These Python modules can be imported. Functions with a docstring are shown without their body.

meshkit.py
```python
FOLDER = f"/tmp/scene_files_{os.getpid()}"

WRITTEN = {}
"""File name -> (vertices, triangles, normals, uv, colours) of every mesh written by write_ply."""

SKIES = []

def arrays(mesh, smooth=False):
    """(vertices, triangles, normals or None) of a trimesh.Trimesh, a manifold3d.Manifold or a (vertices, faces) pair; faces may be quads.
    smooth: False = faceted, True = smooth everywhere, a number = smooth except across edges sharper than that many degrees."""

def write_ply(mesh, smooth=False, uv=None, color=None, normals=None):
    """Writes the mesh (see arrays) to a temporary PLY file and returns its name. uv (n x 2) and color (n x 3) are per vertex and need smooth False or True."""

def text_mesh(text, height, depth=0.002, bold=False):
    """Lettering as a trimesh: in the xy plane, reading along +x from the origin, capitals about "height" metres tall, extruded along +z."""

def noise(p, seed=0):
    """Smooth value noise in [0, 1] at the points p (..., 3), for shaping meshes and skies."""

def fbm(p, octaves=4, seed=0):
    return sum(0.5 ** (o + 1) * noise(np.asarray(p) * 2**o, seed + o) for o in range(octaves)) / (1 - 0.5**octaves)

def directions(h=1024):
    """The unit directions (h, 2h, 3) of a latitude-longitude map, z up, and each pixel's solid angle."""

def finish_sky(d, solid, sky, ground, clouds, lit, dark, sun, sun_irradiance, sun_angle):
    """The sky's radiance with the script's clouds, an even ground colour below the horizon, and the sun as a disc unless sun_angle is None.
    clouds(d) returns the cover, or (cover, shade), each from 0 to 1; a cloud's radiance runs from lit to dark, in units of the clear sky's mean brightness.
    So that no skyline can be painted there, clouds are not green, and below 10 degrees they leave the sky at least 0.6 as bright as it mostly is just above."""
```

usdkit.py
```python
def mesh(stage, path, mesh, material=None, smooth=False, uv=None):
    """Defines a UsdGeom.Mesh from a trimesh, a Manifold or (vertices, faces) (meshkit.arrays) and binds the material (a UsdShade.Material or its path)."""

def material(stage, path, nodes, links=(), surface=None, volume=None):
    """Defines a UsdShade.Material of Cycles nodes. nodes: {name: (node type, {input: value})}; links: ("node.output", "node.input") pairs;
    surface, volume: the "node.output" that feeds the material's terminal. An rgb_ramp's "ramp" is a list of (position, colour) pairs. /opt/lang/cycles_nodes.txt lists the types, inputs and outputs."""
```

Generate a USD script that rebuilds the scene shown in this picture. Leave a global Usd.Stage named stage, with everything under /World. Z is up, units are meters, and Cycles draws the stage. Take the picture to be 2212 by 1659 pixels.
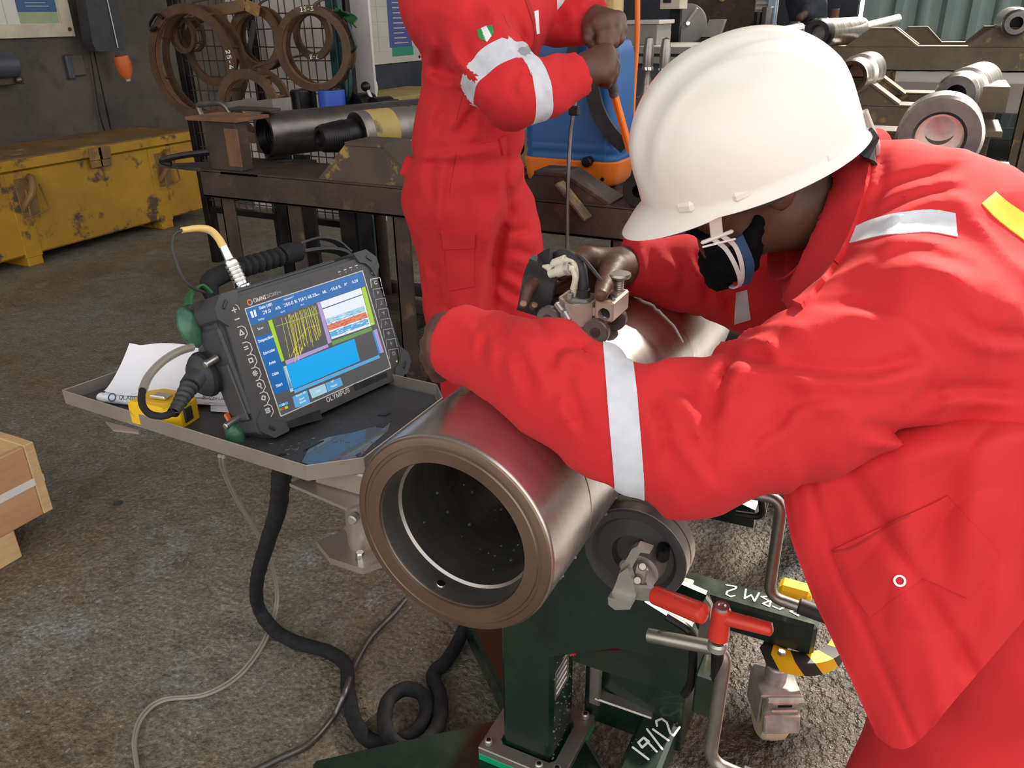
import math, random
import numpy as np, trimesh, manifold3d
from scipy import ndimage
from shapely.geometry import Polygon, Point, LineString
import meshkit, usdkit
from pxr import Usd, UsdGeom, UsdLux, UsdShade, Gf, Sdf

stage = Usd.Stage.CreateInMemory()
UsdGeom.SetStageUpAxis(stage, 'Z'); UsdGeom.SetStageMetersPerUnit(stage, 1.0)
UsdGeom.Xform.Define(stage, '/World'); UsdGeom.Scope.Define(stage, '/World/Looks')

# ---------------------------------------------------------------- camera, sky, sun, exposure
F, CX, CY = 1736.0, 1106.0, 829.5            # focal length and centre in pixels of the 2212 x 1659 frame
PITCH, ROLL, YAW = math.radians(24.7), math.radians(0.9), math.radians(27)
EYE = np.array([0, 0, 1.5])
FWD = np.array([-math.sin(YAW)*math.cos(PITCH), math.cos(YAW)*math.cos(PITCH), -math.sin(PITCH)])
_r0 = np.array([math.cos(YAW), math.sin(YAW), 0]); _u0 = np.cross(_r0, FWD)
RT = _r0*math.cos(ROLL) - _u0*math.sin(ROLL); UP = np.cross(RT, FWD)
EXPOSURE = -0.72
SUN_AZ, SUN_EL = math.radians(15), math.radians(35)     # azimuth from +y towards +x
SUN_I, SKY_I = 800.0, 1.0

cam = UsdGeom.Camera.Define(stage, '/World/camera')
cam.CreateHorizontalApertureAttr(36.0); cam.CreateFocalLengthAttr(36.0*F/2212)
cam.CreateExposureAttr(EXPOSURE); cam.CreateClippingRangeAttr(Gf.Vec2f(0.05, 1000))
_m = np.eye(4); _m[0, :3] = RT; _m[1, :3] = UP; _m[2, :3] = -FWD; _m[3, :3] = EYE
UsdGeom.Xformable(cam).AddTransformOp().Set(Gf.Matrix4d(*_m.ravel().tolist()))

sky = UsdLux.DomeLight.Define(stage, '/World/sky'); sky.CreateIntensityAttr(SKY_I); sky.CreateColorAttr(Gf.Vec3f(1.0, 0.99, 0.97))
sun = UsdLux.DistantLight.Define(stage, '/World/sun'); sun.CreateIntensityAttr(SUN_I); sun.CreateAngleAttr(4.5); sun.CreateColorAttr(Gf.Vec3f(1, .9, .76))
_sd = np.array([math.sin(SUN_AZ)*math.cos(SUN_EL), math.cos(SUN_AZ)*math.cos(SUN_EL), math.sin(SUN_EL)])
_x = np.cross([0, 0, 1], _sd); _x /= np.linalg.norm(_x); _y = np.cross(_sd, _x)
_m = np.eye(4); _m[0, :3] = _x; _m[1, :3] = _y; _m[2, :3] = _sd
UsdGeom.Xformable(sun).AddTransformOp().Set(Gf.Matrix4d(*_m.ravel().tolist()))

# ---------------------------------------------------------------- pixel -> point on a known plane / at a known distance
def ray(x, y): return FWD + RT*(x-CX)/F - UP*(y-CY)/F
def at(x, y, d): return EYE + ray(x, y)*d
def onp(x, y, ax, v):
    r = ray(x, y); return EYE + r*(v-EYE[ax])/r[ax]
def onx(x, y, v): return onp(x, y, 0, v)
def ony(x, y, v): return onp(x, y, 1, v)
def onz(x, y, v): return onp(x, y, 2, v)
A = np.array
def nrm(v): v = np.asarray(v, float); return v/np.linalg.norm(v)

# ---------------------------------------------------------------- scene tree helpers
used, base_of = {}, {}
def numbered(path):
    n = used.get(path, 0); used[path] = n+1
    return path if n == 0 else f'{path}_{n:03d}'
def tag(p, label=None, cat=None, group=None, kind=None):
    for k, v in (('label', label), ('category', cat), ('group', group), ('kind', kind)):
        if v: p.SetCustomDataByKey(k, v)
    return p
def thing(name, label, cat, loc=(0, 0, 0), group=None, kind=None):
    path = numbered('/World/'+name); x = UsdGeom.Xform.Define(stage, path)
    x.AddTranslateOp().Set(Gf.Vec3d(*map(float, loc))); base_of[path] = np.asarray(loc, float)
    return tag(x.GetPrim(), label, cat, group, kind)
def arrs(m): return meshkit.arrays(m)[:2]
def part(parent, name, mesh, mat, label=None, smooth=30, kind=None):
    """one Mesh prim under a thing or a part; the mesh is given in world coordinates"""
    path = numbered(str(parent.GetPath())+'/'+name); root = '/'.join(path.split('/')[:3])
    if not isinstance(mesh, trimesh.Trimesh):
        v, f = arrs(mesh); mesh = trimesh.Trimesh(v, f, process=False)
    mesh = mesh.copy(); mesh.apply_translation(-base_of.get(root, np.zeros(3)))
    return tag(usdkit.mesh(stage, path, mesh, M[mat], smooth).GetPrim(), label, None, None, kind)
def single(name, mesh, mat, label=None, cat=None, group=None, kind=None, smooth=30):
    path = numbered('/World/'+name)
    if not isinstance(mesh, trimesh.Trimesh):
        v, f = arrs(mesh); mesh = trimesh.Trimesh(v, f, process=False)
    loc = np.array([*mesh.bounds.mean(0)[:2], mesh.bounds[0, 2]])
    mesh = mesh.copy(); mesh.apply_translation(-loc)
    g = usdkit.mesh(stage, path, mesh, M[mat], smooth); g.AddTranslateOp().Set(Gf.Vec3d(*map(float, loc))); base_of[path] = loc
    return tag(g.GetPrim(), label, cat, group, kind)

# ---------------------------------------------------------------- shapes
def join(*ms):
    L = []
    for m in ms: L += m if isinstance(m, (list, tuple)) else [m]
    return trimesh.util.concatenate(L)
def frame(o, x, y, z):
    T = np.eye(4); T[:3, 0] = x; T[:3, 1] = y; T[:3, 2] = z; T[:3, 3] = o; return T
def put(m, T): m = m.copy(); m.apply_transform(T); return m
def rotz(a): c, s = math.cos(a), math.sin(a); return A([[c, -s, 0], [s, c, 0], [0, 0, 1.]])
def box(lo, hi, r=0.003):
    lo, hi = np.minimum(lo, hi).astype(float), np.maximum(lo, hi).astype(float); s = hi-lo; r = min(r, s.min()*.45)
    P = []
    for sx in (-1, 1):
        for sy in (-1, 1):
            for sz in (-1, 1):
                c = A([sx, sy, sz])*s/2
                for k in range(3):
                    q = c - A([sx, sy, sz])*r; q[k] = c[k]; P.append(q)
    return trimesh.convex.convex_hull(A(P)+(lo+hi)/2)
def obox(c, size, X, Y, Z, r=0.003): return put(box(-A(size)/2., A(size)/2., r), frame(c, X, Y, Z))
def basis(d, hint=(0, 0, 1)):
    d = nrm(d); h = A(hint, float)
    if abs(d@h) > .95: h = A([1., 0, 0])
    x = nrm(np.cross(h, d)); return x, np.cross(d, x), d
def bar(a, b, w, h, r=.003, hint=(0, 0, 1)):
    a, b = A(a, float), A(b, float); x, y, z = basis(b-a, hint)
    return obox((a+b)/2, (w, h, np.linalg.norm(b-a)), x, y, z, r)
def lathe(prof, o, d, n=40, hint=(0, 0, 1), closed=False):
    """prof: (radius, distance along d) pairs"""
    prof = A(prof, float)
    if closed: prof = np.vstack([prof, prof[:1]])
    x, y, z = basis(d, hint); t = np.linspace(0, 2*np.pi, n, endpoint=False); k = len(prof)
    V = (A(o)+prof[:, None, 1:2]*z + prof[:, None, :1]*(np.cos(t)[None, :, None]*x+np.sin(t)[None, :, None]*y)).reshape(-1, 3)
    i = np.arange(k-1)[:, None]*n; j = np.arange(n)[None]; j2 = (j+1) % n
    q = np.stack([i+j, i+j2, i+n+j2, i+n+j], -1).reshape(-1, 4)
    f = np.vstack([q[:, :3], q[:, [0, 2, 3]]])
    m = trimesh.Trimesh(V, f, process=False); m.merge_vertices(); m.update_faces(m.nondegenerate_faces()); return m
def cyl(a, b, r, r2=None, n=24, ch=None):
    a, b = A(a, float), A(b, float); L = np.linalg.norm(b-a); r2 = r if r2 is None else r2; c = min(.003, r*.25, L*.2) if ch is None else ch
    return lathe([(0, 0), (r-c, 0), (r, c), (r2, L-c), (r2-c, L), (0, L)], a, b-a, n)
def spline(P, n=8):
    P = A(P, float)
    if len(P) < 3: return P
    Q = np.vstack([2*P[0]-P[1], P, 2*P[-1]-P[-2]]); out = []
    for i in range(1, len(Q)-2):
        for t in np.linspace(0, 1, n, endpoint=False):
            out.append(.5*((2*Q[i])+(-Q[i-1]+Q[i+1])*t+(2*Q[i-1]-5*Q[i]+4*Q[i+1]-Q[i+2])*t*t+(-Q[i-1]+3*Q[i]-3*Q[i+1]+Q[i+2])*t**3))
    return np.vstack([out, P[-1:]])
def tube(P, r, n=10, sm=8, caps=True):
    P = spline(P, sm) if sm else A(P, float); k = len(P)
    r = np.interp(np.linspace(0, 1, k), np.linspace(0, 1, len(r)), r) if np.ndim(r) else np.full(k, r)
    T = np.gradient(P, axis=0); T /= np.linalg.norm(T, axis=1, keepdims=True)
    x = basis(T[0])[0]; V = []; t = np.linspace(0, 2*np.pi, n, endpoint=False)
    for i in range(k):
        x = nrm(x-T[i]*(x@T[i])); y = np.cross(T[i], x)
        V.append(P[i]+r[i]*(np.cos(t)[:, None]*x+np.sin(t)[:, None]*y))
    V = np.vstack(V+[P[:1], P[-1:]]); i = np.arange(k-1)[:, None]*n; j = np.arange(n)[None]; j2 = (j+1) % n
    q = np.stack([i+j, i+j2, i+n+j2, i+n+j], -1).reshape(-1, 4); f = [q[:, :3], q[:, [0, 2, 3]]]
    if caps:
        j = np.arange(n); f += [np.stack([np.full(n, k*n), (j+1) % n, j], 1), np.stack([np.full(n, k*n+1), (k-1)*n+j, (k-1)*n+(j+1) % n], 1)]
    return trimesh.Trimesh(V, np.vstack(f), process=False)
def bend(P, r, R, n=14):
    """a round bar through the corner points P, bent with radius R"""
    P = [A(p, float) for p in P]; Q = [P[0]]
    for a, b, c in zip(P, P[1:], P[2:]):
        u, v = nrm(a-b), nrm(c-b)
        for t in np.linspace(0, 1, 7): Q.append((1-t)**2*(b+u*R)+2*t*(1-t)*b+t*t*(b+v*R))
    return tube(Q+[P[-1]], r, n, 0)
def prism(poly, o, x, y, depth, holes=()):
    """polygon (metres in the plane x, y at o) pushed along x cross y by depth"""
    p = poly if isinstance(poly, Polygon) else Polygon(poly, holes)
    if not p.is_valid: p = p.buffer(0)
    return put(trimesh.creation.extrude_polygon(p, depth, engine='earcut'), frame(o, x, y, np.cross(x, y)))
def arc(cx, cy, r, a0, a1, n=16): return [(cx+r*math.cos(t), cy+r*math.sin(t)) for t in np.linspace(math.radians(a0), math.radians(a1), n)]
def rrect(w, h, r, n=5):
    return arc(w/2-r, h/2-r, r, 0, 90, n)+arc(-w/2+r, h/2-r, r, 90, 180, n)+arc(-w/2+r, -h/2+r, r, 180, 270, n)+arc(w/2-r, -h/2+r, r, 270, 360, n)
def text(s, h, o, x, y, depth=.001, bold=False): return put(meshkit.text_mesh(s, h, depth, bold), frame(o, x, y, np.cross(x, y)))
def sphere(c, r, s=2): m = trimesh.creation.icosphere(s, r); m.apply_translation(c); return m
def hexbolt(o, d, r=.008, h=.006): return lathe([(0, h), (r*.8, h), (r, h*.75), (r, 0), (0, 0)][::-1], o, d, 6)
def mani(m): return manifold3d.Manifold(manifold3d.Mesh(np.asarray(m.vertices, np.float32), np.asarray(m.faces, np.uint32)))
def cut(a, *bs):
    a.merge_vertices(); r = mani(a)
    for b in bs:
        b = b.copy(); b.merge_vertices(); r = r - mani(b)
    v, f = arrs(r); return trimesh.Trimesh(v, f, process=False)
def strokes(lines, o, x, y, s, w, depth=.0008):
    """handwriting: polylines in units of s, w thick"""
    g = [LineString(l).buffer(w/s, quad_segs=3) for l in lines]
    return join([prism(Polygon([(px*s, py*s) for px, py in p.exterior.coords], [[(px*s, py*s) for px, py in h.coords] for h in p.interiors]), o, x, y, depth) for p in g])

# ---------------------------------------------------------------- materials
M = {}
def mat(name, c1, c2=None, scale=6, rough=.5, rough2=None, metal=0, bump=0, bscale=80, lo=.35, hi=.65, spot=None, sscale=9, slo=.6, shi=.68, srough=.8, smetal=0, coat=0, sheen=0, stretch=None, detail=5, spec=.5, bdist=.004, **kw):
    N = {'g': ('geometry', {}), 'mp': ('mapping', {'scale': stretch or (1, 1, 1)}), 'p': ('principled_bsdf', {'roughness': rough, 'metallic': metal, 'base_color': c1, 'coat_weight': coat, 'sheen_weight': sheen, 'specular_ior_level': spec, **kw})}
    L = [('g.position', 'mp.vector')]; col = None
    if c2 is not None:
        N['n'] = ('noise_texture', {'scale': scale, 'detail': detail, 'roughness': .6}); N['r'] = ('rgb_ramp', {'ramp': [(0, c1), (lo, c1), (hi, c2), (1, c2)]})
        L += [('mp.vector', 'n.vector'), ('n.fac', 'r.fac')]; col = 'r.color'
        if rough2 is not None:
            N['rr'] = ('map_range', {'from_min': lo, 'from_max': hi, 'to_min': rough, 'to_max': rough2, 'clamp': True}); L += [('n.fac', 'rr.value'), ('rr.result', 'p.roughness')]
    if spot is not None:
        N['sn'] = ('noise_texture', {'scale': sscale, 'detail': 7, 'roughness': .65}); N['sr'] = ('map_range', {'from_min': slo, 'from_max': shi, 'to_min': 0, 'to_max': 1, 'clamp': True})
        N['mx'] = ('mix', {'color1': c1, 'color2': spot})
        L += [('mp.vector', 'sn.vector'), ('sn.fac', 'sr.value'), ('sr.result', 'mx.fac')] + ([(col, 'mx.color1')] if col else []); col = 'mx.color'
        if metal or smetal:
            N['ms'] = ('map_range', {'from_min': slo, 'from_max': shi, 'to_min': metal, 'to_max': smetal, 'clamp': True}); L += [('sn.fac', 'ms.value'), ('ms.result', 'p.metallic')]
        if rough2 is None:
            N['rs'] = ('map_range', {'from_min': slo, 'from_max': shi, 'to_min': rough, 'to_max': srough, 'clamp': True}); L += [('sn.fac', 'rs.value'), ('rs.result', 'p.roughness')]
    if col: L.append((col, 'p.base_color'))
    if bump:
        N['bn'] = ('noise_texture', {'scale': bscale, 'detail': 4, 'roughness': .6}); N['b'] = ('bump', {'strength': bump, 'distance': bdist})
        L += [('mp.vector', 'bn.vector'), ('bn.fac', 'b.height'), ('b.normal', 'p.normal')]
    M[name] = usdkit.material(stage, '/World/Looks/'+name, N, L, surface='p.BSDF')
def emit(name, c, s=1.0):
    M[name] = usdkit.material(stage, '/World/Looks/'+name, {'p': ('principled_bsdf', {'base_color': tuple(.02*x for x in c), 'roughness': .35, 'emission_color': c, 'emission_strength': s})}, [], surface='p.BSDF')

# floor: oily rough concrete, wet and dark towards the open side
N = {'g': ('geometry', {}), 'n1': ('noise_texture', {'scale': 1.6, 'detail': 6, 'roughness': .6}), 'n2': ('noise_texture', {'scale': 85, 'detail': 5, 'roughness': .75}), 'n3': ('noise_texture', {'scale': 4.5, 'detail': 9, 'roughness': .75}), 'n5': ('noise_texture', {'scale': 14, 'detail': 8, 'roughness': .7}),
     'r1': ('rgb_ramp', {'ramp': [(0, (.085, .065, .04)), (.42, (.145, .117, .083)), (.58, (.175, .16, .13)), (1, (.21, .205, .185))]}),
     'r2': ('rgb_ramp', {'ramp': [(0, (.3, .3, .3)), (.36, (.42, .42, .42)), (.47, (.85, .85, .85)), (.56, (1.1, 1.1, 1.1)), (.66, (2.0, 2.0, 2.0)), (1, (2.4, 2.4, 2.4))]}),
     'r5': ('rgb_ramp', {'ramp': [(.3, (.55, .53, .5)), (.48, (1, 1, 1)), (.65, (1.25, 1.25, 1.25))]}), 'm5': ('mix', {'mix_type': 'multiply', 'fac': 1.0}),
     'mx': ('mix', {'mix_type': 'multiply', 'fac': .9}), 'mr': ('map_range', {'from_min': .56, 'from_max': .64, 'to_min': 0, 'to_max': .55, 'clamp': True}), 'mb': ('mix', {'color2': (.25, .275, .29)}),
     'sx': ('separate_xyz', {}), 'wet': ('map_range', {'from_min': -1.0, 'from_max': -.1, 'to_min': 0, 'to_max': 1, 'clamp': True}), 'wn': ('map_range', {'from_min': .35, 'from_max': .55, 'to_min': .35, 'to_max': 1, 'clamp': True}), 'wm': ('math', {'math_type': 'multiply'}),
     'dk': ('mix', {'mix_type': 'multiply', 'color2': (.3, .29, .29)}), 'ro': ('map_range', {'from_min': 0, 'from_max': 1, 'to_min': .6, 'to_max': .2, 'clamp': True}), 'n4': ('noise_texture', {'scale': 48, 'detail': 4, 'roughness': .55}), 'st': ('map_range', {'from_min': 0, 'from_max': 1, 'to_min': .01, 'to_max': .03, 'clamp': True}),
     'bp': ('bump', {'strength': 1.0, 'distance': .012}), 'p': ('principled_bsdf', {'specular_ior_level': .6})}
M['floor'] = usdkit.material(stage, '/World/Looks/floor', N, [('g.position', f'n{k}.vector') for k in (1, 2, 3, 4, 5)]+[('n1.fac', 'r1.fac'), ('n2.fac', 'r2.fac'), ('n5.fac', 'r5.fac'), ('r1.color', 'm5.color1'), ('r5.color', 'm5.color2'), ('m5.color', 'mb.color1'),
    ('n3.fac', 'mr.value'), ('mr.result', 'mb.fac'), ('mb.color', 'mx.color1'), ('r2.color', 'mx.color2'), ('mx.color', 'dk.color1'), ('wm.value', 'dk.fac'), ('dk.color', 'p.base_color'), ('g.position', 'sx.vector'), ('sx.x', 'wet.value'), ('n1.fac', 'wn.value'), ('wet.result', 'wm.value1'), ('wn.result', 'wm.value2'), ('wm.value', 'ro.value'), ('ro.result', 'p.roughness'),
    ('n4.fac', 'bp.height'), ('wm.value', 'st.value'), ('st.result', 'bp.distance'), ('bp.normal', 'p.normal')], surface='p.BSDF')
mat('wall_brown', (.045, .037, .03), (.1, .08, .062), 2.2, .7, spot=(.03, .028, .027), sscale=4, slo=.55, shi=.75, bump=.15, bscale=40)
mat('wall_pale', (.36, .34, .33), (.5, .47, .45), 1.5, .7, bump=.1)
mat('wall_navy', (.035, .042, .06), (.06, .065, .085), 3, .5)
mat('roofing', (.5, .5, .49), (.58, .57, .55), 1, .7)
mat('yard_wall', (.42, .38, .35), (.3, .28, .27), .6, .8, bump=.2)
mat('container_green', (.13, .19, .175), (.2, .25, .23), .8, .5, spot=(.2, .22, .2), sscale=2, slo=.62, shi=.7)
mat('yellow_worn', (.47, .25, .012), (.36, .18, .012), 3, .5, spot=(.09, .055, .035), sscale=5, slo=.56, shi=.63, bump=.15, bscale=60)
mat('yellow_grimy', (.26, .14, .035), (.13, .075, .035), 4, .6, spot=(.45, .27, .04), sscale=6, slo=.6, shi=.68, bump=.2)
mat('yellow_pale', (.52, .4, .12), (.4, .29, .09), 3, .55, spot=(.15, .1, .05), sscale=6, slo=.6, shi=.7)
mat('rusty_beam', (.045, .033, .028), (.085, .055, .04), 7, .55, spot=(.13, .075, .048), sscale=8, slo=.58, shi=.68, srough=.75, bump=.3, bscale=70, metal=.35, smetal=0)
mat('rust_orange', (.2, .085, .035), (.1, .055, .035), 12, .8, bump=.4)
mat('rust_ring', (.13, .075, .042), (.075, .045, .03), 9, .62, metal=.5, bump=.25, bscale=60)
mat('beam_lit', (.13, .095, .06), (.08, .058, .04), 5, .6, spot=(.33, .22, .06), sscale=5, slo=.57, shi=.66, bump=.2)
mat('sheet_lilac', (.62, .57, .56), (.5, .46, .45), 2, .6)
mat('chock_dark', (.06, .045, .035), (.1, .07, .045), 6, .6, spot=(.4, .26, .06), sscale=5, slo=.57, shi=.62, bump=.2)
mat('wire', (.05, .035, .028), (.1, .06, .04), 20, .6, metal=.4)
mat('black_steel', (.018, .017, .018), (.035, .032, .032), 8, .3, metal=.75, rough2=.45)
mat('grey_steel', (.2, .185, .175), (.12, .11, .105), 9, .38, metal=.85, rough2=.5, bump=.06)
mat('bright_steel', (.55, .53, .5), (.42, .4, .38), 9, .3, metal=.95, rough2=.42)
mat('chrome', (.78, .76, .74), None, rough=.18, metal=1)
mat('plate_steel', (.3, .265, .245), (.24, .21, .19), 14, .42, metal=.75, rough2=.55)
mat('tray_edge', (.42, .36, .32), (.35, .3, .27), 6, .42, metal=.65)
mat('tray_mat', (.028, .028, .03), (.05, .05, .054), 6, .38, rough2=.6, spot=(.12, .12, .125), sscale=16, slo=.66, shi=.75, bump=.25, bscale=60)
mat('water', (.09, .1, .115), None, rough=.06, spec=.8)
mat('droplet', (.8, .85, .85), None, rough=.02, transmission_weight=.95, ior=1.33)
mat('green_paint', (.004, .014, .008), (.007, .021, .012), 10, .22, rough2=.34, coat=.4, coat_roughness=.08, bump=.06, bscale=40)
mat('green_bright', (.0, .3, .13), None, rough=.4)
mat('red_plastic', (.62, .035, .02), (.55, .03, .018), 9, .35)
mat('galv', (.55, .52, .48), (.42, .4, .37), 18, .35, metal=.8, rough2=.48)
mat('tin', (.36, .33, .3), (.27, .25, .225), 20, .36, metal=.85)
mat('rubber', (.022, .022, .024), (.034, .034, .036), 12, .6, bump=.12, bscale=160)
mat('wheel_rubber', (.036, .032, .034), (.05, .045, .045), 6, .45, rough2=.55)
mat('wheel_tread', (.19, .16, .135), (.13, .11, .1), 9, .3, metal=.45, rough2=.4)
mat('sleeve_black', (.01, .01, .011), (.02, .02, .022), 30, .75, spec=.25, bump=.5, bscale=180)
mat('nylon', (.66, .62, .5), None, rough=.45)
mat('device_grey', (.06, .062, .066), (.042, .044, .047), 7, .5, rough2=.6, spot=(.15, .15, .155), sscale=22, slo=.66, shi=.74, bump=.12, bscale=120)
mat('device_face', (.062, .06, .06), (.048, .046, .047), 9, .5)
mat('device_label', (.62, .57, .54), None, rough=.6)
mat('device_dark', (.018, .02, .024), (.03, .032, .036), 30, .3)
mat('green_gel', (.02, .11, .07), (.06, .17, .1), 30, .35, alpha=.9)
mat('yellow_plastic', (.85, .52, .01), (.75, .43, .01), 9, .35, spot=(.35, .22, .03), sscale=25, slo=.66, shi=.74)
mat('amber_strip', (.75, .5, .18), None, rough=.5)
mat('paper', (.78, .78, .84), (.84, .83, .88), 4, .7)
mat('ink_navy', (.02, .06, .13), None, rough=.6)
mat('ink_black', (.025, .025, .03), None, rough=.6)
mat('ink_grey', (.3, .3, .33), None, rough=.6)
mat('chart_white', (.62, .6, .54), (.55, .52, .46), 3, .5)
mat('chart_frame', (.56, .5, .4), (.42, .37, .28), 6, .5)
mat('chart_blue', (.03, .08, .2), None, rough=.5)
mat('chart_violet', (.09, .11, .32), None, rough=.5)
mat('chart_green', (.04, .3, .2), None, rough=.5)
mat('chart_lime', (.33, .37, .18), (.25, .33, .2), 10, .5)
mat('tape_blue', (.04, .1, .5), None, rough=.4)
mat('wood', (.5, .27, .14), (.42, .21, .1), 5, .65, stretch=(1, .35, 4), bump=.15, bscale=30, spot=(.14, .08, .045), sscale=7, slo=.66, shi=.74)
mat('wood_pale', (.6, .4, .2), (.5, .32, .15), 8, .7, stretch=(1, 1, 5), bump=.2)
mat('strap_white', (.62, .6, .58), None, rough=.5)
mat('orange_plastic', (.85, .2, .015), (.75, .16, .012), 6, .4, rough2=.5)
mat('blue_plastic', (.008, .085, .27), (.013, .1, .31), 5, .4, rough2=.5)
mat('clear_yellow', (.85, .7, .32), None, rough=.15, transmission_weight=.6)
mat('clear_tube', (.4, .36, .3), None, rough=.15, alpha=.6)
mat('black_strap', (.012, .012, .014), (.03, .028, .03), 20, .6)
mat('red_cloth', (.6, .028, .033), (.53, .023, .028), 4.5, .78, sheen=.06, spec=.15, bump=.12, bscale=420, bdist=.001, sheen_tint=(1., .45, .4))
mat('seam_red', (.38, .013, .016), None, rough=.85)
mat('tape_silver', (.6, .61, .66), (.52, .53, .58), 40, .5, sheen=.3)
mat('skin', (.105, .046, .029), (.08, .034, .022), 14, .52, bump=.15, bscale=130, bdist=.002, subsurface_weight=.12)
mat('hair', (.004, .004, .005), (.008, .008, .009), 60, .9, spec=.1, bump=.9, bscale=230)
mat('helmet_white', (.78, .74, .69), (.73, .68, .62), 3, .32, spot=(.45, .4, .34), sscale=6, slo=.67, shi=.78, srough=.5, stretch=(1, 1, 3), coat=.15)
mat('flag_green', (.02, .25, .07), None, rough=.7)
mat('flag_white', (.75, .75, .75), None, rough=.7)
mat('hazard_yellow', (.85, .5, .005), None, rough=.35)
mat('hazard_black', (.025, .024, .026), None, rough=.5)
mat('caster_steel', (.62, .6, .58), (.38, .35, .33), 25, .42, metal=.6)
mat('caster_wheel', (.72, .66, .46), (.6, .5, .3), 20, .4)
mat('scanner', (.56, .42, .37), (.5, .38, .33), 20, .4, metal=.35)
mat('scanner_wheel', (.2, .155, .15), (.15, .12, .115), 30, .42, metal=.6)
mat('chalk', (.8, .86, .82), None, rough=.8)
mat('orange_tag', (.6, .13, .03), None, rough=.5)
mat('dark_cloth', (.02, .025, .035), (.03, .035, .045), 9, .8)
mat('teal_paint', (.009, .035, .04), None, rough=.4)
mat('green_cloth', (.01, .07, .02), (.02, .11, .035), 20, .7)
mat('machine_grey', (.24, .225, .205), (.19, .175, .16), 3, .5)
mat('pale_blue', (.28, .38, .48), None, rough=.5)
mat('louver', (.48, .43, .4), None, rough=.5)
mat('sack_white', (.8, .8, .8), None, rough=.7)
# the pipe: turned steel, brushed round, with the joint lines and stains of its surface
def turned(name, c1, c2, r1, r2, met=.95):
    N = {'g': ('geometry', {}), 'm1': ('mapping', {'scale': (4, 22, 4)}), 'm2': ('mapping', {'scale': (6, 6, 6)}), 'n1': ('noise_texture', {'scale': 1.4, 'detail': 6, 'roughness': .65}), 'n2': ('noise_texture', {'scale': 1.2, 'detail': 6, 'roughness': .6}),
         'r': ('rgb_ramp', {'ramp': [(.3, c1), (.7, c2)]}), 'rr': ('map_range', {'from_min': .3, 'from_max': .7, 'to_min': r1, 'to_max': r2, 'clamp': True}), 'b': ('bump', {'strength': .015, 'distance': .001}), 'p': ('principled_bsdf', {'metallic': met})}
    M[name] = usdkit.material(stage, '/World/Looks/'+name, N, [('g.position', 'm1.vector'), ('g.position', 'm2.vector'), ('m1.vector', 'n1.vector'), ('m2.vector', 'n2.vector'), ('n2.fac', 'r.fac'), ('n1.fac', 'rr.value'), ('r.color', 'p.base_color'), ('rr.result', 'p.roughness'), ('n1.fac', 'b.height'), ('b.normal', 'p.normal')], surface='p.BSDF')
turned('pipe_steel', (.62, .6, .58), (.5, .475, .455), .27, .34)
turned('counterbore_steel', (.42, .38, .35), (.3, .27, .25), .32, .42)
turned('pipe_face', (.27, .175, .13), (.19, .12, .09), .3, .48, .85)
turned('pipe_bore', (.3, .28, .255), (.17, .16, .145), .25, .4, .9)
turned('dark_pipe', (.2, .175, .165), (.13, .115, .11), .3, .45, .9)
turned('shiny_pipe', (.72, .66, .6), (.6, .55, .5), .22, .36)
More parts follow.
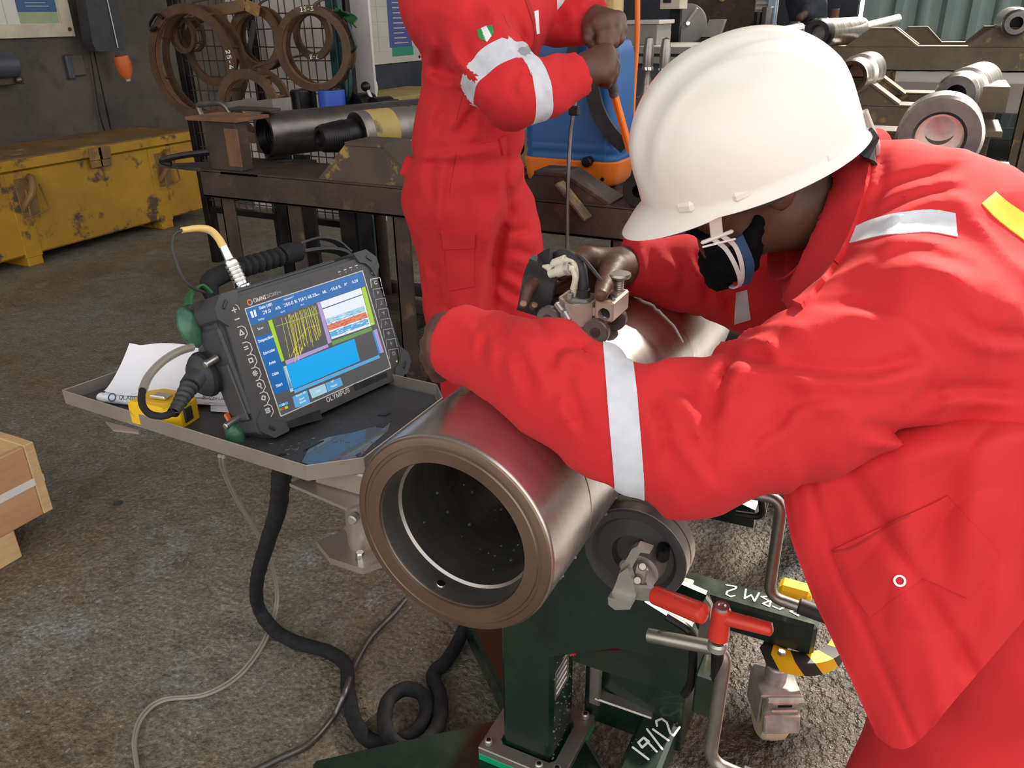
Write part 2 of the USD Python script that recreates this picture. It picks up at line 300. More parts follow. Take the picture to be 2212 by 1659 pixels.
for n, c, s in (('scr_blue', (.005, .16, .52), .85), ('scr_cyan', (0, .4, .9), 1.0), ('scr_grey', (.1, .1, .105), .9), ('scr_white', (.85, .9, 1), 1.0), ('scr_lime', (.45, .75, .02), .9), ('scr_violet', (.5, .36, .75), .9),
                ('scr_yellow', (.8, .72, .02), .9), ('scr_orange', (.8, .28, .14), .9), ('scr_green', (.17, .36, .1), .9), ('scr_pale', (.45, .72, .9), .9), ('scr_sky', (.12, .45, .8), .9), ('scr_red', (.75, .06, .04), .9)): emit(n, c, s*1.5)
# ================================================================ THE SETTING
X3, Y3, Z3 = np.eye(3)
def struct(name, mesh, m, smooth=30): return single(name, mesh, m, None, None, None, 'structure', smooth)
struct('floor', box((-6.3, -5, -.2), (11, 22, 0), .001), 'floor')
wl = struct('wall_left', box((-6.3, -5, 0), (-6.0, 15, 5.5), .001), 'wall_pale')
yy = [-2.2, -.6, 1.0, 2.55, 3.62, 4.62, 5.62, 6.75]
for a, b in zip(yy, yy[1:]): part(wl, 'panel', box((-6.02, a+.006, .02), (-5.98, b-.006, 2.6), .004), 'wall_brown')
for a, b in ((6.78, 8.3), (8.3, 9.9), (9.9, 12.5)): part(wl, 'dado', box((-6.02, a+.004, .02), (-5.985, b-.004, .985), .003), 'wall_navy')
struct('wall_back', box((-6.3, 15, 0), (-1.4, 15.3, 5.5), .001), 'wall_navy')
struct('wall_yard', box((-1.4, 16.5, 0), (10.8, 16.8, 3.4), .001), 'yard_wall')
struct('light_shaping_ceiling', box((-6.3, -2.6, 5.5), (-.6, 15.3, 5.6), .001), 'roofing'); struct('light_shaping_ceiling', box((-.6, -2.6, 5.5), (1.3, 11.9, 5.6), .001), 'roofing')  # unseen roof slabs, added with edges placed to steer where sunlight falls
bl = thing('corrugated_container', 'green corrugated steel container standing in the yard behind the racks', 'container', (1.2, 12.0, 0))
px = np.arange(-.95, 4.6, .03); prof = [(x, .028*np.clip(2.2*math.sin(x*2*math.pi/.28), -1, 1)) for x in px]
part(bl, 'side', prism([(x, y) for x, y in prof]+[(x, y+.03) for x, y in prof[::-1]], (0, 12.0, .12), X3, Y3, 2.5), 'container_green', smooth=40)
part(bl, 'top_rail', box((-.98, 11.93, 2.6), (4.6, 12.07, 2.72)), 'container_green'); part(bl, 'bottom_rail', box((-.98, 11.93, 0), (4.6, 12.07, .14)), 'container_green')
for x in (-.98, 4.5): part(bl, 'corner_post', box((x-.06, 11.92, .1), (x+.06, 12.08, 2.65)), 'container_green')
part(bl, 'end_wall', box((-.98, 12.0, .1), (-.94, 14.3, 2.7)), 'container_green')

# ---- things on the left wall
WX = -5.975
def wallboard(name, label, y0, y1, z0, z1, cols):
    t = thing(name, label, 'notice board', (WX, y0, z0))
    part(t, 'frame', cut(box((WX-.005, y0, z0), (WX+.03, y1, z1)), box((WX+.012, y0+.09, z0+.09), (WX+.1, y1-.09, z1-.09))), 'chart_frame')
    part(t, 'sheet', box((WX+.005, y0+.09, z0+.09), (WX+.016, y1-.09, z1-.09), .001), 'chart_white')
    for y in (y0+.04, y1-.04): part(t, 'screw', cyl((WX+.028, y, z0+.05), (WX+.038, y, z0+.05), .014), 'rusty_beam')
    return t
yA = 4.46; t = wallboard('notice_board', 'cream framed notice board with blue and green print above the yellow chest', 2.9, yA, 1.395, 2.5, 0)
part(t, 'blue_print', box((WX+.014, 4.05, 1.565), (WX+.019, 4.36, 2.3), .001), 'chart_blue'); part(t, 'green_print', box((WX+.014, 4.05, 1.49), (WX+.019, 4.36, 1.565), .001), 'chart_lime')
for k in range(5): part(t, 'print_line', box((WX+.018, 4.12, 1.60+.022*k), (WX+.0205, 4.3-.02*(k % 2), 1.606+.022*k), .0004), 'pale_blue')
for y in (3.75, 3.95): part(t, 'grid_line', box((WX+.015, y, 1.49), (WX+.0175, y+.004, 2.35), .0005), 'ink_grey')
t = thing('notice_board', 'white wall chart with violet column of print beyond the ring gauges', 'notice board', (WX, 6.9, .98))
y0, y1, z0, z1 = 7.0, 9.32, .985, 2.3
part(t, 'board', box((WX-.005, y0, z0), (WX+.02, y1, z1)), 'chart_white'); 
part(t, 'violet_column', box((WX+.018, 8.62, 1.16), (WX+.023, 9.1, 2.1), .001), 'chart_violet'); part(t, 'green_block', box((WX+.018, 8.66, 1.06), (WX+.024, 9.12, 1.16), .001), 'chart_green')
for k in range(14): part(t, 'print_line', box((WX+.022, 8.72, 1.2+.055*k), (WX+.0245, 9.02-.04*(k % 3), 1.212+.055*k), .0004), 'chart_white')
for k in range(7): part(t, 'grid_line', box((WX+.018, 7.2+.2*k, 1.12), (WX+.0215, 7.205+.2*k, 2.1), .0004), 'ink_grey')
for k in range(6): part(t, 'grid_line', box((WX+.018, 7.2, 1.12+.16*k), (WX+.0215, 8.6, 1.123+.16*k), .0004), 'ink_grey')
for y in (7.06, 9.25): part(t, 'screw', cyl((WX+.018, y, 1.03), (WX+.03, y, 1.03), .016), 'black_steel')
# hanging bag with orange float
b0 = onx(214, 30, -5.85); t = thing('hanging_bag', 'black slim bag hanging by a cord on the wall beside the notice board', 'bag', b0)
pr = [(-.13, -.26), (.12, -.27), (.155, -.2), (.13, .75), (-.09, .75), (-.15, -.2)]
part(t, 'bag', prism([(y, z) for y, z in pr], b0+A([-.06, 0, 0]), Y3, Z3, .11), 'rubber', smooth=50); part(t, 'cord', tube([b0+A([.06, .06, -.24]), b0+A([.06, .05, .1]), b0+A([.06, .03, .7])], .004, 6), 'chart_white')
t = thing('float_tag', 'orange plastic float hanging below the black bag', 'tag', b0+A([.03, .1, -.45]))
c = b0+A([.03, .09, -.3]); part(t, 'float', lathe([(0, 0), (.055, .0), (.062, .05), (.055, .12), (.03, .17), (0, .17)], c, (0, .15, -1), 16), 'orange_tag'); part(t, 'tip', cyl(c+A([0, .025, -.165]), c+A([0, .03, -.19]), .018, n=10), 'chart_frame')
c = onx(20, 140, -5.85); t = thing('wall_lamp_housing', 'grey cylindrical housing fixed on the wall under the notice board', 'housing', c)
part(t, 'housing', cyl(c+A([0, -.4, 0]), c+A([0, .03, 0]), .085), 'wall_navy'); part(t, 'bracket', box(c+A([-.13, -.1, -.13]), c+A([0, .08, -.08])), 'rusty_beam'); part(t, 'plug', sphere(c+A([.02, .03, -.1]), .025, 1), 'grey_steel')
P = [onx(x, y, -5.95) for x, y in ((178, -30), (183, 30), (190, 90), (202, 160), (212, 230), (222, 272), (230, 287))]
single('wall_cable', tube(P, .005, 8), 'black_steel', 'thin dark cable running down the wall behind the yellow chest', 'cable')
t = thing('wall_bracket', 'faint brown steel plate bracket fixed low on the wall', 'bracket', onx(165, 165, -5.97))
p, q = onx(143, 118, -5.97), onx(186, 163, -5.97); part(t, 'plate', box((-5.985, p[1], q[2]), (-5.95, q[1], p[2]), .01), 'wall_brown'); part(t, 'edge', box((-5.985, p[1]-.03, q[2]-.02), (-5.94, p[1]+.02, p[2]), .01), 'wall_navy')

# ---- yellow chests along the wall
def chest(name, label, x0, x1, y0, y1, h, lid, body, top, lugs, hinges, feet):
    t = thing(name, label, 'chest', ((x0+x1)/2, (y0+y1)/2, 0))
    part(t, 'body', box((x0, y0, .075), (x1, y1, h), .012), body); ld = part(t, 'lid', box((x0-.02, y0-.015, h+.006), (x1+.02, y1+.01, h+lid), .014), top)
    part(ld, 'front_lip', box((x1+.012, y0-.012, h+.004), (x1+.028, y1+.008, h+lid-.008), .005), body)
    for y in feet: part(t, 'foot', box((x1-.5, y-.05, 0), (x1+.004, y+.06, .09), .006), body); part(t, 'strap', box((x1-.01, y-.055, .06), (x1+.007, y+.065, h-.01), .003), body)
    for y in hinges:
        part(ld, 'hasp', join(box((x1+.02, y-.05, h-.02), (x1+.04, y+.05, h+lid-.01), .004), box((x1+.015, y-.045, h-.07), (x1+.032, y+.045, h-.02), .004)), top)
    for y in lugs:
        lg = part(t, 'lifting_lug', join(box((x1, y-.07, h-.3), (x1+.012, y+.06, h-.05), .003), tube([A([x1+.01, y-.05, h-.25]), A([x1+.05, y-.04, h-.2]), A([x1+.075, y, h-.13]), A([x1+.05, y+.03, h-.06]), A([x1+.01, y+.04, h-.05])], .022, 8)), top)
        part(lg, 'ring', bend([A([x1+.05, y-.03, h-.12]), A([x1+.06, y-.05, h-.3]), A([x1+.05, y+.1, h-.27]), A([x1+.05, y+.07, h-.1])], .006, .02, 8), 'yellow_grimy')
    return t
fy = [float(onx(75, 560, -5.27)[1]), float(onx(362, 488, -5.27)[1])]
chest('tool_chest', 'large worn yellow steel chest with grimy lid standing along the wall', -5.93, -5.27, 1.9, 4.83, .625, .075, 'yellow_worn', 'yellow_grimy', [float(onx(55, 410, -5.27)[1]), float(onx(350, 350, -5.27)[1])], [3.05, 3.95, float(onx(200, 335, -5.27)[1])], fy)
chest('tool_chest', 'pale yellow chest farther along the wall behind the hose coil', -5.93, -5.2, 6.3, 8.9, .62, .09, 'yellow_pale', 'yellow_pale', [8.2], [6.9, 7.7], [6.6, 8.4])
chest('tool_chest', 'dull ochre chest end beside the standing worker, beyond the pale yellow one', -5.85, -5.0, 9.3, 11.6, .68, .08, 'yellow_grimy', 'yellow_pale', [], [10], [9.6])

# ================================================================ RACK 1 (the bench behind the tray)
def chock(poly, y, x0=X3, th=.014, depth=.16):
    """two trapezoid plates with a plate bent over them: (front plate, back plate, cap)"""
    o = A([0, y, 0]); m = [prism(poly, o+A([0, th, 0]), X3, Z3, th), prism(poly, o+A([0, depth, 0]), X3, Z3, th)]
    P = A(poly)
    for i in range(1, 3):
        a, b = P[i], P[(i+1) % 4]; d = nrm(b-a); n = A([-d[1], d[0]])
        if i == 3: continue
        m.append(obox(A([(a+b)[0]/2, y+depth/2, (a+b)[1]/2]), (np.linalg.norm(b-a)+.004, depth+.01, th), A([d[0], 0, d[1]]), Y3, A([-d[1], 0, d[0]]), .002))
    return join(m)
def rack(label, x0, x1, yf, yb, z, h, w, legs, bars, m='rusty_beam', barz=.12):
    t = thing('pipe_rack', label, 'rack', ((x0+x1)/2, (yf+yb)/2, 0))
    for y in (yf, yb):
        part(t, 'beam', join(box((x0, y, z-h), (x1, y+.014, z-.004)), box((x0, y, z-.012), (x1, y+w, z)), box((x0, y, z-h), (x1, y+w*.6, z-h+.012)), box((x0, y+w*.5, z-h), (x1, y+w*.5+.012, z-.006))), m)
    for x in legs:
        for y in (yf+.03, yb+.03): part(t, 'leg', join(box((x, y, 0), (x+.075, y+.012, z-h+.004)), box((x, y, 0), (x+.012, y+.075, z-h+.004))), m)
        part(t, 'cross_member', box((x, yf+.05, z-h-.02), (x+.07, yb+.05, z-h+.02)), m)
        part(t, 'foot_rail', box((x, yf-.1, .005), (x+.07, yb+.2, .06)), m)
    for y in bars: part(t, 'lower_bar', box((x0-.1, y, barz-.06), (x1, y+.055, barz), .004), m)
    return t
r1 = rack('dark rusty steel rack with lower bars carrying black pipes behind the standing worker', -2.72, .3, 2.48, 3.55, .93, .115, .32, [-2.66, -2.3, -1.78, -.9, -.1], [2.68, 2.97, 3.37, 3.62])
part(r1, 'end_plate', prism([(-2.98, 2.50), (-2.6, 2.48), (-2.4, 2.48), (-2.4, 2.85), (-2.6, 2.8)], (0, 0, .918), X3, Y3, .014), 'rusty_beam')
part(r1, 'stop_post', cut(box((-2.66, 2.49, .93), (-2.49, 2.56, 1.125), .004), box((-2.648, 2.502, .8), (-2.502, 2.8, 1.2))), 'rusty_beam'); part(r1, 'stop_cap', box((-2.74, 2.47, 1.125), (-2.46, 2.66, 1.14), .003), 'rust_orange')
part(r1, 'rust_patch', box((-2.55, 2.484, .95), (-2.48, 2.492, 1.1), .002), 'rust_orange')
part(r1, 'shackle', tube([A([-2.66, 2.5, 1.0]), A([-2.78, 2.45, .985]), A([-2.86, 2.42, .965]), A([-2.83, 2.44, .95])], .013, 8), 'black_steel')
zt = .93
for x0_, x1_ in ((602, 644), (652, 682), (735, 768), (776, 800)):
    p_, q_ = ony(x0_, 500, 3.5), ony(x1_, 500, 3.5); part(r1, 'back_plate', box((p_[0], 3.5, .02), (q_[0], 3.53, .82)), 'black_steel')
def pxz(L, y): return [(float(ony(a, b, y)[0]), float(ony(a, b, y)[2])) for a, b in L]
part(r1, 'chock', chock([(-2.1, zt), (-1.62, zt), (-1.77, zt+.135), (-1.95, zt+.135)][0:1]+[(-2.1, zt+.0), (-1.95, zt+.14), (-1.78, zt+.14), (-1.6, zt)][1:], 2.49), 'chock_dark')
part(r1, 'chock', chock([(-1.24, zt), (-1.17, zt+.085), (-1.06, zt+.085), (-.9, zt)], 2.49, depth=.12), 'rusty_beam')
part(r1, 'chock', chock([(-.55, zt), (-.43, zt+.12), (-.3, zt+.12), (-.18, zt)], 2.49), 'rusty_beam')
for x in (-2.2, -1.1, -.2): part(r1, 'chock', chock([(x-.2, zt), (x-.08, zt+.13), (x+.08, zt+.13), (x+.2, zt)], 3.56), 'rusty_beam')
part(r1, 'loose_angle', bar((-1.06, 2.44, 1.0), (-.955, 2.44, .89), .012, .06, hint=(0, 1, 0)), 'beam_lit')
tb = single('timber_block', join(prism([(-1.88, .931), (-1.82, 1.06), (-1.69, 1.06), (-1.5, .931)], (0, 3.1, 0), X3, Z3, .42)), 'wood_pale', 'rough sawn timber block wedged on the rack behind the yellow chock', 'timber block')

# pipes on rack 1 (they lie across both beams)
def pipe_thing(label, o, prof, m, bore, ends=(), n=48, mb='black_steel', grp=None, d=Y3):
    t = thing('steel_pipe', label, 'pipe', o)
    part(t, 'body', lathe(prof, o, d, n), m, smooth=35)
    if bore: part(t, 'bore', lathe(bore, o, d, n), mb, smooth=35)
    for nm, p, mm in ends: part(t, nm, lathe(p, o, d, n), mm, smooth=35)
    return t
def thread(r0, r1, y0, y1, k, dp=.004):
    P = []
    for i in range(k):
        y = y0+(y1-y0)*i/k; s = (y1-y0)/k; r = r0+(r1-r0)*i/k; P += [(r, y), (r+dp, y+s*.5)]
    return P+[(r1, y1)]
R1 = .094; pz = .931+R1; PD = nrm((math.sin(math.radians(23)), math.cos(math.radians(23)), 0))
pipe_thing('black pipe with internal thread at its open end, leftmost on the rack', onz(572, 292, pz+.015), [(R1-.014, -.004), (R1-.004, 0), (R1, .01), (R1, 1.45), (R1-.03, 1.45)], 'dark_pipe', [(R1-.014, -.004), (R1-.02, .03)]+thread(R1-.025, R1-.04, .035, .16, 12)+[(R1-.045, .2), (R1-.045, 1.44), (R1-.03, 1.45)], d=PD)
o = onz(690, 300, pz+.016); Rp = .096
pipe_thing('black pipe with male threaded pin and yellow painted band beside the open-ended one', o, [(Rp-.004, .175), (Rp, .18), (Rp, .44), (Rp-.004, .45), (Rp-.004, .47), (Rp, .48), (Rp, 1.5), (.02, 1.5)], 'plate_steel', None,
  [('pin', [(.0, .012), (.03, .012), (.033, 0), (.05, 0)]+thread(.054, .066, .01, .12, 11, .003)+[(.068, .15), (.066, .172), (.085, .172), (Rp-.004, .176)], 'black_steel'), ('yellow_band', [(Rp+.0005, .22), (Rp+.0012, .222), (Rp+.0012, .34), (Rp+.0005, .342)], 'yellow_pale'), ('groove_ring', [(Rp, .5), (Rp+.004, .503), (Rp+.004, .512), (Rp, .515)], 'black_steel'), ('groove_ring', [(Rp, .53), (Rp+.004, .533), (Rp+.004, .6), (Rp, .603)], 'black_steel')], d=PD)
pipe_thing('plain steel pipe half hidden behind the standing worker', A([-1.72, 2.85, pz]), [(.03, 0), (R1-.004, 0), (R1, .006), (R1, 1.0), (.02, 1.0)], 'grey_steel', None, d=PD)
pipe_thing('short bright pipe stub lying left of the blue sprayer', onz(1122, 318, 1.017), [(.03, 0), (.08, 0), (.085, .006), (.085, .5), (.02, .5)], 'bright_steel', None, d=PD)
pipe_thing('small black threaded pipe end beside the orange sprayer base', A([-.80, 2.47, .985]), [(.02, 0), (.05, 0), (.053, .005)]+thread(.05, .053, .02, .12, 8, .003)+[(.053, .16), (.053, .7), (.02, .7)], 'black_steel', [(.02, 0), (.02, .3), (0, .3)])

# small gear at the left end of rack 1
t = thing('lifting_frame', 'grey rectangular handle frame standing on the left end of the rack', 'frame', (-2.72, 2.75, 1.14))
a = [onz(x, y, z) for x, y, z in ((432, 258, 1.142), (424, 226, 1.25), (484, 222, 1.25), (500, 250, 1.142))]
part(t, 'bar', bend([A([p[0], 2.74, p[2]]) for p in (ony(438, 253, 2.74), ony(424, 226, 2.74), ony(482, 222, 2.74), ony(502, 250, 2.74))], .012, .03), 'grey_steel')
part(t, 'foot_plate', box((-2.74, 2.71, 1.141), (-2.5, 2.78, 1.152)), 'rusty_beam')
t = thing('steel_bracket', 'dusty grey steel bracket lying behind the handle frame', 'bracket', (-2.7, 3.1, .95))
part(t, 'block', prism(pxz([(512, 236), (540, 219), (588, 215), (592, 246), (545, 249)], 2.85), (0, 2.97, 0), X3, Z3, .12), 'plate_steel'); part(t, 'flat_bar', prism(pxz([(484, 222), (548, 211), (549, 222), (486, 236)], 3.05), (0, 3.07, 0), X3, Z3, .02), 'plate_steel'); part(t, 'stand', box((-2.75, 2.86, .94), (-2.6, 3.06, float(ony(540, 246, 2.85)[2]))), 'rusty_beam')
for i, (cx, lab) in enumerate(((655, 'black slotted steel cup with chrome rim standing behind the pipes'), (716, 'black slotted steel cup wrapped with blue tape beside the plain one'))):
    c = ony(cx, 205, 3.62); c[2] = .932; t = thing('slotted_cup', lab, 'tool part', c); rr = 27/1736*float((c-EYE)@FWD); top = float(ony(cx, 193, 3.62)[2])
    m = lathe([(rr-.012, .0), (rr, .0), (rr, top-.932-.01), (rr-.006, top-.932), (rr-.016, top-.932), (rr-.02, .0)], c, Z3, 32, closed=True)
    part(t, 'cup', cut(m, box(c+A([-.05, -.3, -.1]), c+A([.05, .3, top-.932-.13]), .02)), 'black_steel', smooth=40); part(t, 'rim', lathe([(rr-.02, top-.935), (rr-.012, top-.93), (rr-.002, top-.936)], c, Z3, 32), 'chrome')
    if i:
        part(t, 'blue_tape', lathe([(rr+.001, top-1.02), (rr+.003, top-1.015), (rr+.003, top-.937), (rr+.001, top-.934)], c, Z3, 32), 'tape_blue'); part(t, 'marking', text('GPN', .04, c+A([-.03, -rr-.004, .12]), -Z3, X3, .002), 'chalk')

# ---- wire mesh cage with ring gauges
CY0 = 3.85
t = thing('mesh_cage', 'rusty wire mesh screen in a dark frame behind the left end of the rack', 'cage', (-3.5, CY0, 0))
xr = float(ony(724, 100, CY0)[0]); xl = -4.2
part(t, 'back_sheet', box((-3.98, CY0+.2, .35), (xr+.1, CY0+.22, 2.3)), 'sheet_lilac')
for x in np.arange(xl+.05, xr, .058): part(t, 'wire', cyl((x, CY0, .35), (x+.012*math.sin(x*40), CY0, 2.25), .0035, n=6), 'wire')
for z in np.arange(.42, 2.2, .085): part(t, 'wire', cyl((xl, CY0-.007, z), (xr, CY0-.007, z+.01*math.sin(z*31)), .0035, n=6), 'wire')
for x in (xr, xl): part(t, 'post', box((x-.02, CY0-.03, 0), (x+.03, CY0+.04, 2.3)), 'teal_paint' if x == xr else 'black_steel')
part(t, 'post', box((xr+.045, CY0-.02, 0), (xr+.06, CY0+.02, 2.3)), 'teal_paint')
for x in (-3.72, -3.02): part(t, 'upright', box((x-.02, CY0+.1, .1), (x+.02, CY0+.14, 2.3)), 'black_steel')
for z in (.36, 2.27): part(t, 'rail', box((xl, CY0-.02, z-.02), (xr, CY0+.02, z+.02)), 'black_steel')
def ring(label, cx, cy, rx, ry, wpx, y, th, mark=None, mang=0, yaw=0, two=True):
    c = ony(cx, cy, y); d = float((c-EYE)@FWD); R = ry*d/F*1.0; w = wpx*.78*d/F
    n = A([math.sin(yaw), -math.cos(yaw), 0]); u = A([math.cos(yaw), math.sin(yaw), 0])
    t = thing('ring_gauge', label, 'ring gauge', c)
    part(t, 'front_ring', lathe([(R-w, 0), (R, 0), (R, .02), (R-w, .02)], c+n*.02, -n, 44, closed=True), 'rust_ring')
    if two: part(t, 'rear_ring', lathe([(R-w*.9, 0), (R-.004, 0), (R-.004, .02), (R-w*.9, .02)], c-n*th, -n, 44, closed=True), 'rust_ring'); [part(t, 'spacer', cyl(c+n*.015+(R-w*.5)*(math.cos(q)*u+math.sin(q)*Z3), c-n*(th+.01)+(R-w*.5)*(math.cos(q)*u+math.sin(q)*Z3), .007, n=8), 'rust_ring') for q in np.arange(.3, 6.2, .785)]; part(t, 'inner_band', lathe([(R-w-.003, -.012), (R-w, -.012), (R-w, .014), (R-w-.003, .014)], c, -n, 44, closed=True), 'rust_orange')
    part(t, 'hook', tube([c+Z3*(R-w*.5)-n*th, c+Z3*(R+.01)-n*(th+.02), A([c[0], CY0-.004, c[2]+R+.05])], .006, 6), 'wire')
    if mark:
        a = math.radians(mang); p = c+n*.021+(R-w*.5)*(math.cos(a)*u+math.sin(a)*Z3); du = -math.sin(a)*u+math.cos(a)*Z3; dn = -(math.cos(a)*u+math.sin(a)*Z3)
        hh = w*.62; tm = meshkit.text_mesh(mark, hh, .002); tm.apply_translation([-tm.bounds[1, 0]/2, -hh/2, 0]); part(t, 'marking', put(tm, frame(p, -du, -dn, np.cross(du, dn))), 'chalk')
    return t
def oring(*a, **k): return ring(*a, **k)
ring('largest rusty ring gauge marked 25-4 at the left of the mesh', 418, 137, 87, 117, 23, 3.45, .075, '25-4', 5, .06)
ring('small rusty ring hanging inside the top of the largest ring', 398, 76, 31, 37, 11, 3.58, .05)
ring('wide rusty ring hanging behind the largest ring', 460, 108, 70, 74, 22, 3.68, .03, two=False)
ring('upper middle rusty ring gauge under the ochre bar', 556, 84, 52, 66, 22, 3.66, .05, yaw=.1)
ring('right rusty ring gauge marked 13-3/8 beside the white chart', 678, 106, 77, 86, 19, 3.62, .06, '13-3', 92, .22)
ring('smaller rusty ring marked 7-8 hanging inside the right one', 678, 74, 42, 52, 19, 3.74, .03, '7-8', 272, two=False)
ring('lower rusty ring gauge standing behind the steel bracket', 540, 230, 72, 76, 24, 3.3, .1, yaw=.15)
p = [ony(x, y, 3.6) for x, y in ((452, 27), (530, 10), (560, 26))]
single('flat_bar', join(bar(p[0], p[1], .06, .012, hint=(0, 1, 0)), bar(p[1], p[2], .06, .012, hint=(0, 1, 0))), 'yellow_grimy', 'ochre flat bar hooked across the top of the ring gauges', 'bar')
p = [ony(x, y, 3.7) for x, y in ((550, 45), (537, 115))]; single('flat_bar', bar(p[0], p[1], .035, .01, hint=(0, 1, 0)), 'grey_steel', 'thin grey flat bar hanging inside the upper middle ring', 'bar')
p = [ony(x, y, 3.4) for x, y in ((338, 60), (325, 68), (322, 52), (338, 28), (352, 40))]; single('wire_hook', bend(p, .008, .02, 8), 'black_steel', 'bent black wire hook left of the largest ring', 'hook')
p = [ony(x, y, 3.72) for x, y in ((752, 50), (770, 103), (760, 112), (745, 114))]; single('wire_hook', bend(p, .008, .02, 8), 'teal_paint', 'bent dark hook right of the 13-3/8 ring', 'hook')
p = [ony(x, y, 3.7) for x, y in ((755, 150), (757, 180), (756, 212), (746, 220))]; single('hook_bar', bend(p, .012, .03, 8), 'teal_paint', 'teal bent bar below the right ring gauge', 'bar')
t = thing('green_rag', 'dark green cloth hanging over the cage post beside the chart', 'cloth', ony(745, 35, 3.7)); c = ony(742, 32, 3.7)
V = []
for i in range(9):
    for j in range(9):
        u, v = i/8, j/8; p = ony(722+46*u+4*math.sin(7*v), 16+18*u+26*v*(.4+.6*u), 3.7-.06*math.sin(6*u+3*v)-.04*v); V.append(p)
G = trimesh.Trimesh(V, [f for i in range(8) for j in range(8) for f in ((i*9+j, i*9+j+1, i*9+j+10), (i*9+j, i*9+j+10, i*9+j+9))], process=False)
def thick(m, d):
    m.fix_normals(); n = m.vertex_normals; k = len(m.vertices); e = m.edges_sorted; import collections
    fl = trimesh.grouping.group_rows(e, require_count=1); be = m.edges[fl]
    F2 = np.vstack([m.faces, m.faces[:, ::-1]+k, [[b, a, a+k] for a, b in be], [[b, a+k, b+k] for a, b in be]]); return trimesh.Trimesh(np.vstack([m.vertices+n*d/2, m.vertices-n*d/2]), F2, process=False)
part(t, 'cloth', thick(G, .006), 'green_cloth', smooth=60)
c = ony(768, 190, 4.2); t = thing('hose_coil', 'pale hose coiled in a roll behind the blue taped cup', 'hose', c)
for k in range(6): part(t, 'turn', put(trimesh.creation.torus(.085+.004*(k % 2), .011, 28, 8), frame(c+A([.02, -.06+.024*k, 0]), X3, Z3, Y3)), 'nylon')
part(t, 'core', cyl(c+A([.02, -.07, 0]), c+A([.02, .08, 0]), .05), 'black_steel')
part(t, 'stand', box(c+A([-.03, -.05, .932-c[2]-.93]), c+A([.07, .05, -.08])), 'teal_paint')
c = ony(800, 222, 3.75); t = thing('machine_vice', 'round black clamp with a ball-ended lever behind the pipes', 'clamp', c)
for k, x in enumerate((-.07, .05, .1)): part(t, 'collar', cyl(c+A([x, -.05, -.06]), c+A([x+.04, .05, -.06]), .11-.015*k, n=28), 'black_steel')
l = ony(790, 187, 3.75); part(t, 'lever', cyl(c+A([.02, 0, 0]), l, .011), 'tin'); part(t, 'ball', sphere(l, .026), 'black_steel'); part(t, 'base', box(c+A([-.1, -.08, .935-c[2]]), c+A([.2, .08, -.1])), 'rusty_beam')
c = ony(800, 165, 5.2); single('thin_rod', cyl(ony(756, 161, 4.2), ony(783, 152, 4.2), .009), 'bright_steel', 'thin bright rod resting on the pale hose coil', 'rod')

# ================================================================ RACKS AND PIPES ON THE RIGHT
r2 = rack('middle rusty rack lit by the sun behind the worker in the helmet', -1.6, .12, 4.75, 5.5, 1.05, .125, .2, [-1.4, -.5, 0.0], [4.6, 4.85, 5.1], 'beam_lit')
for y in (4.76, 5.35):
    for x in (-.99, -.42, ): part(r2, 'chock', chock([(x-.2, 1.05), (x-.08, 1.17), (x+.06, 1.17), (x+.24, 1.05)], y), 'beam_lit')
part(r2, 'end_block', box((.13, 4.72, 1.03), (.3, 5.2, 1.15)), 'beam_lit'); part(r2, 'end_shelf', box((.05, 4.6, .93), (.3, 5.1, .96)), 'beam_lit'); part(r2, 'end_leg', box((.1, 4.72, 0), (.19, 4.82, 1.03)), 'rusty_beam'); part(r2, 'end_leg', box((.2, 5.1, 0), (.28, 5.18, 1.03)), 'rusty_beam')
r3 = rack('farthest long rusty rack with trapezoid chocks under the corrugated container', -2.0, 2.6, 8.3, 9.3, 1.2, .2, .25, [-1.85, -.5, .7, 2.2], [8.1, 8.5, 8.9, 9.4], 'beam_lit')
for y, dx in ((8.31, 0), (8.6, .2)):
    for x in (-1.45, -.55, .42, 1.3, 2.1): part(r3, 'chock', chock([(x-.28, 1.2), (x-.1, 1.34), (x+.1, 1.34), (x+.3, 1.2)], y), 'beam_lit')
for x in (-1.9, -1.0, -.3, .35, 1.0, 1.6): part(r3, 'chock', chock([(x-.22, 1.2), (x-.09, 1.33), (x+.08, 1.33), (x+.22, 1.2)], 9.32), 'beam_lit')
for k, (y, z, s_) in enumerate(((6.2, .1, 'nearest of the three'), (6.6, .1, 'middle one of the three'), (7.0, .1, 'farthest of the three'))):
    single('steel_flat', box((.25, y, z-.08), (3.2, y+.2, z), .004), 'bright_steel', 'long pale steel flat lying on the sunlit floor, '+s_, 'steel bar')
single('steel_slab', box((-.9, 10.0, .5), (3.4, 11.5, .8), .01), 'louver', 'broad pale steel slab lying in the yard in front of the container', 'slab')
for k, x in enumerate((-.5, 1.2, 2.9)): single('slab_support', box((x, 10.1, 0), (x+.2, 11.4, .5), .01), 'wood_pale', ('left', 'middle', 'right')[k]+' pale timber support under the broad steel slab', 'timber block')
def rpipe(label, px, py, y, R, L, prof, m, bore, ends=(), dd=(0, 1, 0)):
    o = ony(px, py, y); return pipe_thing(label, o, prof(R, L), m, bore(R, L) if bore else None, ends(R, L) if ends else (), 40, d=nrm(dd))
rpipe('large round steel coupling with a dark end face and bright bore behind the shoulder', 2028, 298, 3.2, .138, .2, lambda R, L: [(R-.01, 0), (R, .01), (R, L), (.05, L)], 'shiny_pipe', None, lambda R, L: [('end_face', [(R*.55, .012), (R*.62, 0), (R-.01, 0)], 'grey_steel'), ('bore', [(R*.55, .012), (R*.55, L), (R*.5, L+.25), (0, L+.26)], 'shiny_pipe')])
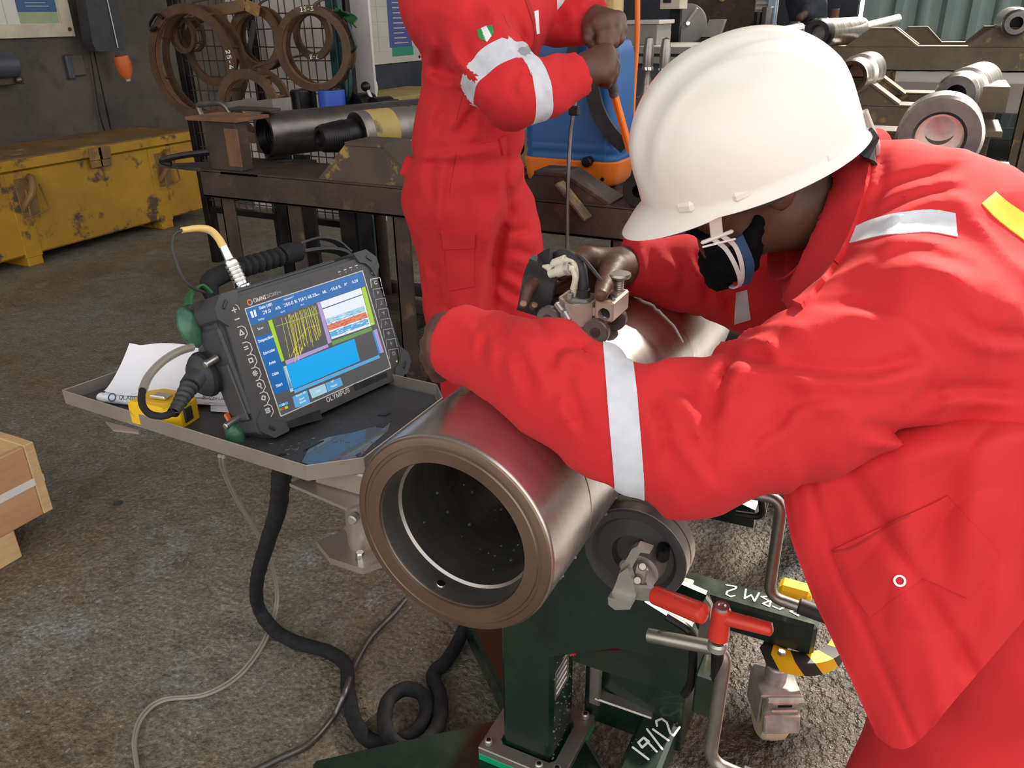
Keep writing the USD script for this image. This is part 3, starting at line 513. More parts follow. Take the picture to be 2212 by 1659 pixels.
rpipe('bright stepped pipe with a bored nose lying on the right rack', 2064, 205, 4.6, .11, .8, lambda R, L: [(R*.88, .035), (R*.9, .04), (R*.9, .2), (R*.82, .205), (R*.82, .25), (R, .26), (R, L), (.02, L)], 'shiny_pipe', None, lambda R, L: [('nose', [(R*.42, 0), (R*.78, 0), (R*.88, .035)], 'grey_steel'), ('bore', [(R*.42, 0), (R*.42, .3), (0, .3)], 'black_steel')], (.15, 1, 0))
rpipe('bright stepped pipe with a coppery end on the rack behind the helmet', 1836, 168, 4.55, .098, .6, lambda R, L: [(R*.8, 0), (R*.86, .01), (R*.9, .2), (R*.8, .21), (R*.8, .27), (R, .28), (R, L), (.02, L)], 'shiny_pipe', None, lambda R, L: [('bore', [(R*.8, 0), (R*.6, .02), (R*.55, .3), (0, .3)], 'pipe_face')], (.05, 1, 0))
rpipe('long bright pipe with a black end lying on the farthest rack', 1765, 73, 7.9, .118, 1.7, lambda R, L: [(R*.97, 0), (R, .01), (R, L), (R*.7, L+.2), (.02, L+.2)], 'shiny_pipe', None, lambda R, L: [('end_collar', [(R*.6, -.03), (R*.9, -.03), (R*1.03, 0), (R*1.03, .12), (R, .12)], 'black_steel'), ('end_face', [(R*.6, -.03), (R*.55, .1), (0, .1)], 'grey_steel')], (.1, 1, .0))
rpipe('bright pipe with a grey hollow nose at the far right of the farthest rack', 2196, 50, 8.2, .12, 1.2, lambda R, L: [(R*.85, .02), (R*.9, .03), (R, .3), (R, L), (.02, L)], 'shiny_pipe', None, lambda R, L: [('nose', [(R*.4, 0), (R*.7, 0), (R*.85, .02)], 'grey_steel'), ('bore', [(R*.4, 0), (R*.4, .3), (0, .3)], 'black_steel')])
a, b = ony(1868, 58, 9.5), ony(1940, 40, 9.9); single('steel_rod', cyl(a, b, .045), 'shiny_pipe', 'thin bright rod sticking out beyond the long bright pipe', 'rod')
a, b = ony(1640, 80, 7.6), ony(1728, 62, 8.4); single('steel_rod', cyl(a, b, .05), 'shiny_pipe', 'thin bright bar end just above the white helmet', 'rod')

# ================================================================ WORKSHOP BACKGROUND
BY = 6.6
a, b = onp(1376, 100, 1, BY), onp(1520, 92, 1, BY)
t = thing('machine_bench', 'grey machine cabinet table standing behind the sprayer', 'cabinet', (-2.0, BY, 0)); zt2 = float(a[2])
part(t, 'top', box((a[0]-.3, BY-.1, zt2-.05), (b[0]+.3, BY+.9, zt2)), 'machine_grey'); part(t, 'cabinet', box((a[0]-.25, BY, 0), (b[0]+.25, BY+.85, zt2-.05)), 'wall_navy'); part(t, 'rail', box((a[0]-.3, BY-.12, zt2-.12), (b[0]+.3, BY-.09, zt2-.07)), 'machine_grey')
p, q = ony(1368, 90, BY+.3), ony(1420, 52, BY+.3); t = thing('control_box', 'light grey metal box standing on the machine cabinet', 'box', ((p+q)/2)); part(t, 'box', box((p[0]-.1, BY+.3, zt2), (q[0], BY+.7, q[2])), 'machine_grey'); part(t, 'lid', box((p[0]-.12, BY+.28, q[2]), (q[0]+.02, BY+.72, q[2]+.03)), 'louver')
for i, (x, y) in enumerate(((1398, 78), (1434, 80))):
    o = ony(x, y, 4.4); o2 = ony(x, 168, 4.4); h = o[2]-o2[2]; t = thing('chrome_nozzle', ('left' if i == 0 else 'right')+' chrome nozzle tool of the pair beside the orange lance', 'nozzle', o2)
    part(t, 'stem', lathe([(0, h), (.02, h-.01), (.028, h-.06), (.028, h-.14), (.018, h-.17), (.018, h-.22), (.034, h-.28), (.036, h-.36), (.022, h-.42), (.03, h-.47), (.022, 0), (0, 0)][::-1], o2, Z3, 20), 'tin'); part(t, 'collar', lathe([(.02, h-.145), (.032, h-.15), (.032, h-.165), (.02, h-.17)], o2, Z3, 20), 'chrome')
    part(t, 'stand', cyl((o2[0], o2[1], .0), o2, .02), 'black_steel')
c = ony(1485, 52, 8.0); t = thing('hose_reel', 'pale grey hose reel disc with a crank behind the helmet', 'reel', c); d = nrm((.35, -1, .1)); R = .165
part(t, 'disc', lathe([(0, 0), (R, 0), (R+.01, .01), (R, .02), (0, .02)], c, d, 36), 'machine_grey'); part(t, 'drum', lathe([(R*.7, 0), (R*.7, -.14)], c, d, 30), 'black_steel'); part(t, 'rear_disc', lathe([(0, -.14), (R, -.14), (R, -.16), (0, -.16)][::-1], c, d, 36), 'machine_grey'); part(t, 'crank', bar(c+d*.03+A([-.04, 0, -.03]), c+d*.03+A([.08, 0, .13]), .035, .02), 'louver'); part(t, 'hub', cyl(c, c+d*.07, .02), 'chrome'); part(t, 'post', box(c+A([-.05, .02, -c[2]]), c+A([.03, .08, -.05])), 'machine_grey')
c = ony(1560, 0, 10.6); t = thing('lathe_machine', 'big dark brown machine disc with a golden hub', 'machine', (c[0], c[1], 0)); part(t, 'disc', cyl(c, c+A([0, .1, 0]), .45, n=48), 'rusty_beam'); part(t, 'hub', sphere(c+A([.0, -.02, .02]), .045, 1), 'yellow_pale'); part(t, 'housing', box((c[0]-.5, c[1]+.12, 0), (c[0]+.45, c[1]+.8, 2.2)), 'wall_navy')
p, q = ony(1515, 80, 7.8), ony(1560, 42, 7.8); t = thing('switch_box', 'dull grey tilted metal cover behind the helmet top', 'box', (p+q)/2); part(t, 'cover', prism([(p[0], p[2]), (q[0]-.02, p[2]), (q[0]+.02, q[2]), (p[0]+.06, q[2])], (0, 7.9, 0), X3, Z3, .1), 'machine_grey'); part(t, 'foot', box((p[0], 7.82, 0), (q[0], 7.88, p[2])), 'black_steel')
p, q = ony(1425, 20, 7.5), ony(1470, -20, 7.5); t = thing('hanging_cabinet', 'small cream cabinet hanging above the hose reel', 'cabinet', p); part(t, 'body', box((p[0], 7.5, p[2]), (q[0], 7.75, q[2]+.3)), 'chart_frame'); part(t, 'latch', box((p[0]+.03, 7.485, p[2]+.05), (p[0]+.1, 7.5, p[2]+.08)), 'black_steel'); part(t, 'bracket', box((p[0]+.02, 7.74, 0), (p[0]+.12, 7.8, q[2])), 'black_steel')
p, q = ony(1628, 60, 10.3), ony(1662, -20, 10.3); t = thing('louvre_panel', 'cream louvred ventilation panel beside the dark machine disc', 'louvre', (p[0], 9, 0))
part(t, 'frame', box((p[0]-.02, 10.35, 0), (q[0]+.1, 10.4, 2.2)), 'wall_pale')
for k in range(12): z = 1.2+.055*k; part(t, 'slat', obox(A([(p[0]+q[0])/2, 10.33, z]), (q[0]-p[0], .06, .014), X3, nrm((0, 1, .7)), nrm((0, -.7, 1)), .002), 'louver')
part(t, 'side_post', box((q[0]+.005, 10.28, 0), (q[0]+.09, 10.35, 2.2)), 'pale_blue')
t = thing('workshop_clutter', 'dark valves and fittings piled on a bench beside the louvred panel', 'machine part', (-1.7, 9.9, 0))
rs = np.random.RandomState(3); part(t, 'bench', box((-2.1, 9.72, 0), (-1.05, 10.2, 1.25)), 'wall_navy')
for k in range(9): c = A([-1.95+.1*k, 9.8+.3*rs.rand(), 1.25]); part(t, 'fitting', join(cyl(c, c+A([0, 0, .06+.25*rs.rand()]), .035+.03*rs.rand(), n=12), cyl(c+A([-.05, 0, .06]), c+A([.06, 0, .07]), .03, n=12)), ('black_steel', 'grey_steel', 'rust_orange')[k % 3])
# ================================================================ SPRAYER ON THE RACK
c0 = A([-1.15, 2.83, .934]); ya = math.radians(-4); SX = A([math.cos(ya), math.sin(ya), 0]); SY = A([-math.sin(ya), math.cos(ya), 0])
t = thing('knapsack_sprayer', 'blue knapsack sprayer tank with orange base and lid standing on the dark rack', 'sprayer', c0)
def slab(w, d, r, zs, ws, n=6):
    V = []; 
    for z, (sw, sd) in zip(zs, ws):
        V.append([c0+SX*x*sw+SY*y*sd+Z3*z for x, y in rrect(w, d, r, n)])
    k = len(V[0]); V = np.vstack(V+[[c0+Z3*zs[0]], [c0+Z3*zs[-1]]]); m = len(zs); F = []
    for i in range(m-1):
        for j in range(k): a, b = i*k+j, i*k+(j+1) % k; F += [(a, b, b+k), (a, b+k, a+k)]
    F += [(m*k, (j+1) % k, j) for j in range(k)]+[(m*k+1, (m-1)*k+j, (m-1)*k+(j+1) % k) for j in range(k)]
    return trimesh.Trimesh(V, F, process=False)
TW, TD = .365, .2
part(t, 'tank', slab(TW, TD, .045, [.075, .085, .1, .105, .118, .123, .14, .145, .16, .3, .44, .475, .49], [(.97, .97), (1, 1), (1, 1), (.985, .98), (.985, .98), (1, 1), (1, 1), (.985, .98), (1, 1), (.99, .99), (.96, .97), (.9, .9), (.8, .8)]), 'blue_plastic', smooth=45)
part(t, 'base', slab(TW, TD, .045, [0, .01, .03, .085, .09], [(.92, .9), (.98, .98), (1.0, 1.0), (1.045, 1.06), (1.0, 1.0)]), 'orange_plastic', smooth=45)
part(t, 'lid', lathe([(0, .0), (.085, .0), (.088, .01), (.088, .03), (.08, .04), (0, .045)], c0+SX*-.07+Z3*.487, Z3, 36), 'orange_plastic'); part(t, 'lid_ring', lathe([(.086, -.003), (.094, 0), (.094, .014), (.086, .017)], c0+SX*-.07+Z3*.487, Z3, 36), 'orange_plastic')
pc_ = c0+SX*.12+Z3*.485
part(t, 'pump_collar', lathe([(.03, 0), (.043, 0), (.043, .03), (.036, .04), (.03, .04)], pc_, Z3, 28), 'orange_plastic'); part(t, 'pump_chamber', lathe([(0, .03), (.032, .03), (.032, .2), (.026, .22), (0, .22)], pc_, Z3, 28), 'clear_yellow'); part(t, 'pump_rod', cyl(pc_+Z3*.03, pc_+Z3*.3, .012), 'yellow_plastic')
for x, z in ((.1, .035), (.145, .032)): part(t, 'vent_hole', cyl(c0+SX*x-SY*(TD/2*1.03)+Z3*z, c0+SX*x-SY*(TD/2*1.03+.004)+Z3*z, .007, n=12), 'black_steel')
def ribbon(P, w, th, wdir):
    P = spline(P, 8); T = np.gradient(P, axis=0); T /= np.linalg.norm(T, axis=1)[:, None]; V = []
    for p, d in zip(P, T):
        s = nrm(A(wdir)-d*(d@A(wdir))); n = np.cross(d, s); V += [p+s*w/2+n*th/2, p-s*w/2+n*th/2, p-s*w/2-n*th/2, p+s*w/2-n*th/2]
    k = len(P); F = []
    for i in range(k-1):
        for j in range(4): a, b = i*4+j, i*4+(j+1) % 4; F += [(a, a+4, b+4), (a, b+4, b)]
    F += [(0, 1, 2), (0, 2, 3), (4*k-4, 4*k-2, 4*k-3), (4*k-4, 4*k-1, 4*k-2)]
    m = trimesh.Trimesh(V, F, process=False); m.fix_normals(); return m
fr = float(c0[1]-TD/2-.012)
part(t, 'shoulder_strap', ribbon([ony(1262, 76, fr+.06), ony(1248, 82, fr-.005), ony(1236, 112, fr-.012), ony(1226, 150, fr-.012)], .038, .006, X3), 'black_strap')
part(t, 'shoulder_strap', ribbon([ony(1278, 185, fr-.012), ony(1292, 240, fr-.02), ony(1318, 285, fr-.02), ony(1352, 318, fr-.005)], .05, .014, (1, 0, .5)), 'black_strap')
part(t, 'outlet', cyl(c0+SX*.09-SY*.09+Z3*.09, c0+SX*.09-SY*.13+Z3*.09, .018), 'black_steel')
hp = [ony(1248, 190, 2.47), ony(1239, 240, 2.45), ony(1232, 290, 2.44), ony(1228, 360, 2.42), ony(1226, 450, 2.41), ony(1225, 540, 2.40), ony(1222, 640, 2.38), ony(1215, 720, 2.36)]
t = thing('spray_hose', 'thin dark hose with a clip hanging down in front of the sprayer tank', 'hose', hp[0]); part(t, 'hose', tube(hp, .0065, 8), 'grey_steel'); part(t, 'clip', box(hp[1]+A([-.012, -.014, -.012]), hp[1]+A([.02, .01, .016])), 'black_strap'); part(t, 'nut', cyl(hp[0]+Z3*.02, hp[0]-Z3*.025, .012), 'black_strap')
L0, L1 = ony(1377, -40, 2.98), ony(1369, 190, 2.96); t = thing('spray_lance', 'orange upright lance tube beside the sprayer tank', 'lance', L1); part(t, 'tube', tube([L0, (L0+L1)/2+X3*.006, L1, L1-Z3*.25], .0095, 10), 'orange_plastic'); part(t, 'foot', cyl(L1-Z3*.25, A([L1[0], L1[1], .946]), .012), 'black_strap')
h0, h1 = at(1318, 172, 2.09), at(1362, 330, 2.2); t = thing('pump_lever', 'orange pump lever with a black grip held by the standing worker', 'lever', h0); md = h0+(h1-h0)*.16
part(t, 'grip', tube([h0-(h1-h0)*.3, h0, md], [.015, .014, .012], 12), 'rubber'); part(t, 'ferrule', cyl(md, md+(h1-h0)*.07, .014, .012), 'grey_steel'); part(t, 'bar', bar(md+(h1-h0)*.05, h1, .022, .014), 'orange_plastic')

# ================================================================ MAIN PIPE ON ITS ROLLERS
PO = A([-.434, .679, .929]); PR = .136; PL = .9
t = thing('inspected_pipe', 'thick bright machined steel pipe lying on the green roller stand under the worker\'s arms', 'pipe', (PO[0], PO[1], PO[2]-PR))
part(t, 'body', lathe([(PR-.0025, .0022), (PR, .006), (PR, .118), (PR-.0008, .12), (PR, .122), (PR, .60), (PR+.0007, .603), (PR, .606), (PR, PL-.004), (PR-.004, PL), (PR*.7, PL)], PO, Y3, 128), 'pipe_steel', smooth=35)
part(t, 'end_face', lathe([(PR*.735, .004), (PR*.745, -.001), (PR*.86, -.001), (PR*.87, .0006), (PR*.9, .0006), (PR*.905, -.0008), (PR-.009, -.0005), (PR-.004, .0004), (PR-.0022, .0024)], PO, Y3, 128), 'pipe_face', smooth=25)
part(t, 'counterbore', lathe([(PR*.737, .002), (PR*.725, .004), (PR*.715, .052), (PR*.665, .056)], PO, Y3, 96)[0:0] if False else lathe([(PR*.737, .002), (PR*.728, .005), (PR*.715, .036), (PR*.69, .039)], PO, Y3, 96), 'counterbore_steel', smooth=25)
part(t, 'bore', lathe([(PR*.69, .0389), (PR*.685, .043), (PR*.685, PL), (PR*.7, PL)], PO, Y3, 96), 'pipe_bore', smooth=35)
part(t, 'screw_plug', cyl(PO+A([-.03, .02, -PR*.70]), PO+A([-.029, .02, -PR*.68]), .006), 'chrome')
th = np.linspace(math.radians(-20), math.radians(62), 30); rs = np.random.RandomState(5)
part(t, 'chalk_line', tube([PO+A([math.sin(a)*(PR+.0008), .575+.004*rs.randn()*.5, math.cos(a)*(PR+.0008)]) for a in th], [.0022, .0012], 6, 0), 'chalk')
def droplets(pts, nrmls, name, seed): return None

# water drops along the underside
rs = np.random.RandomState(8); dl = []
for k in range(26):
    y = rs.uniform(.05, .62); a = math.radians(rs.uniform(100, 150)); p = PO+A([math.sin(a)*PR, y, math.cos(a)*PR]); dl.append(sphere(p, rs.uniform(.0015, .0035), 1))
for k in range(40):
    a = math.radians(180+rs.uniform(-40, 75)); y = rs.uniform(.06, .3); dl.append(sphere(PO+A([math.sin(a)*PR*.684, y, math.cos(a)*PR*.684]), rs.uniform(.001, .0028), 1))
single('water_drops', join(dl), 'droplet', 'water drops clinging to the underside and bore of the pipe', 'water', kind='stuff')

# ================================================================ ROLLER STAND
RC = A([-.282, .935, .777]); RW = .0785
t = thing('roller_stand', 'dark green steel roller stand on castors carrying the thick pipe', 'stand', (-.45, 1.1, 0))
PX0, PX1, PY0, PY1 = -.572, -.461, 1.055, 1.163
part(t, 'post', box((PX0, PY0, .1), (PX1, PY1, .68), .008), 'green_paint')
bp = cut(box((-.612, 1.02, .118), (-.425, 1.205, .136), .002), box((PX0-.006, PY0-.006, 0), (PX1+.006, PY1+.006, .3), .01)); bpp = part(t, 'base_plate', bp, 'plate_steel'); part(t, 'green_edge', box((-.611, 1.021, .1), (-.426, 1.204, .1175), .001), 'green_bright')
for x, y in ((-.595, 1.037), (-.442, 1.037), (-.442, 1.187), (-.595, 1.187), (-.478, 1.03)):
    b_ = part(bpp, 'bolt', cyl((x, y, .136), (x, y, .149), .0085), 'galv'); part(bpp, 'bolt_socket', cyl((x, y, .147), (x, y, .1497), .005, n=6), 'black_steel')
def leg_bar(a, b, w, z0, z1, nm='base_leg', m='green_paint'):
    a, b = A([*a, 0.]), A([*b, 0.]); d = nrm(b-a); c = (a+b)/2; c[2] = (z0+z1)/2
    return part(t, nm, obox(c, (np.linalg.norm(b-a), w, z1-z0), d, np.cross(Z3, d), Z3, .008), m)
leg_bar((-.5, 1.12), (-.86, .8), .19, .02, .1); leg_bar((-.47, 1.14), (-.2, .9), .085, .035, .115); leg_bar((-.52, 1.15), (-.9, 1.5), .1, .02, .1)
l19 = leg_bar((-.285, .7), (-.285, 1.5), .075, .12, .2); leg_bar((-.36, 1.5), (-.032, 1.5), .075, .235, .318, 'cross_beam')
part(t, 'riser', box((-.33, 1.47, .18), (-.27, 1.53, .24)), 'green_paint'); part(t, 'riser', box((-.135, 1.47, .2), (-.085, 1.53, .24)), 'green_paint')
part(t, 'under_box', box((-.45, 1.2, .12), (-.24, 1.46, .3)), 'green_paint')
g = lambda L, s=1: [[(a*s, b*s) for a, b in l] for l in L]
two = [(0, 9), (2, 11), (5, 10), (5, 7), (1, 2), (1, 0), (7, 1)]; 
bc = [[(0, 0), (0, 11), (5, 9), (1, 6), (6, 3), (0, 0)], [(15, 9), (11, 10), (8, 6), (10, 1), (15, 2)], [(17, 0), (17, 10), (21, 9), (18, 5), (23, 3), (18, 0)], [(25, 0), (26, 9), (29, 4), (32, 9), (33, 0)], [(x+38, y) for x, y in two]]
part(t, 'chalk_marking', strokes(bc, A([-.075, 1.522, .3185]), -X3, -Y3, .0036, .002), 'chalk')
n19 = [[(0, 0), (0, 9)], [(8, 9), (4, 9), (3, 6), (8, 6), (8, 9), (6, 0)], [(9, -1), (13, 11)], [(15, 0), (15, 9)], [(x+18, y) for x, y in two]]
part(t, 'chalk_marking', strokes(n19, A([-.275, 1.09, .2005]), nrm((.35, .95, 0)), nrm((-.95, .35, 0)), .0042, .0022), 'chalk')
# head: bracket plate, rollers, clamp
yb = 1.03; poly = [(float(p[0]), float(p[2])) for p in (ony(x, y, yb) for x, y in ((1180, 1420), (1180, 1270), (1240, 1180), (1335, 1175), (1350, 1250), (1372, 1262), (1392, 1300), (1440, 1330), (1495, 1355), (1508, 1385), (1505, 1430), (1470, 1432), (1330, 1400)))]
part(t, 'bracket_plate', prism(poly, (0, yb+.014, 0), X3, Z3, .014), 'green_paint')
part(t, 'bracket_plate', prism([(x*1-.0, z) for x, z in poly], (0, yb+.1, 0), X3, Z3, .012), 'green_paint')
part(t, 'head_beam', box((-.68, yb+.02, .62), (-.28, yb+.09, .69), .006), 'green_paint')
part(t, 'bracket_plate', prism([(-.72, .62), (-.52, .62), (-.52, .7), (-.56, .82), (-.63, .82), (-.72, .7)], (0, yb+.014, 0), X3, Z3, .014), 'green_paint')
for cx in (RC[0], 2*PO[0]-RC[0]):
    o = A([cx, RC[1], RC[2]]); w = part(t, 'roller', lathe([(.0, .012), (.03, .012), (.034, .002), (RW-.02, .008), (RW-.014, 0), (RW-.003, 0), (RW-.001, .003), (RW-.002, .052), (.02, .055), (0, .055)], o, Y3, 64), 'wheel_rubber', smooth=30)
    part(w, 'tread', lathe([(RW-.0015, .003), (RW, .004), (RW, .024), (RW-.0012, .026), (RW, .028), (RW, .049), (RW-.0015, .051)], o, Y3, 64), 'wheel_tread', smooth=30)
    part(t, 'axle', cyl(o-Y3*.03, o+Y3*.11, .012), 'galv')
o = RC-Y3*.005+X3*.02-Z3*.002
part(t, 'axle_hub', lathe([(.012, -.03), (.02, -.03), (.021, -.022), (.026, -.02), (.027, -.005), (.029, .0), (.029, .014), (0, .015)], o, Y3, 32), 'galv'); part(t, 'axle_nut', lathe([(0, -.05), (.021, -.05), (.026, -.046), (.026, -.03), (0, -.03)], o, Y3, 6), 'galv'); part(t, 'bolt_head', lathe([(0, -.062), (.009, -.062), (.012, -.056), (.012, -.049)], o, Y3, 16), 'tin')
part(t, 'socket_screw', cyl(o+A([.03, -.02, .033]), o+A([.022, .012, .028]), .009), 'black_steel')
cy = .878
def cp(x, y, d=0): return ony(x, y, cy-d)
def flat(pts, y, th): return prism([(float(p[0]), float(p[2])) for p in (ony(a, b, y) for a, b in pts)], (0, y, 0), X3, Z3, th)
cl = part(t, 'clamp_plate', join(flat([(1372, 1174), (1384, 1168), (1412, 1178), (1410, 1184), (1390, 1181), (1368, 1222), (1358, 1262), (1344, 1264), (1346, 1222)], .872, .014), flat([(1344, 1228), (1362, 1216), (1374, 1250), (1380, 1275), (1372, 1290), (1338, 1294), (1324, 1278), (1336, 1250)], .86, .012)), 'galv')
part(cl, 'clamp_base', flat([(1325, 1270), (1376, 1282), (1372, 1296), (1340, 1297), (1326, 1286)], .858, .022), 'galv')
part(cl, 'link', join(bar(cp(1388, 1222, .01), cp(1378, 1258, .012), .019, .006, hint=(0, 1, 0)), bar(cp(1364, 1278, .016), cp(1420, 1284, .02), .026, .006, hint=(0, 1, 0))), 'galv')
for x, y in ((1388, 1224), (1377, 1254), (1357, 1266)): part(cl, 'rivet', cyl(cp(x, y, .012), cp(x, y, .024), .006), 'tin')
p0, p1 = cp(1412, 1284, .022), cp(1524, 1328, .05)
part(cl, 'red_grip', tube([p0, p0+(p1-p0)*.03, p0+(p1-p0)*.9, p0+(p1-p0)*.97, p1], [.0105, .013, .0142, .013, .005], 16, 0), 'red_plastic', smooth=60)
# red locking lever
k0 = at(1555, 1350, 1.12); t2 = part(t, 'locking_lever', lathe([(0, .03), (.011, .03), (.013, .026), (.0145, -.022), (.0, -.022)][::-1], k0, Z3, 28), 'red_plastic')
k1 = at(1668, 1362, 1.075); part(t2, 'lever_arm', tube([k0+Z3*.014, k0+(k1-k0)*.2+Z3*.012, k0+(k1-k0)*.97+Z3*.002, k1+Z3*.002], [.0105, .0105, .0095, .005], 14, 0), 'red_plastic', smooth=60)
part(t2, 'cap_screw', lathe([(0, .031), (.005, .031), (.006, .034), (.0105, .034), (.011, .03), (0, .029)][::-1], k0, Z3, 20), 'chrome'); part(t2, 'threaded_stem', cyl(k0-Z3*.022, k0-Z3*.13+Y3*.03, .009), 'black_steel'); part(t2, 'collar', cyl(k0-Z3*.03, k0-Z3*.045, .014), 'galv')
part(t, 'lever_boss', box(k0+A([-.03, .02, -.2]), k0+A([.012, .07, -.12])), 'green_paint')
# cranks
def crank(pts, y, grip=None, ext=None):
    P = [ony(a, b, y) for a, b in pts]; b = part(t, 'crank_handle', bend(P, .0105, .028, 16), 'tin', smooth=50)
    if grip: g0, g1 = [ony(a, b_, y) for a, b_ in grip]; part(b, 'grip', cyl(g0, g1, .0145), 'rubber')
    return b
crank([(1400, 1372), (1568, 1404), (1532, 1645), (1660, 1700)], .93, ((1600, 1672), (1680, 1705)))
crank([(1540, 1052), (1690, 1078), (1660, 1288), (1770, 1325)], 1.25, ((1724, 1308), (1790, 1332)))
kb = part(t, 'crank_bracket', bend([ony(x, y, .955) for x, y in ((1440, 1330), (1500, 1366), (1494, 1480), (1478, 1500))], .007, .02, 10), 'black_steel')
part(t, 'clevis_plate', prism([(float(p[0]), float(p[2])) for p in (ony(x, y, 1.0) for x, y in ((1500, 1470), (1518, 1300), (1527, 1285), (1538, 1300), (1530, 1480)))], (0, 1.0, 0), X3, Z3, .008), 'plate_steel')
# far bracket with loops
far = [(float(p[0]), float(p[2])) for p in (ony(x, y, 1.42) for x, y in ((1400, 1000), (1600, 1062), (1640, 1080), (1636, 1118), (1480, 1085), (1400, 1060)))]
part(t, 'far_bracket', prism(far, (0, 1.43, 0), X3, Z3, .05), 'green_paint')
part(t, 'far_loop', bend([ony(x, y, 1.36) for x, y in ((1600, 1040), (1640, 1045), (1650, 1118), (1590, 1110))], .007, .02, 10), 'black_steel')
part(t, 'far_plate', prism([(float(p[0]), float(p[2])) for p in (ony(x, y, 1.5) for x, y in ((1640, 1115), (1664, 1000), (1676, 1000), (1672, 1040), (1652, 1120)))], (0, 1.5, 0), X3, Z3, .006), 'plate_steel')
part(t, 'far_post', box((-.5, 1.36, .2), (-.4, 1.46, .72), .006), 'green_paint'); part(t, 'spine_beam', box((-.55, 1.16, .3), (-.47, 1.46, .38), .006), 'green_paint')
part(t, 'far_head_beam', box((-.66, 1.38, .68), (-.24, 1.45, .74), .006), 'green_paint')
for cx in (RC[0]+.02, 2*PO[0]-RC[0]-.02): o = A([cx, 1.36, .762]); part(t, 'far_roller', lathe([(.0, .012), (RW-.02, .008), (RW-.003, 0), (RW, .003), (RW, .05), (0, .052)], o, Y3, 48), 'wheel_rubber')
part(t, 'guard_plate', prism([(float(p[0]), float(p[2])) for p in (ony(x, y, 1.1) for x, y in ((1240, 1400), (1440, 1395), (1500, 1420), (1490, 1500), (1300, 1440), (1240, 1420)))], (0, 1.1, 0), X3, Z3, .01), 'green_paint')
part(t, 'chain_link_bar', join(box((-.43, 1.168, .2), (-.405, 1.18, .32)), bar((-.42, 1.18, .22), (-.3, 1.2, .2), .03, .006)), 'tin')
part(t, 'drain_valve', join(cyl((PX1, 1.09, .41), (PX1+.022, 1.09, .41), .007), cyl((PX1+.012, 1.09, .41), (PX1+.034, 1.09, .41), .012)), 'red_plastic'); part(t, 'rating_plate', box((PX1, 1.065, .29), (PX1+.0015, 1.13, .36), .0004), 'tin')
for z in (.3, .315, .33, .345): part(t, 'rating_line', box((PX1+.001, 1.07, z), (PX1+.0022, 1.12, z+.004), .0003), 'ink_grey')
part(t, 'stud', cyl((-.27, 1.24, .2), (-.268, 1.24, .245), .005), 'galv'); part(t, 'stud_nut', cyl((-.27, 1.24, .2), (-.27, 1.24, .215), .01, n=6), 'chrome')
part(t, 'clip_plate', join(box((-.335, 1.462, .318), (-.305, 1.5, .324)), cyl((-.32, 1.48, .322), (-.32, 1.48, .332), .006)), 'galv')
rs = np.random.RandomState(11); dl = []
for k in range(90): x, y = rs.uniform(-.42, -.2), rs.uniform(.75, 1.15); dl.append(sphere((PX1+.0005, rs.uniform(PY0, PY1), rs.uniform(.14, .45)), rs.uniform(.0008, .0022), 1))
for k in range(40): dl.append(sphere((rs.uniform(-.32, -.25), rs.uniform(.8, 1.4), .2), rs.uniform(.001, .003), 1))
single('water_drops', join(dl), 'droplet', 'water drops on the green post and beam of the stand', 'water', kind='stuff')
# castor with hazard bumper
cc = A([-.098, 1.43, 0]); t = thing('castor', 'cream castor with grey steel pedal under a striped yellow and black bumper', 'castor', cc)
part(t, 'wheel', lathe([(0, -.03), (.05, -.03), (.058, -.022), (.06, 0), (.058, .022), (.05, .03), (0, .03)], cc+A([0, .02, .06]), nrm((1, .5, 0)), 36), 'caster_wheel'); d = nrm((1, .5, 0)); e = np.cross(Z3, d)
part(t, 'fork', join(obox(cc+A([0, .02, .112])+d*.04, (.005, .085, .085), d, e, Z3), obox(cc+A([0, .02, .112])-d*.04, (.005, .085, .085), d, e, Z3), obox(cc+A([0, .02, .155]), (.09, .1, .01), d, e, Z3)), 'caster_steel')
pp = cc+A([0, .02, .132])-e*.062; pd = part(t, 'brake_pedal', join(obox(pp+Z3*.012, (.078, .014, .055), d, nrm(e+Z3*.3), nrm(Z3-e*.3)), obox(pp-Z3*.033-e*.006, (.078, .014, .045), d, nrm(e-Z3*.2), nrm(Z3+e*.2))), 'caster_steel')
part(pd, 'pedal_rib', join(obox(pp+Z3*.03-e*.01, (.06, .008, .008), d, e, Z3), obox(pp+Z3*.008-e*.011, (.056, .008, .008), d, e, Z3)), 'caster_steel'); part(pd, 'pedal_slot', obox(pp+Z3*.022-e*.0105, (.03, .002, .008), d, e, Z3, .0005), 'black_steel')
part(t, 'swivel', cyl(cc+A([0, .02, .145]), cc+A([0, .02, .2]), .024), 'caster_steel'); part(t, 'stem', cyl(cc+A([0, .03, .2]), cc+A([-.01, .06, .236]), .014), 'galv')
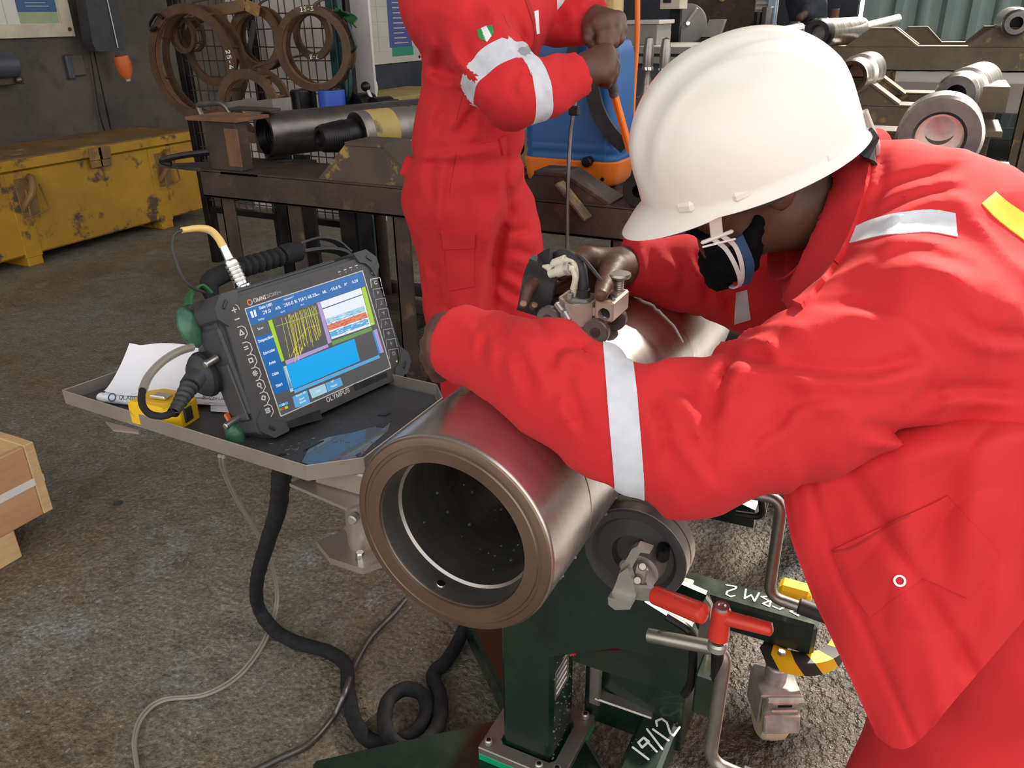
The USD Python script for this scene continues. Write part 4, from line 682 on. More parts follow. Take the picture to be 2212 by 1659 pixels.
# bumper: arc of stripes
_p = [onz(x, y, .232)[:2] for x, y in ((1634, 1392), (1712, 1428), (1812, 1412))]; _a, _b = _p[1]-_p[0], _p[2]-_p[0]; _u = np.linalg.solve(A([_a, _b]), A([_a@_a, _b@_b])/2); B0 = A([*(_p[0]+_u), .204]); BR = float(np.linalg.norm(_u)); BA = [math.degrees(math.atan2(*(p-_p[0]-_u)[::-1])) % 360 for p in _p]
def arcseg(a0, a1, r0, r1, z0, z1, sk, n=6):
    top = [(r*math.cos(math.radians(a)), r*math.sin(math.radians(a)), z) for r, z in ((r0, z1),) for a in np.linspace(a0, a1, n)]
    V = []
    for z, off in ((z0, sk), (z1, 0)):
        for r in (r0, r1):
            for a in np.linspace(a0+off+(sk*.5 if r == r1 else 0), a1+off+(sk*.5 if r == r1 else 0), n): V.append(B0+A([r*math.cos(math.radians(a)), r*math.sin(math.radians(a)), z]))
    F = []; I = lambda k, j: k*n+j
    for j in range(n-1):
        for a, b in ((0, 2), (2, 3), (3, 1), (1, 0)): F += [(I(a, j), I(a, j+1), I(b, j+1)), (I(a, j), I(b, j+1), I(b, j))]
    for j in (0, n-1): F += [(I(0, j), I(1, j), I(3, j)), (I(0, j), I(3, j), I(2, j))]
    m = trimesh.Trimesh(V, F, process=False); m.fix_normals(); return m
bm = thing('bumper', 'curved yellow and black striped bumper guard above the cream castor', 'bumper', B0)
angs = [BA[0]+(BA[2]+14-BA[0])*k for k in (0, .12, .34, .52, .72, .9, 1.1)]
for i, (a, b) in enumerate(zip(angs, angs[1:])): part(bm, 'stripe', arcseg(a, b, BR-.03, BR+.004, -.006, .03, (BA[2]-BA[0])*.12), ('hazard_black', 'hazard_yellow')[i % 2])
part(bm, 'bolt', hexbolt(ony(1688, 1412, 1.41), Z3, .009, .008), 'galv')
p = onz(1712, 1278, .33); part(bm, 'far_guard', box(p+A([-.03, -.01, -.03]), p+A([.04, .035, .012]), .008), 'hazard_yellow')

# ================================================================ TRAY
ZT = .805
t = thing('instrument_tray', 'shallow steel tray with black mat on a pedestal left of the pipe', 'tray', (-1.1, 1.05, .6))
op = [(-1.463, .893), (-.825, .868), (-.755, .93), (-.755, 1.185), (-.797, 1.232), (-1.40, 1.255)]
ins = [(float(a), float(b)) for a, b in list(Polygon(op).buffer(-.0025).exterior.coords)[:-1]]
part(t, 'base_sheet', prism(op, (0, 0, ZT-.004), X3, Y3, .004), 'tray_edge')
for a, b in zip(op, op[1:]+op[:1]):
    a, b = A([*a, 0]), A([*b, 0]); d = nrm(b-a); part(t, 'rim', obox((a+b)/2+Z3*(ZT+.011), (np.linalg.norm(b-a)+.002, .0025, .03), d, np.cross(Z3, d), Z3, .0008), 'tray_edge')
part(t, 'mat', prism(Polygon(op).buffer(-.006), (0, 0, ZT), X3, Y3, .003), 'tray_mat')
pu = Polygon([tuple(onz(x, y, ZT)[:2]) for x, y in ((655, 1002), (675, 962), (715, 948), (760, 940), (815, 925), (842, 915), (835, 935), (800, 965), (782, 985), (770, 998), (735, 1008), (690, 1014))]).buffer(.006).buffer(-.004)
part(t, 'water_film', prism(pu.simplify(.0005), (0, 0, ZT+.003), X3, Y3, .0008), 'water')
rs = np.random.RandomState(4); ch = []
for k in range(60): x, y = rs.normal(640, 70), rs.normal(960, 18); p = onz(x, y, ZT+.0035); ch.append(obox(p, (rs.uniform(.002, .012), rs.uniform(.0008, .002), .0006), *[rotz(rs.rand()*6)[i] for i in range(3)], .0002)) if Polygon(op).buffer(-.02).contains(Point(*p[:2])) else None
part(t, 'grit', join(ch), 'tin', kind='stuff')
for i, L in enumerate((((815, 897), (830, 888), (845, 892), (832, 898)), ((655, 975), (680, 955), (700, 952), (672, 966)), ((768, 983), (780, 978), (782, 992), (776, 990)), ((812, 922), (840, 905), (846, 909), (828, 924)))): part(t, 'flake', prism([tuple(onz(x, y, ZT+.004)[:2]) for x, y in L], (0, 0, ZT+.004), X3, Y3, .0012), 'device_dark')
pc2 = A([-.80, .965, 0]); part(t, 'pedestal', lathe([(.0, .62), (.03, .62), (.031, .63), (.03, .72), (.034, .735), (.05, .745), (.05, .752), (0, .752)], pc2, Z3, 32), 'tray_edge'); part(t, 'top_flange', prism([(-.9, .9), (-.76, .88), (-.73, .95), (-.76, 1.05), (-.86, 1.03)], (0, 0, .752), X3, Y3, .006), 'tray_edge')
part(t, 'bottom_flange', prism([(-.885, .93), (-.83, .9), (-.76, .9), (-.72, .96), (-.76, 1.03), (-.84, 1.02)], (0, 0, .608), X3, Y3, .013), 'tray_edge'); part(t, 'riser_pad', box((-.86, .92, .758), (-.75, 1.02, .801)), 'tray_edge')
part(t, 'flange_bolt', hexbolt((-.775, .918, .621), Z3, .009, .018), 'chrome'); part(t, 'flange_bolt', hexbolt((-.85, .985, .621), Z3, .009, .01), 'galv'); part(t, 'wing_screw', bend([A([-.79, .93, .72]), A([-.8, .92, .745]), A([-.77, .915, .745]), A([-.765, .925, .72])], .004, .008, 8), 'galv'); part(t, 'side_screw', cyl((-.79, .935, .7), (-.788, .92, .7), .009), 'galv')
part(t, 'support_arm', bar((-.80, .98, .595), (-.545, 1.09, .595), .06, .025), 'green_paint')
p = onz(262, 923, .79); part(t, 'under_lip', prism([tuple(onz(x, y, .795)[:2]) for x, y in ((228, 912), (300, 930), (300, 936), (245, 930))], (0, 0, .793), X3, Y3, .004), 'tray_edge')
# ================================================================ FLAW DETECTOR ON THE TRAY
a_ = math.radians(80.5); tl = math.radians(20)
DX = A([math.cos(a_), math.sin(a_), 0]); DY = A([-math.sin(a_)*math.sin(tl), math.cos(a_)*math.sin(tl), math.cos(tl)]); DZ = np.cross(DX, DY)
DO = A([-.958, .912, .822]); DW, DH, DT = .385, .263, .085
def duv(x, y, w=0.):
    """photo pixel -> (u, v) on the face plane of the instrument"""
    o = DO+DZ*w; r = ray(x, y); s = ((o-EYE)@DZ)/(r@DZ); p = EYE+r*s-o; return float(p@DX), float(p@DY)
def zc(cx, cy): return duv(420+cx/3.95, 480+cy/3.95)       # same, from a 3.95x enlargement of the photo
def P3(u, v, w=0.): return DO+DX*u+DY*v+DZ*w
t = thing('flaw_detector', 'grey rugged inspection instrument with lit blue screen leaning back on the tray', 'instrument', DO)
c_ = .028; oct_ = [(c_, 0), (DW-c_, 0), (DW, c_*1.2), (DW, DH-c_), (DW-c_*.7, DH), (c_*.9, DH), (0, DH-c_), (0, c_*1.2)]
part(t, 'case', join(prism(Polygon(oct_).buffer(-.006), P3(0, 0, -DT), DX, DY, DT-.006), prism(Polygon(oct_).buffer(-.022), P3(0, 0, -.007), DX, DY, .006)), 'device_grey')
part(t, 'bezel', prism(Polygon(oct_).buffer(-.004), P3(0, 0, -.022), DX, DY, .012, ), 'device_grey')
fp = [zc(x, y) for x, y in ((235, 700), (360, 690), (1380, 330), (1510, 330), (1720, 1180), (1700, 1330), (780, 1750), (560, 1790))]
part(t, 'front_panel', prism(Polygon(fp).convex_hull.buffer(.004), P3(0, 0, -.004), DX, DY, .0055), 'device_face')
for u, v, s in ((0, 0, 1), (DW, 0, 1), (DW, DH, 1), (0, DH, 1)):
    du, dv = (1 if u == 0 else -1), (1 if v == 0 else -1)
    Q = [(u+du*.004, v+dv*.036), (u+du*.004, v+dv*.02), (u+du*.022, v+dv*.002), (u+du*.05, v+dv*.002), (u+du*.044, v+dv*.016), (u+du*.03, v+dv*.022), (u+du*.02, v+dv*.034), (u+du*.016, v+dv*.05)]
    b_ = part(t, 'corner_bumper', prism(Polygon(Q).buffer(.004), P3(0, 0, -DT-.004), DX, DY, DT+.01), 'device_grey'); part(b_, 'grip_notch', obox(P3(u+du*.021, v+dv*.017, .006), (.018, .007, .004), nrm(DX*du-DY*dv), nrm(DX*du+DY*dv), DZ*du*dv if False else np.cross(nrm(DX*du-DY*dv), nrm(DX*du+DY*dv))), 'device_dark')
part(t, 'side_rail', box((0, 0, 0), (1, 1, 1)) if False else obox(P3(.006, DH*.5, -DT*.5), (.01, DH*.62, DT*.8), DX, DY, DZ, .004), 'device_grey'); part(t, 'side_cover', obox(P3(.0005, DH*.36, -DT*.45), (.006, DH*.4, DT*.5), DX, DY, DZ, .002), 'device_face')
for s in (.3, .7): part(t, 'rear_foot', bar(P3(DW*s, .03, -DT), P3(DW*s, -.012, -DT-.04), .03, .012), 'device_dark')
part(t, 'bottom_strip', prism([zc(x, y) for x, y in ((785, 1700), (1060, 1600), (1090, 1680), (800, 1760))], P3(0, 0, .0012), DX, DY, .0012), 'device_dark'); part(t, 'bottom_strip', prism([zc(x, y) for x, y in ((1350, 1385), (1630, 1280), (1640, 1320), (1370, 1440))], P3(0, 0, .0012), DX, DY, .0012), 'device_dark')
part(t, 'worn_patch', prism([zc(x, y) for x, y in ((785, 535), (860, 525), (960, 475), (1005, 478), (995, 510), (960, 525), (900, 535), (870, 555), (820, 565))], P3(0, 0, .0012), DX, DY, .0004), 'device_dark')
# screen
w0 = .0016
sc = part(t, 'screen', prism([zc(*q) for q in ((430, 745), (1425, 420), (1665, 1240), (735, 1650))], P3(0, 0, w0-.001), DX, DY, .0012), 'scr_grey')
part(t, 'screen_frame', prism(Polygon([zc(*q) for q in ((428, 743), (1428, 416), (1670, 1242), (733, 1655))]).buffer(.0012).difference(Polygon([zc(*q) for q in ((430, 745), (1425, 420), (1665, 1240), (735, 1650))])), P3(0, 0, w0-.001), DX, DY, .0016), 'device_label')
LV = [0]
def pan(nm, pts, m, lv=1): part(sc, nm, prism(Polygon([zc(*q) for q in pts]).buffer(0), P3(0, 0, w0+.0001+.00022*lv), DX, DY, .0002), m)
pan('top_bar', ((431, 746), (1424, 422), (1450, 545), (482, 884)), 'scr_blue')
pan('side_menu', ((512, 985), (645, 942), (832, 1415), (685, 1470)), 'scr_blue'); pan('bottom_button', ((830, 1490), (955, 1435), (985, 1550), (855, 1585)), 'scr_sky'); pan('bottom_button', ((970, 1430), (1105, 1378), (1130, 1450), (1000, 1505)), 'scr_pale'); pan('bottom_button', ((1110, 1375), (1240, 1325), (1262, 1390), (1135, 1450)), 'scr_sky')
pan('plot_area', ((655, 830), (1040, 690), (1120, 1040), (765, 1180)), 'scr_grey'); pan('lime_ruler', ((622, 843), (655, 832), (762, 1180), (738, 1195)), 'scr_lime'); pan('violet_ruler', ((1040, 690), (1065, 680), (1165, 1025), (1135, 1040)), 'scr_violet', 2); pan('violet_ruler', ((765, 1185), (1130, 1042), (1140, 1065), (780, 1220)), 'scr_violet', 2)
pan('scan_view', ((1068, 682), (1415, 562), (1500, 885), (1165, 1000)), 'scr_white'); pan('lime_ruler', ((1418, 562), (1450, 550), (1535, 870), (1503, 885)), 'scr_lime', 2); pan('green_ruler', ((1165, 1020), (1500, 895), (1510, 925), (1172, 1052)), 'scr_green', 2)
pan('scan_line', ((1085, 738), (1425, 615), (1428, 622), (1088, 746)), 'scr_grey', 2)
pan('scan_band', ((1110, 830), (1440, 715), (1452, 760), (1125, 870)), 'scr_pale', 2); pan('scan_band', ((1128, 880), (1455, 765), (1470, 815), (1140, 930)), 'scr_orange', 2); pan('scan_band', ((1145, 940), (1470, 820), (1485, 868), (1160, 985)), 'scr_sky', 2)
rs = np.random.RandomState(2)
bl = {'scr_sky': [], 'scr_white': [], 'scr_red': [], 'scr_pale': []}
for k in range(150):
    s, r = rs.rand(), rs.rand(); x, y = 1108+330*s+55*r, 832-116*s+160*r; l = rs.uniform(8, 30); m = 'scr_sky' if r < .27 else ('scr_red' if r < .62 else ('scr_white' if k % 3 else 'scr_pale'))
    if r < .27 and k % 3 == 0: m = 'scr_white'
    h = rs.uniform(2, 6); bl[m].append(Polygon([zc(*q) for q in ((x, y), (x+l, y-l*.35), (x+l+h*.3, y-l*.35+h), (x+h*.3, y+h))]))
for m, L in bl.items(): part(sc, 'scan_speckle', join([prism(p, P3(0, 0, w0+.0001+.00022*3), DX, DY, .0002) for p in L]), m)
pan('data_block', ((780, 1222), (1358, 995), (1408, 1185), (842, 1425)), 'scr_cyan'); pan('side_bar', ((750, 1235), (778, 1224), (842, 1440), (815, 1452)), 'scr_pale'); pan('lower_bar', ((842, 1432), (1570, 1132), (1578, 1158), (850, 1462)), 'scr_sky'); pan('violet_ruler', ((1522, 925), (1550, 912), (1610, 1110), (1580, 1120)), 'scr_violet', 2)
pan('side_line', ((1512, 930), (1520, 927), (1575, 1120), (1568, 1124)), 'scr_cyan', 2)
def pl_(pts, w=3.0): return LineString([zc(*q) for q in pts]).buffer(w/3.95/1736*1.3, cap_style=2)
tr = [pl_(((690, 890), (1070, 770)), 1.5)]
for k in range(26):
    s = k/25; x0 = 735+290*s; yt = 810-110*s+rs.uniform(0, 20); yb_ = 1160-230*max(0, s-.25)-rs.uniform(0, 60)*(1 if k > 3 else 0)
    if k in (1, 2, 4): continue
    x1 = x0+rs.uniform(40, 95); tr.append(pl_(((x0, yt), (x1, yb_)), rs.uniform(1.2, 3.2)))
for x, y in ((850, 1080), (870, 1060), (895, 1040), (910, 1070), (930, 1030), (860, 1120), (880, 1110), (920, 960), (940, 930)): tr.append(pl_(((x, y), (x+rs.uniform(-12, 14), y+rs.uniform(30, 80))), 4))
tr.append(pl_(((820, 1150), (870, 1020), (960, 900), (1050, 880)), 2))
part(sc, 'waveform', join([prism(p, P3(0, 0, w0+.0001+.00022*2), DX, DY, .0002) for p in tr]), 'scr_yellow')
pan('pause_icon', ((467, 765), (485, 758), (505, 812), (487, 820)), 'scr_white', 2); pan('pause_icon', ((497, 752), (513, 746), (528, 802), (511, 810)), 'scr_white', 2)
def lab(par, nm, s, cx, cy, h, m, w=None, bold=False): u, v = zc(cx, cy); part(par, nm, text(s, h, P3(u, v, w0+.0001+.00022*2 if w is None else w), DX, DY, .0003, bold), m)
k_ = .00017
for s, x, y, h in (('Gain (dB)', 548, 748, 24), ('29.0', 580, 790, 30), ('A%', 688, 752, 26), ('250.0 % T(A^) 48.28', 760, 725, 28), ('mm', 1035, 632, 18), ('ML', 1090, 612, 26), ('-55.8 %', 1150, 592, 26), ('A^', 1275, 545, 26), ('0.30', 1342, 525, 26), ('Unnamed *', 760, 672, 16), ('Setup', 540, 845, 18), ('GATE', 732, 778, 14), ('PA 1', 902, 716, 14), ('Scan', 535, 925, 20), ('Inspection', 540, 1032, 24), ('Encoder', 585, 1135, 24), ('Area', 632, 1220, 24), ('Data', 660, 1315, 24), ('Start', 692, 1412, 24), ('Reset All', 862, 1495, 20), ('Start', 890, 1525, 20), ('Mode', 895, 1552, 20), ('Start', 1030, 1458, 18), ('Off', 1160, 1372, 18), ('Pause', 1160, 1415, 20)):
    lab(sc, 'screen_text', s, x, y, h*k_*1.18, 'scr_white', bold=h > 21)
for k in range(6): x, y = 710+18*(k % 3)*1.5, 1560-10*(k % 3)+35*(k//3); pan('status_icon', ((x, y), (x+24, y-9), (x+30, y+12), (x+6, y+21)), ('scr_sky', 'scr_pale', 'scr_sky', 'scr_green', 'scr_red', 'scr_lime')[k], 2)
# lettering and keys
lab(t, 'lettering', 'OMNI', 503, 690, 42*k_, 'device_label', .0016, True); lab(t, 'lettering', 'SCAN', 618, 648, 38*k_, 'louver', .0016); lab(t, 'lettering', 'RX', 715, 610, 20*k_, 'louver', .0016)
lab(t, 'lettering', 'OLYMPUS', 1126, 1540, 52*k_, 'device_label', .0016, True)
u, v = zc(468, 685); part(t, 'emblem', prism(LineString(arc(u, v, .0045, 20, 260, 12)).buffer(.0012), P3(0, 0, .0014), DX, DY, .0004), 'orange_plastic'); part(t, 'emblem', prism(LineString(arc(u, v, .0045, 270, 370, 8)).buffer(.0012), P3(0, 0, .0014), DX, DY, .0004), 'scr_sky')
def glyph(lines, cx, cy, s, w=.0011):
    u, v = zc(cx, cy); return [LineString([(u+x*s, v+y*s) for x, y in l]).buffer(w) for l in lines]
keysL = [(335, 750, [[(-1, 0), (1, 0)], [(0, -1), (0, 1)]]), (360, 828, [[(-1, 0), (1, 0)]]), (395, 940, [[(-1, -1), (1, -1), (0, 1), (-1, -1)]]), (437, 1075, [[(-.8, .5), (.8, .5)], [(-.8, -.4), (.8, -.4)]]), (477, 1180, [[(-.8, -.8), (.8, -.8), (.8, .8), (-.8, .8), (-.8, -.8)]]), (513, 1290, [[(-1, .4), (1, .4)], [(-1, -.4), (1, -.4)], [(-.4, -1), (-.4, 1)], [(.4, -1), (.4, 1)]]), (550, 1395, [arc(0, .3, .8, 0, 360, 14), [(.2, -.6), (.6, -1.4)]]), (585, 1500, [[(-1, -.3), (.2, -1), (1, .3), (-.2, 1), (-1, -.3)]]), (620, 1608, [[(-.9, -.8), (.9, -.8), (.9, .8), (-.9, .8), (-.9, -.8)], [(-.9, 0), (.9, 0)]])]
for i, (x, y, g_) in enumerate(keysL):
    L = glyph(g_, x, y, .0042)
    if i >= 2: L += glyph([[(-.8, 2.4), (1.2, 2.4), (2.5, 1.2), (2.5, -1.4), (.6, -2.9)]], x, y, .0042, .0008)
    elif i == 0: L += glyph([[(-1.2, 2.2), (1.0, 2.2), (2.2, 1.2), (2.4, -.6)]], x, y, .0042, .0006)
    part(t, 'key', join([prism(p, P3(0, 0, .0014), DX, DY, .0006) for p in L]), 'device_label')
for i in range(9):
    s = i/8; x, y = 1520+175*s, 430+690*s; hw = 36
    L = [LineString([zc(*q) for q in ((x-hw, y+10+32), (x-hw-8, y-28), (x+hw, y-42), (x+hw+16, y+28))]).buffer(.0008)] if i else []
    L += glyph([[[(-1, 0), (-.2, -.9), (1.2, 1.4)]], [arc(0, 0, .9, 40, 320, 10), [(.2, -.6), (.9, -.6)]], [[(-.6, -.7), (-.6, .8), (.5, .2), (-.6, -.2)]], [[(-.6, -.9), (.6, -.9), (.6, .9)]], [[(-.8, .4), (.8, .4), (-.2, -.8)]], [[(-.9, -.9), (0, .9), (.9, -.9)]], [[(-.9, .4), (-.2, -.8), (.2, .8), (.9, -.4)]], [[(0, -1), (0, 1)], [(-.8, 0), (.8, 0)]], [[(-.8, -.8), (.8, -.8), (.8, .8), (-.8, .8), (-.8, -.8)]]][i], x, y, .0036, .0008)
    part(t, 'key', join([prism(p, P3(0, 0, .0014), DX, DY, .0006) for p in L]), 'device_label' if i < 2 else 'ink_grey')
u, v = zc(1738, 1230); part(t, 'power_key', join([prism(LineString(l).buffer(.0009), P3(0, 0, .0014), DX, DY, .0006) for l in (arc(u, v, .0042, 130, 410, 14), [(u, v), (u, v+.005)])]), 'scr_lime'); u, v = zc(1722, 1188); part(t, 'power_light', sphere(P3(u, v, .001), .0022, 1), 'scr_lime')
q = [zc(*p) for p in ((625, 1740+0), (690, 1700), (672, 1762))]; tri = Polygon(q[:2]+[zc(680, 1770)] if False else [zc(622, 1738), zc(688, 1700), zc(676, 1768)]); 
u, v = zc(660, 1732+0); R_ = .0085
tri = Polygon([(u+R_*math.cos(a), v+R_*math.sin(a)) for a in np.radians([90, 210, 330])])
part(t, 'warning_label', prism(tri.buffer(.0012), P3(0, 0, .0012), DX, DY, .0004), 'hazard_yellow'); part(t, 'warning_mark', join(prism(tri.buffer(-.002), P3(0, 0, .0015), DX, DY, .0003), text('?', .005, P3(u-.0018, v-.003, .0018), DX, DY, .0003, True)), 'device_dark')
for k in range(4): u, v = zc(1232+48*k, 425-18*k); part(t, 'indicator', join(obox(P3(u, v, .0016), (.007, .002, .0008), DX, DY, DZ, .0002), obox(P3(u, v-.005, .0016), (.0015, .002, .0008), DX, DY, DZ, .0002)), 'device_label')
# handle on top
HB = -DT*.55
def top(u, dv=0, w=HB): return P3(u, DH+dv, w)
hd = part(t, 'handle', tube([top(.035, -.004), top(.04, .025), top(.07, .034), top(.13, .036), top(.21, .036)], [.012, .017, .017, .0135, .0135], 16), 'sleeve_black')
for k in range(6): part(hd, 'rib', lathe([(.0135, -.006), (.0185, -.003), (.0185, .003), (.0135, .006)], top(.118+.0155*k, .036), DX, 20), 'sleeve_black')
part(hd, 'grip_end', tube([top(.205, .036), top(.215, .037), top(.245, .036), top(.25, .035)], [.018, .02, .019, .013], 18, 3), 'sleeve_black')
part(hd, 'strap', ribbon([top(.245, .034), top(.275, .031), top(.31, .025), top(.345, .012), top(.36, -.004)], .03, .006, DZ), 'black_strap')
part(hd, 'strap_tip', ribbon([top(.25, .05), top(.3, .05), top(.34, .035), top(.365, .006)], .02, .004, DZ), 'black_strap')
part(t, 'top_plate', obox(P3(DW*.45, DH-.002, -DT*.5), (DW*.62, .008, DT*.8), DX, DY, DZ, .003), 'device_grey')
for k in range(5): part(t, 'side_knob_rib', obox(P3(DW+.002, DH*.66+.012*k, -DT*.4), (.012, .009, .03), DX, DY, DZ, .003), 'device_grey')
# connector with yellow boot and thin cable
cp0 = top(.088, .0, -.028); cd = nrm(DY*1.0+DX*-.1)
cn = part(t, 'connector', lathe([(.015, -.002), (.0165, 0), (.0165, .006), (.0125, .008), (.0125, .05), (.0105, .054), (.0085, .056), (.0075, .08), (.006, .084), (0, .084)], cp0, cd, 28), 'chrome', smooth=40)
for k in range(5): part(cn, 'knurl', lathe([(.0124, .013+.007*k), (.0131, .016+.007*k), (.0124, .019+.007*k)], cp0, cd, 28), 'galv')
e1 = cp0+cd*.078; pY = [e1, e1+cd*.018-DX*.002, e1+cd*.034-DX*.01, e1+cd*.042-DX*.03, e1+cd*.045-DX*.06]
part(cn, 'yellow_boot', tube(pY, [.0075, .0068, .0068, .006, .005], 14), 'amber_strip', smooth=60)
end = pY[-1]; part(cn, 'thin_cable', tube([end, end-DX*.018-DY*.006, end-DX*.03-DY*.035, end-DX*.025-DY*.09, top(.05, .0, -.05)], .0028, 8), 'rubber')
# left side plug and hose
sp = P3(-.004, DH*.53, -DT*.98); 
pg = part(t, 'side_plug', lathe([(0, -.012), (.036, -.012), (.039, -.006), (.039, .016), (.03, .026), (.02, .03), (0, .03)], sp, -DX, 36), 'rubber', smooth=40); part(pg, 'plug_ring', lathe([(.039, .002), (.042, .005), (.042, .01), (.039, .013)], sp, -DX, 36), 'sleeve_black')
part(t, 'side_pin', cyl(P3(-.002, DH*.62, -DT*.45), P3(-.03, DH*.6, -DT*.45), .0065), 'bright_steel'); part(t, 'side_pin', cyl(P3(.0, .05, -DT*.55), P3(-.035, .045, -DT*.5), .006), 'bright_steel')
b0, b1 = at(424, 812, 1.29), at(374, 892, 1.22); bd = b1-b0
bo = part(pg, 'strain_relief', join(tube([b0, b0+bd*.28], .0165, 14, 0), *[lathe([(.009, 0), (.0145-.0011*k, .004), (.0145-.0011*k, .007), (.009, .0105)], b0+bd*(.28+.12*k), bd, 20) for k in range(6)]), 'rubber', smooth=40)
hs = [b1, at(350, 899, 1.205), at(322, 893, 1.205), at(307, 872, 1.215), at(308, 843, 1.24), at(322, 812, 1.27), at(350, 782, 1.30), at(385, 760, 1.33), at(415, 750, 1.36)]
part(pg, 'hose', tube(hs, .0055, 12), 'sleeve_black', smooth=60); part(pg, 'clear_sheath', tube(hs[4:], .0068, 12), 'clear_tube', smooth=60)
part(t, 'amber_strip', bar(P3(.0, .06, -DT), P3(.0, .03, -DT*.9), .012, .006), 'orange_tag')
# green protective gel lumps on the lower and upper left corners
def blob(c, rx, seed, sq=(1, 1, 1)):
    m = trimesh.creation.icosphere(3, 1.0); v = m.vertices; v = v*(.75+.5*meshkit.fbm(v*1.3+seed, 3, seed))[:, None]*A(rx); m.vertices = v@np.stack([DX, DY, DZ])+c; return m
part(t, 'green_wrap', blob(P3(-.008, DH-.035, -DT*.9), (.02, .036, .014), 1), 'green_gel', smooth=60); part(t, 'green_wrap', blob(P3(-.004, .02, -DT*.85), (.018, .026, .02), 2), 'green_gel', smooth=60); part(t, 'torn_strap', ribbon([P3(-.012, DH+.0, -.05), P3(.0, DH+.018, -.05), P3(.02, DH+.025, -.045), P3(.03, DH+.006, -.04)], .022, .004, DZ), 'green_cloth')

# ================================================================ PAPER AND TAPE MEASURE
t = thing('document_sheets', 'loose white document sheets curled on the tray behind the tape measure', 'paper', onz(350, 830, ZT))
def sheet(corners, hts, curl, dz=0, n=14):
    a, b, c, d = [onz(x, y, ZT+.006)[:2] for x, y in corners]; V = []   # a b near edge, d c far edge
    for i in range(n+1):
        for j in range(n+1):
            u, v = i/n, j/n; p = (a*(1-u)+b*u)*(1-v)+(d*(1-u)+c*u)*v; z = ZT+.006+dz+curl(u, v); V.append([p[0], p[1], z])
    k = n+1; Fc = [f for i in range(n) for j in range(n) for f in ((i*k+j, i*k+k+j, i*k+k+j+1), (i*k+j, i*k+k+j+1, i*k+j+1))]
    return thick(trimesh.Trimesh(V, Fc, process=False), .0008)
cs = ((224, 866), (498, 878), (470, 800), (288, 800))
part(t, 'sheet', sheet(((224, 868), (500, 880), (470, 806), (296, 806)), 0, lambda u, v: .004+.02*v**2+.012*math.exp(-(u/.12)**2)*(1-v)), 'paper', smooth=60)
part(t, 'sheet', sheet(((230, 864), (440, 868), (440, 812), (296, 812)), 0, lambda u, v: .010+.055*v**1.5+.01*math.sin(3*u)*v+.01*math.exp(-((u)/.1)**2)), 'paper', smooth=60)
part(t, 'rolled_edge', tube([onz(221, 856, ZT+.012), onz(224, 860, ZT+.012), onz(300, 868, ZT+.012), onz(320, 868, ZT+.012)], .0085, 12), 'paper')
part(t, 'under_sheet', sheet(((455, 888), (512, 892), (505, 862), (455, 862)), 0, lambda u, v: 0), 'paper')
dxp = nrm(onz(498, 874, ZT+.02)-onz(230, 862, ZT+.02)); dyp = np.cross(Z3, dxp); 
pw = onz(245, 862, ZT+.0215); part(t, 'emblem', prism(LineString(arc(-.004, .003, .0075, 0, 360, 20)).buffer(.0014), onz(246, 862, ZT+.0215), dxp, nrm(dyp*.5-Z3*0+Z3*.8), .0004), 'ink_navy')
part(t, 'lettering', text('QLABEX', .0085, onz(256, 863, ZT+.0205), dxp, nrm(dyp*.5+Z3*.8), .0004), 'ink_black'); part(t, 'lettering', text('QUALEX LIMITED', .006, onz(434, 862, ZT+.0125), dxp, nrm(dyp*.9+Z3*.3), .0004), 'ink_black')
for k in range(2): part(t, 'printed_line', bar(onz(440, 868+3*k, ZT+.0115), onz(488, 872+3*k, ZT+.0115), .0008, .0004), 'ink_grey')
tc = onz(362, 905, ZT+.003); t = thing('tape_measure', 'yellow tape measure lying on the tray in front of the papers', 'tape measure', tc)
ex = nrm(A([.93, .15, 0])); ey = np.cross(Z3, ex)
m = prism(Polygon([(-.052, -.026), (.03, -.034), (.048, -.02), (.05, .02), (.03, .034), (-.03, .036), (-.052, .02)]).buffer(.006), tc, ex, ey, .04)
part(t, 'case', trimesh.convex.convex_hull(np.vstack([m.vertices*1.0, (m.vertices-tc-Z3*.02)*A([.86, .86, 1.14])+tc+Z3*.0215])), 'yellow_plastic', smooth=35)
part(t, 'top_face', prism(Polygon(rrect(.07, .045, .018)).buffer(0), tc+Z3*.0435+ex*-.006, ex, ey, .0015), 'yellow_plastic'); part(t, 'belt_clip', join(obox(tc+Z3*.05+ex*.0-ey*.002, (.034, .022, .0015), ex, ey, Z3, .0005), obox(tc+Z3*.052-ey*.013, (.034, .006, .007), ex, ey, Z3, .002)), 'chrome'); part(t, 'side_button', obox(tc+ex*.054+Z3*.02-ey*.004, (.006, .024, .03), ex, ey, Z3, .003), 'rubber')

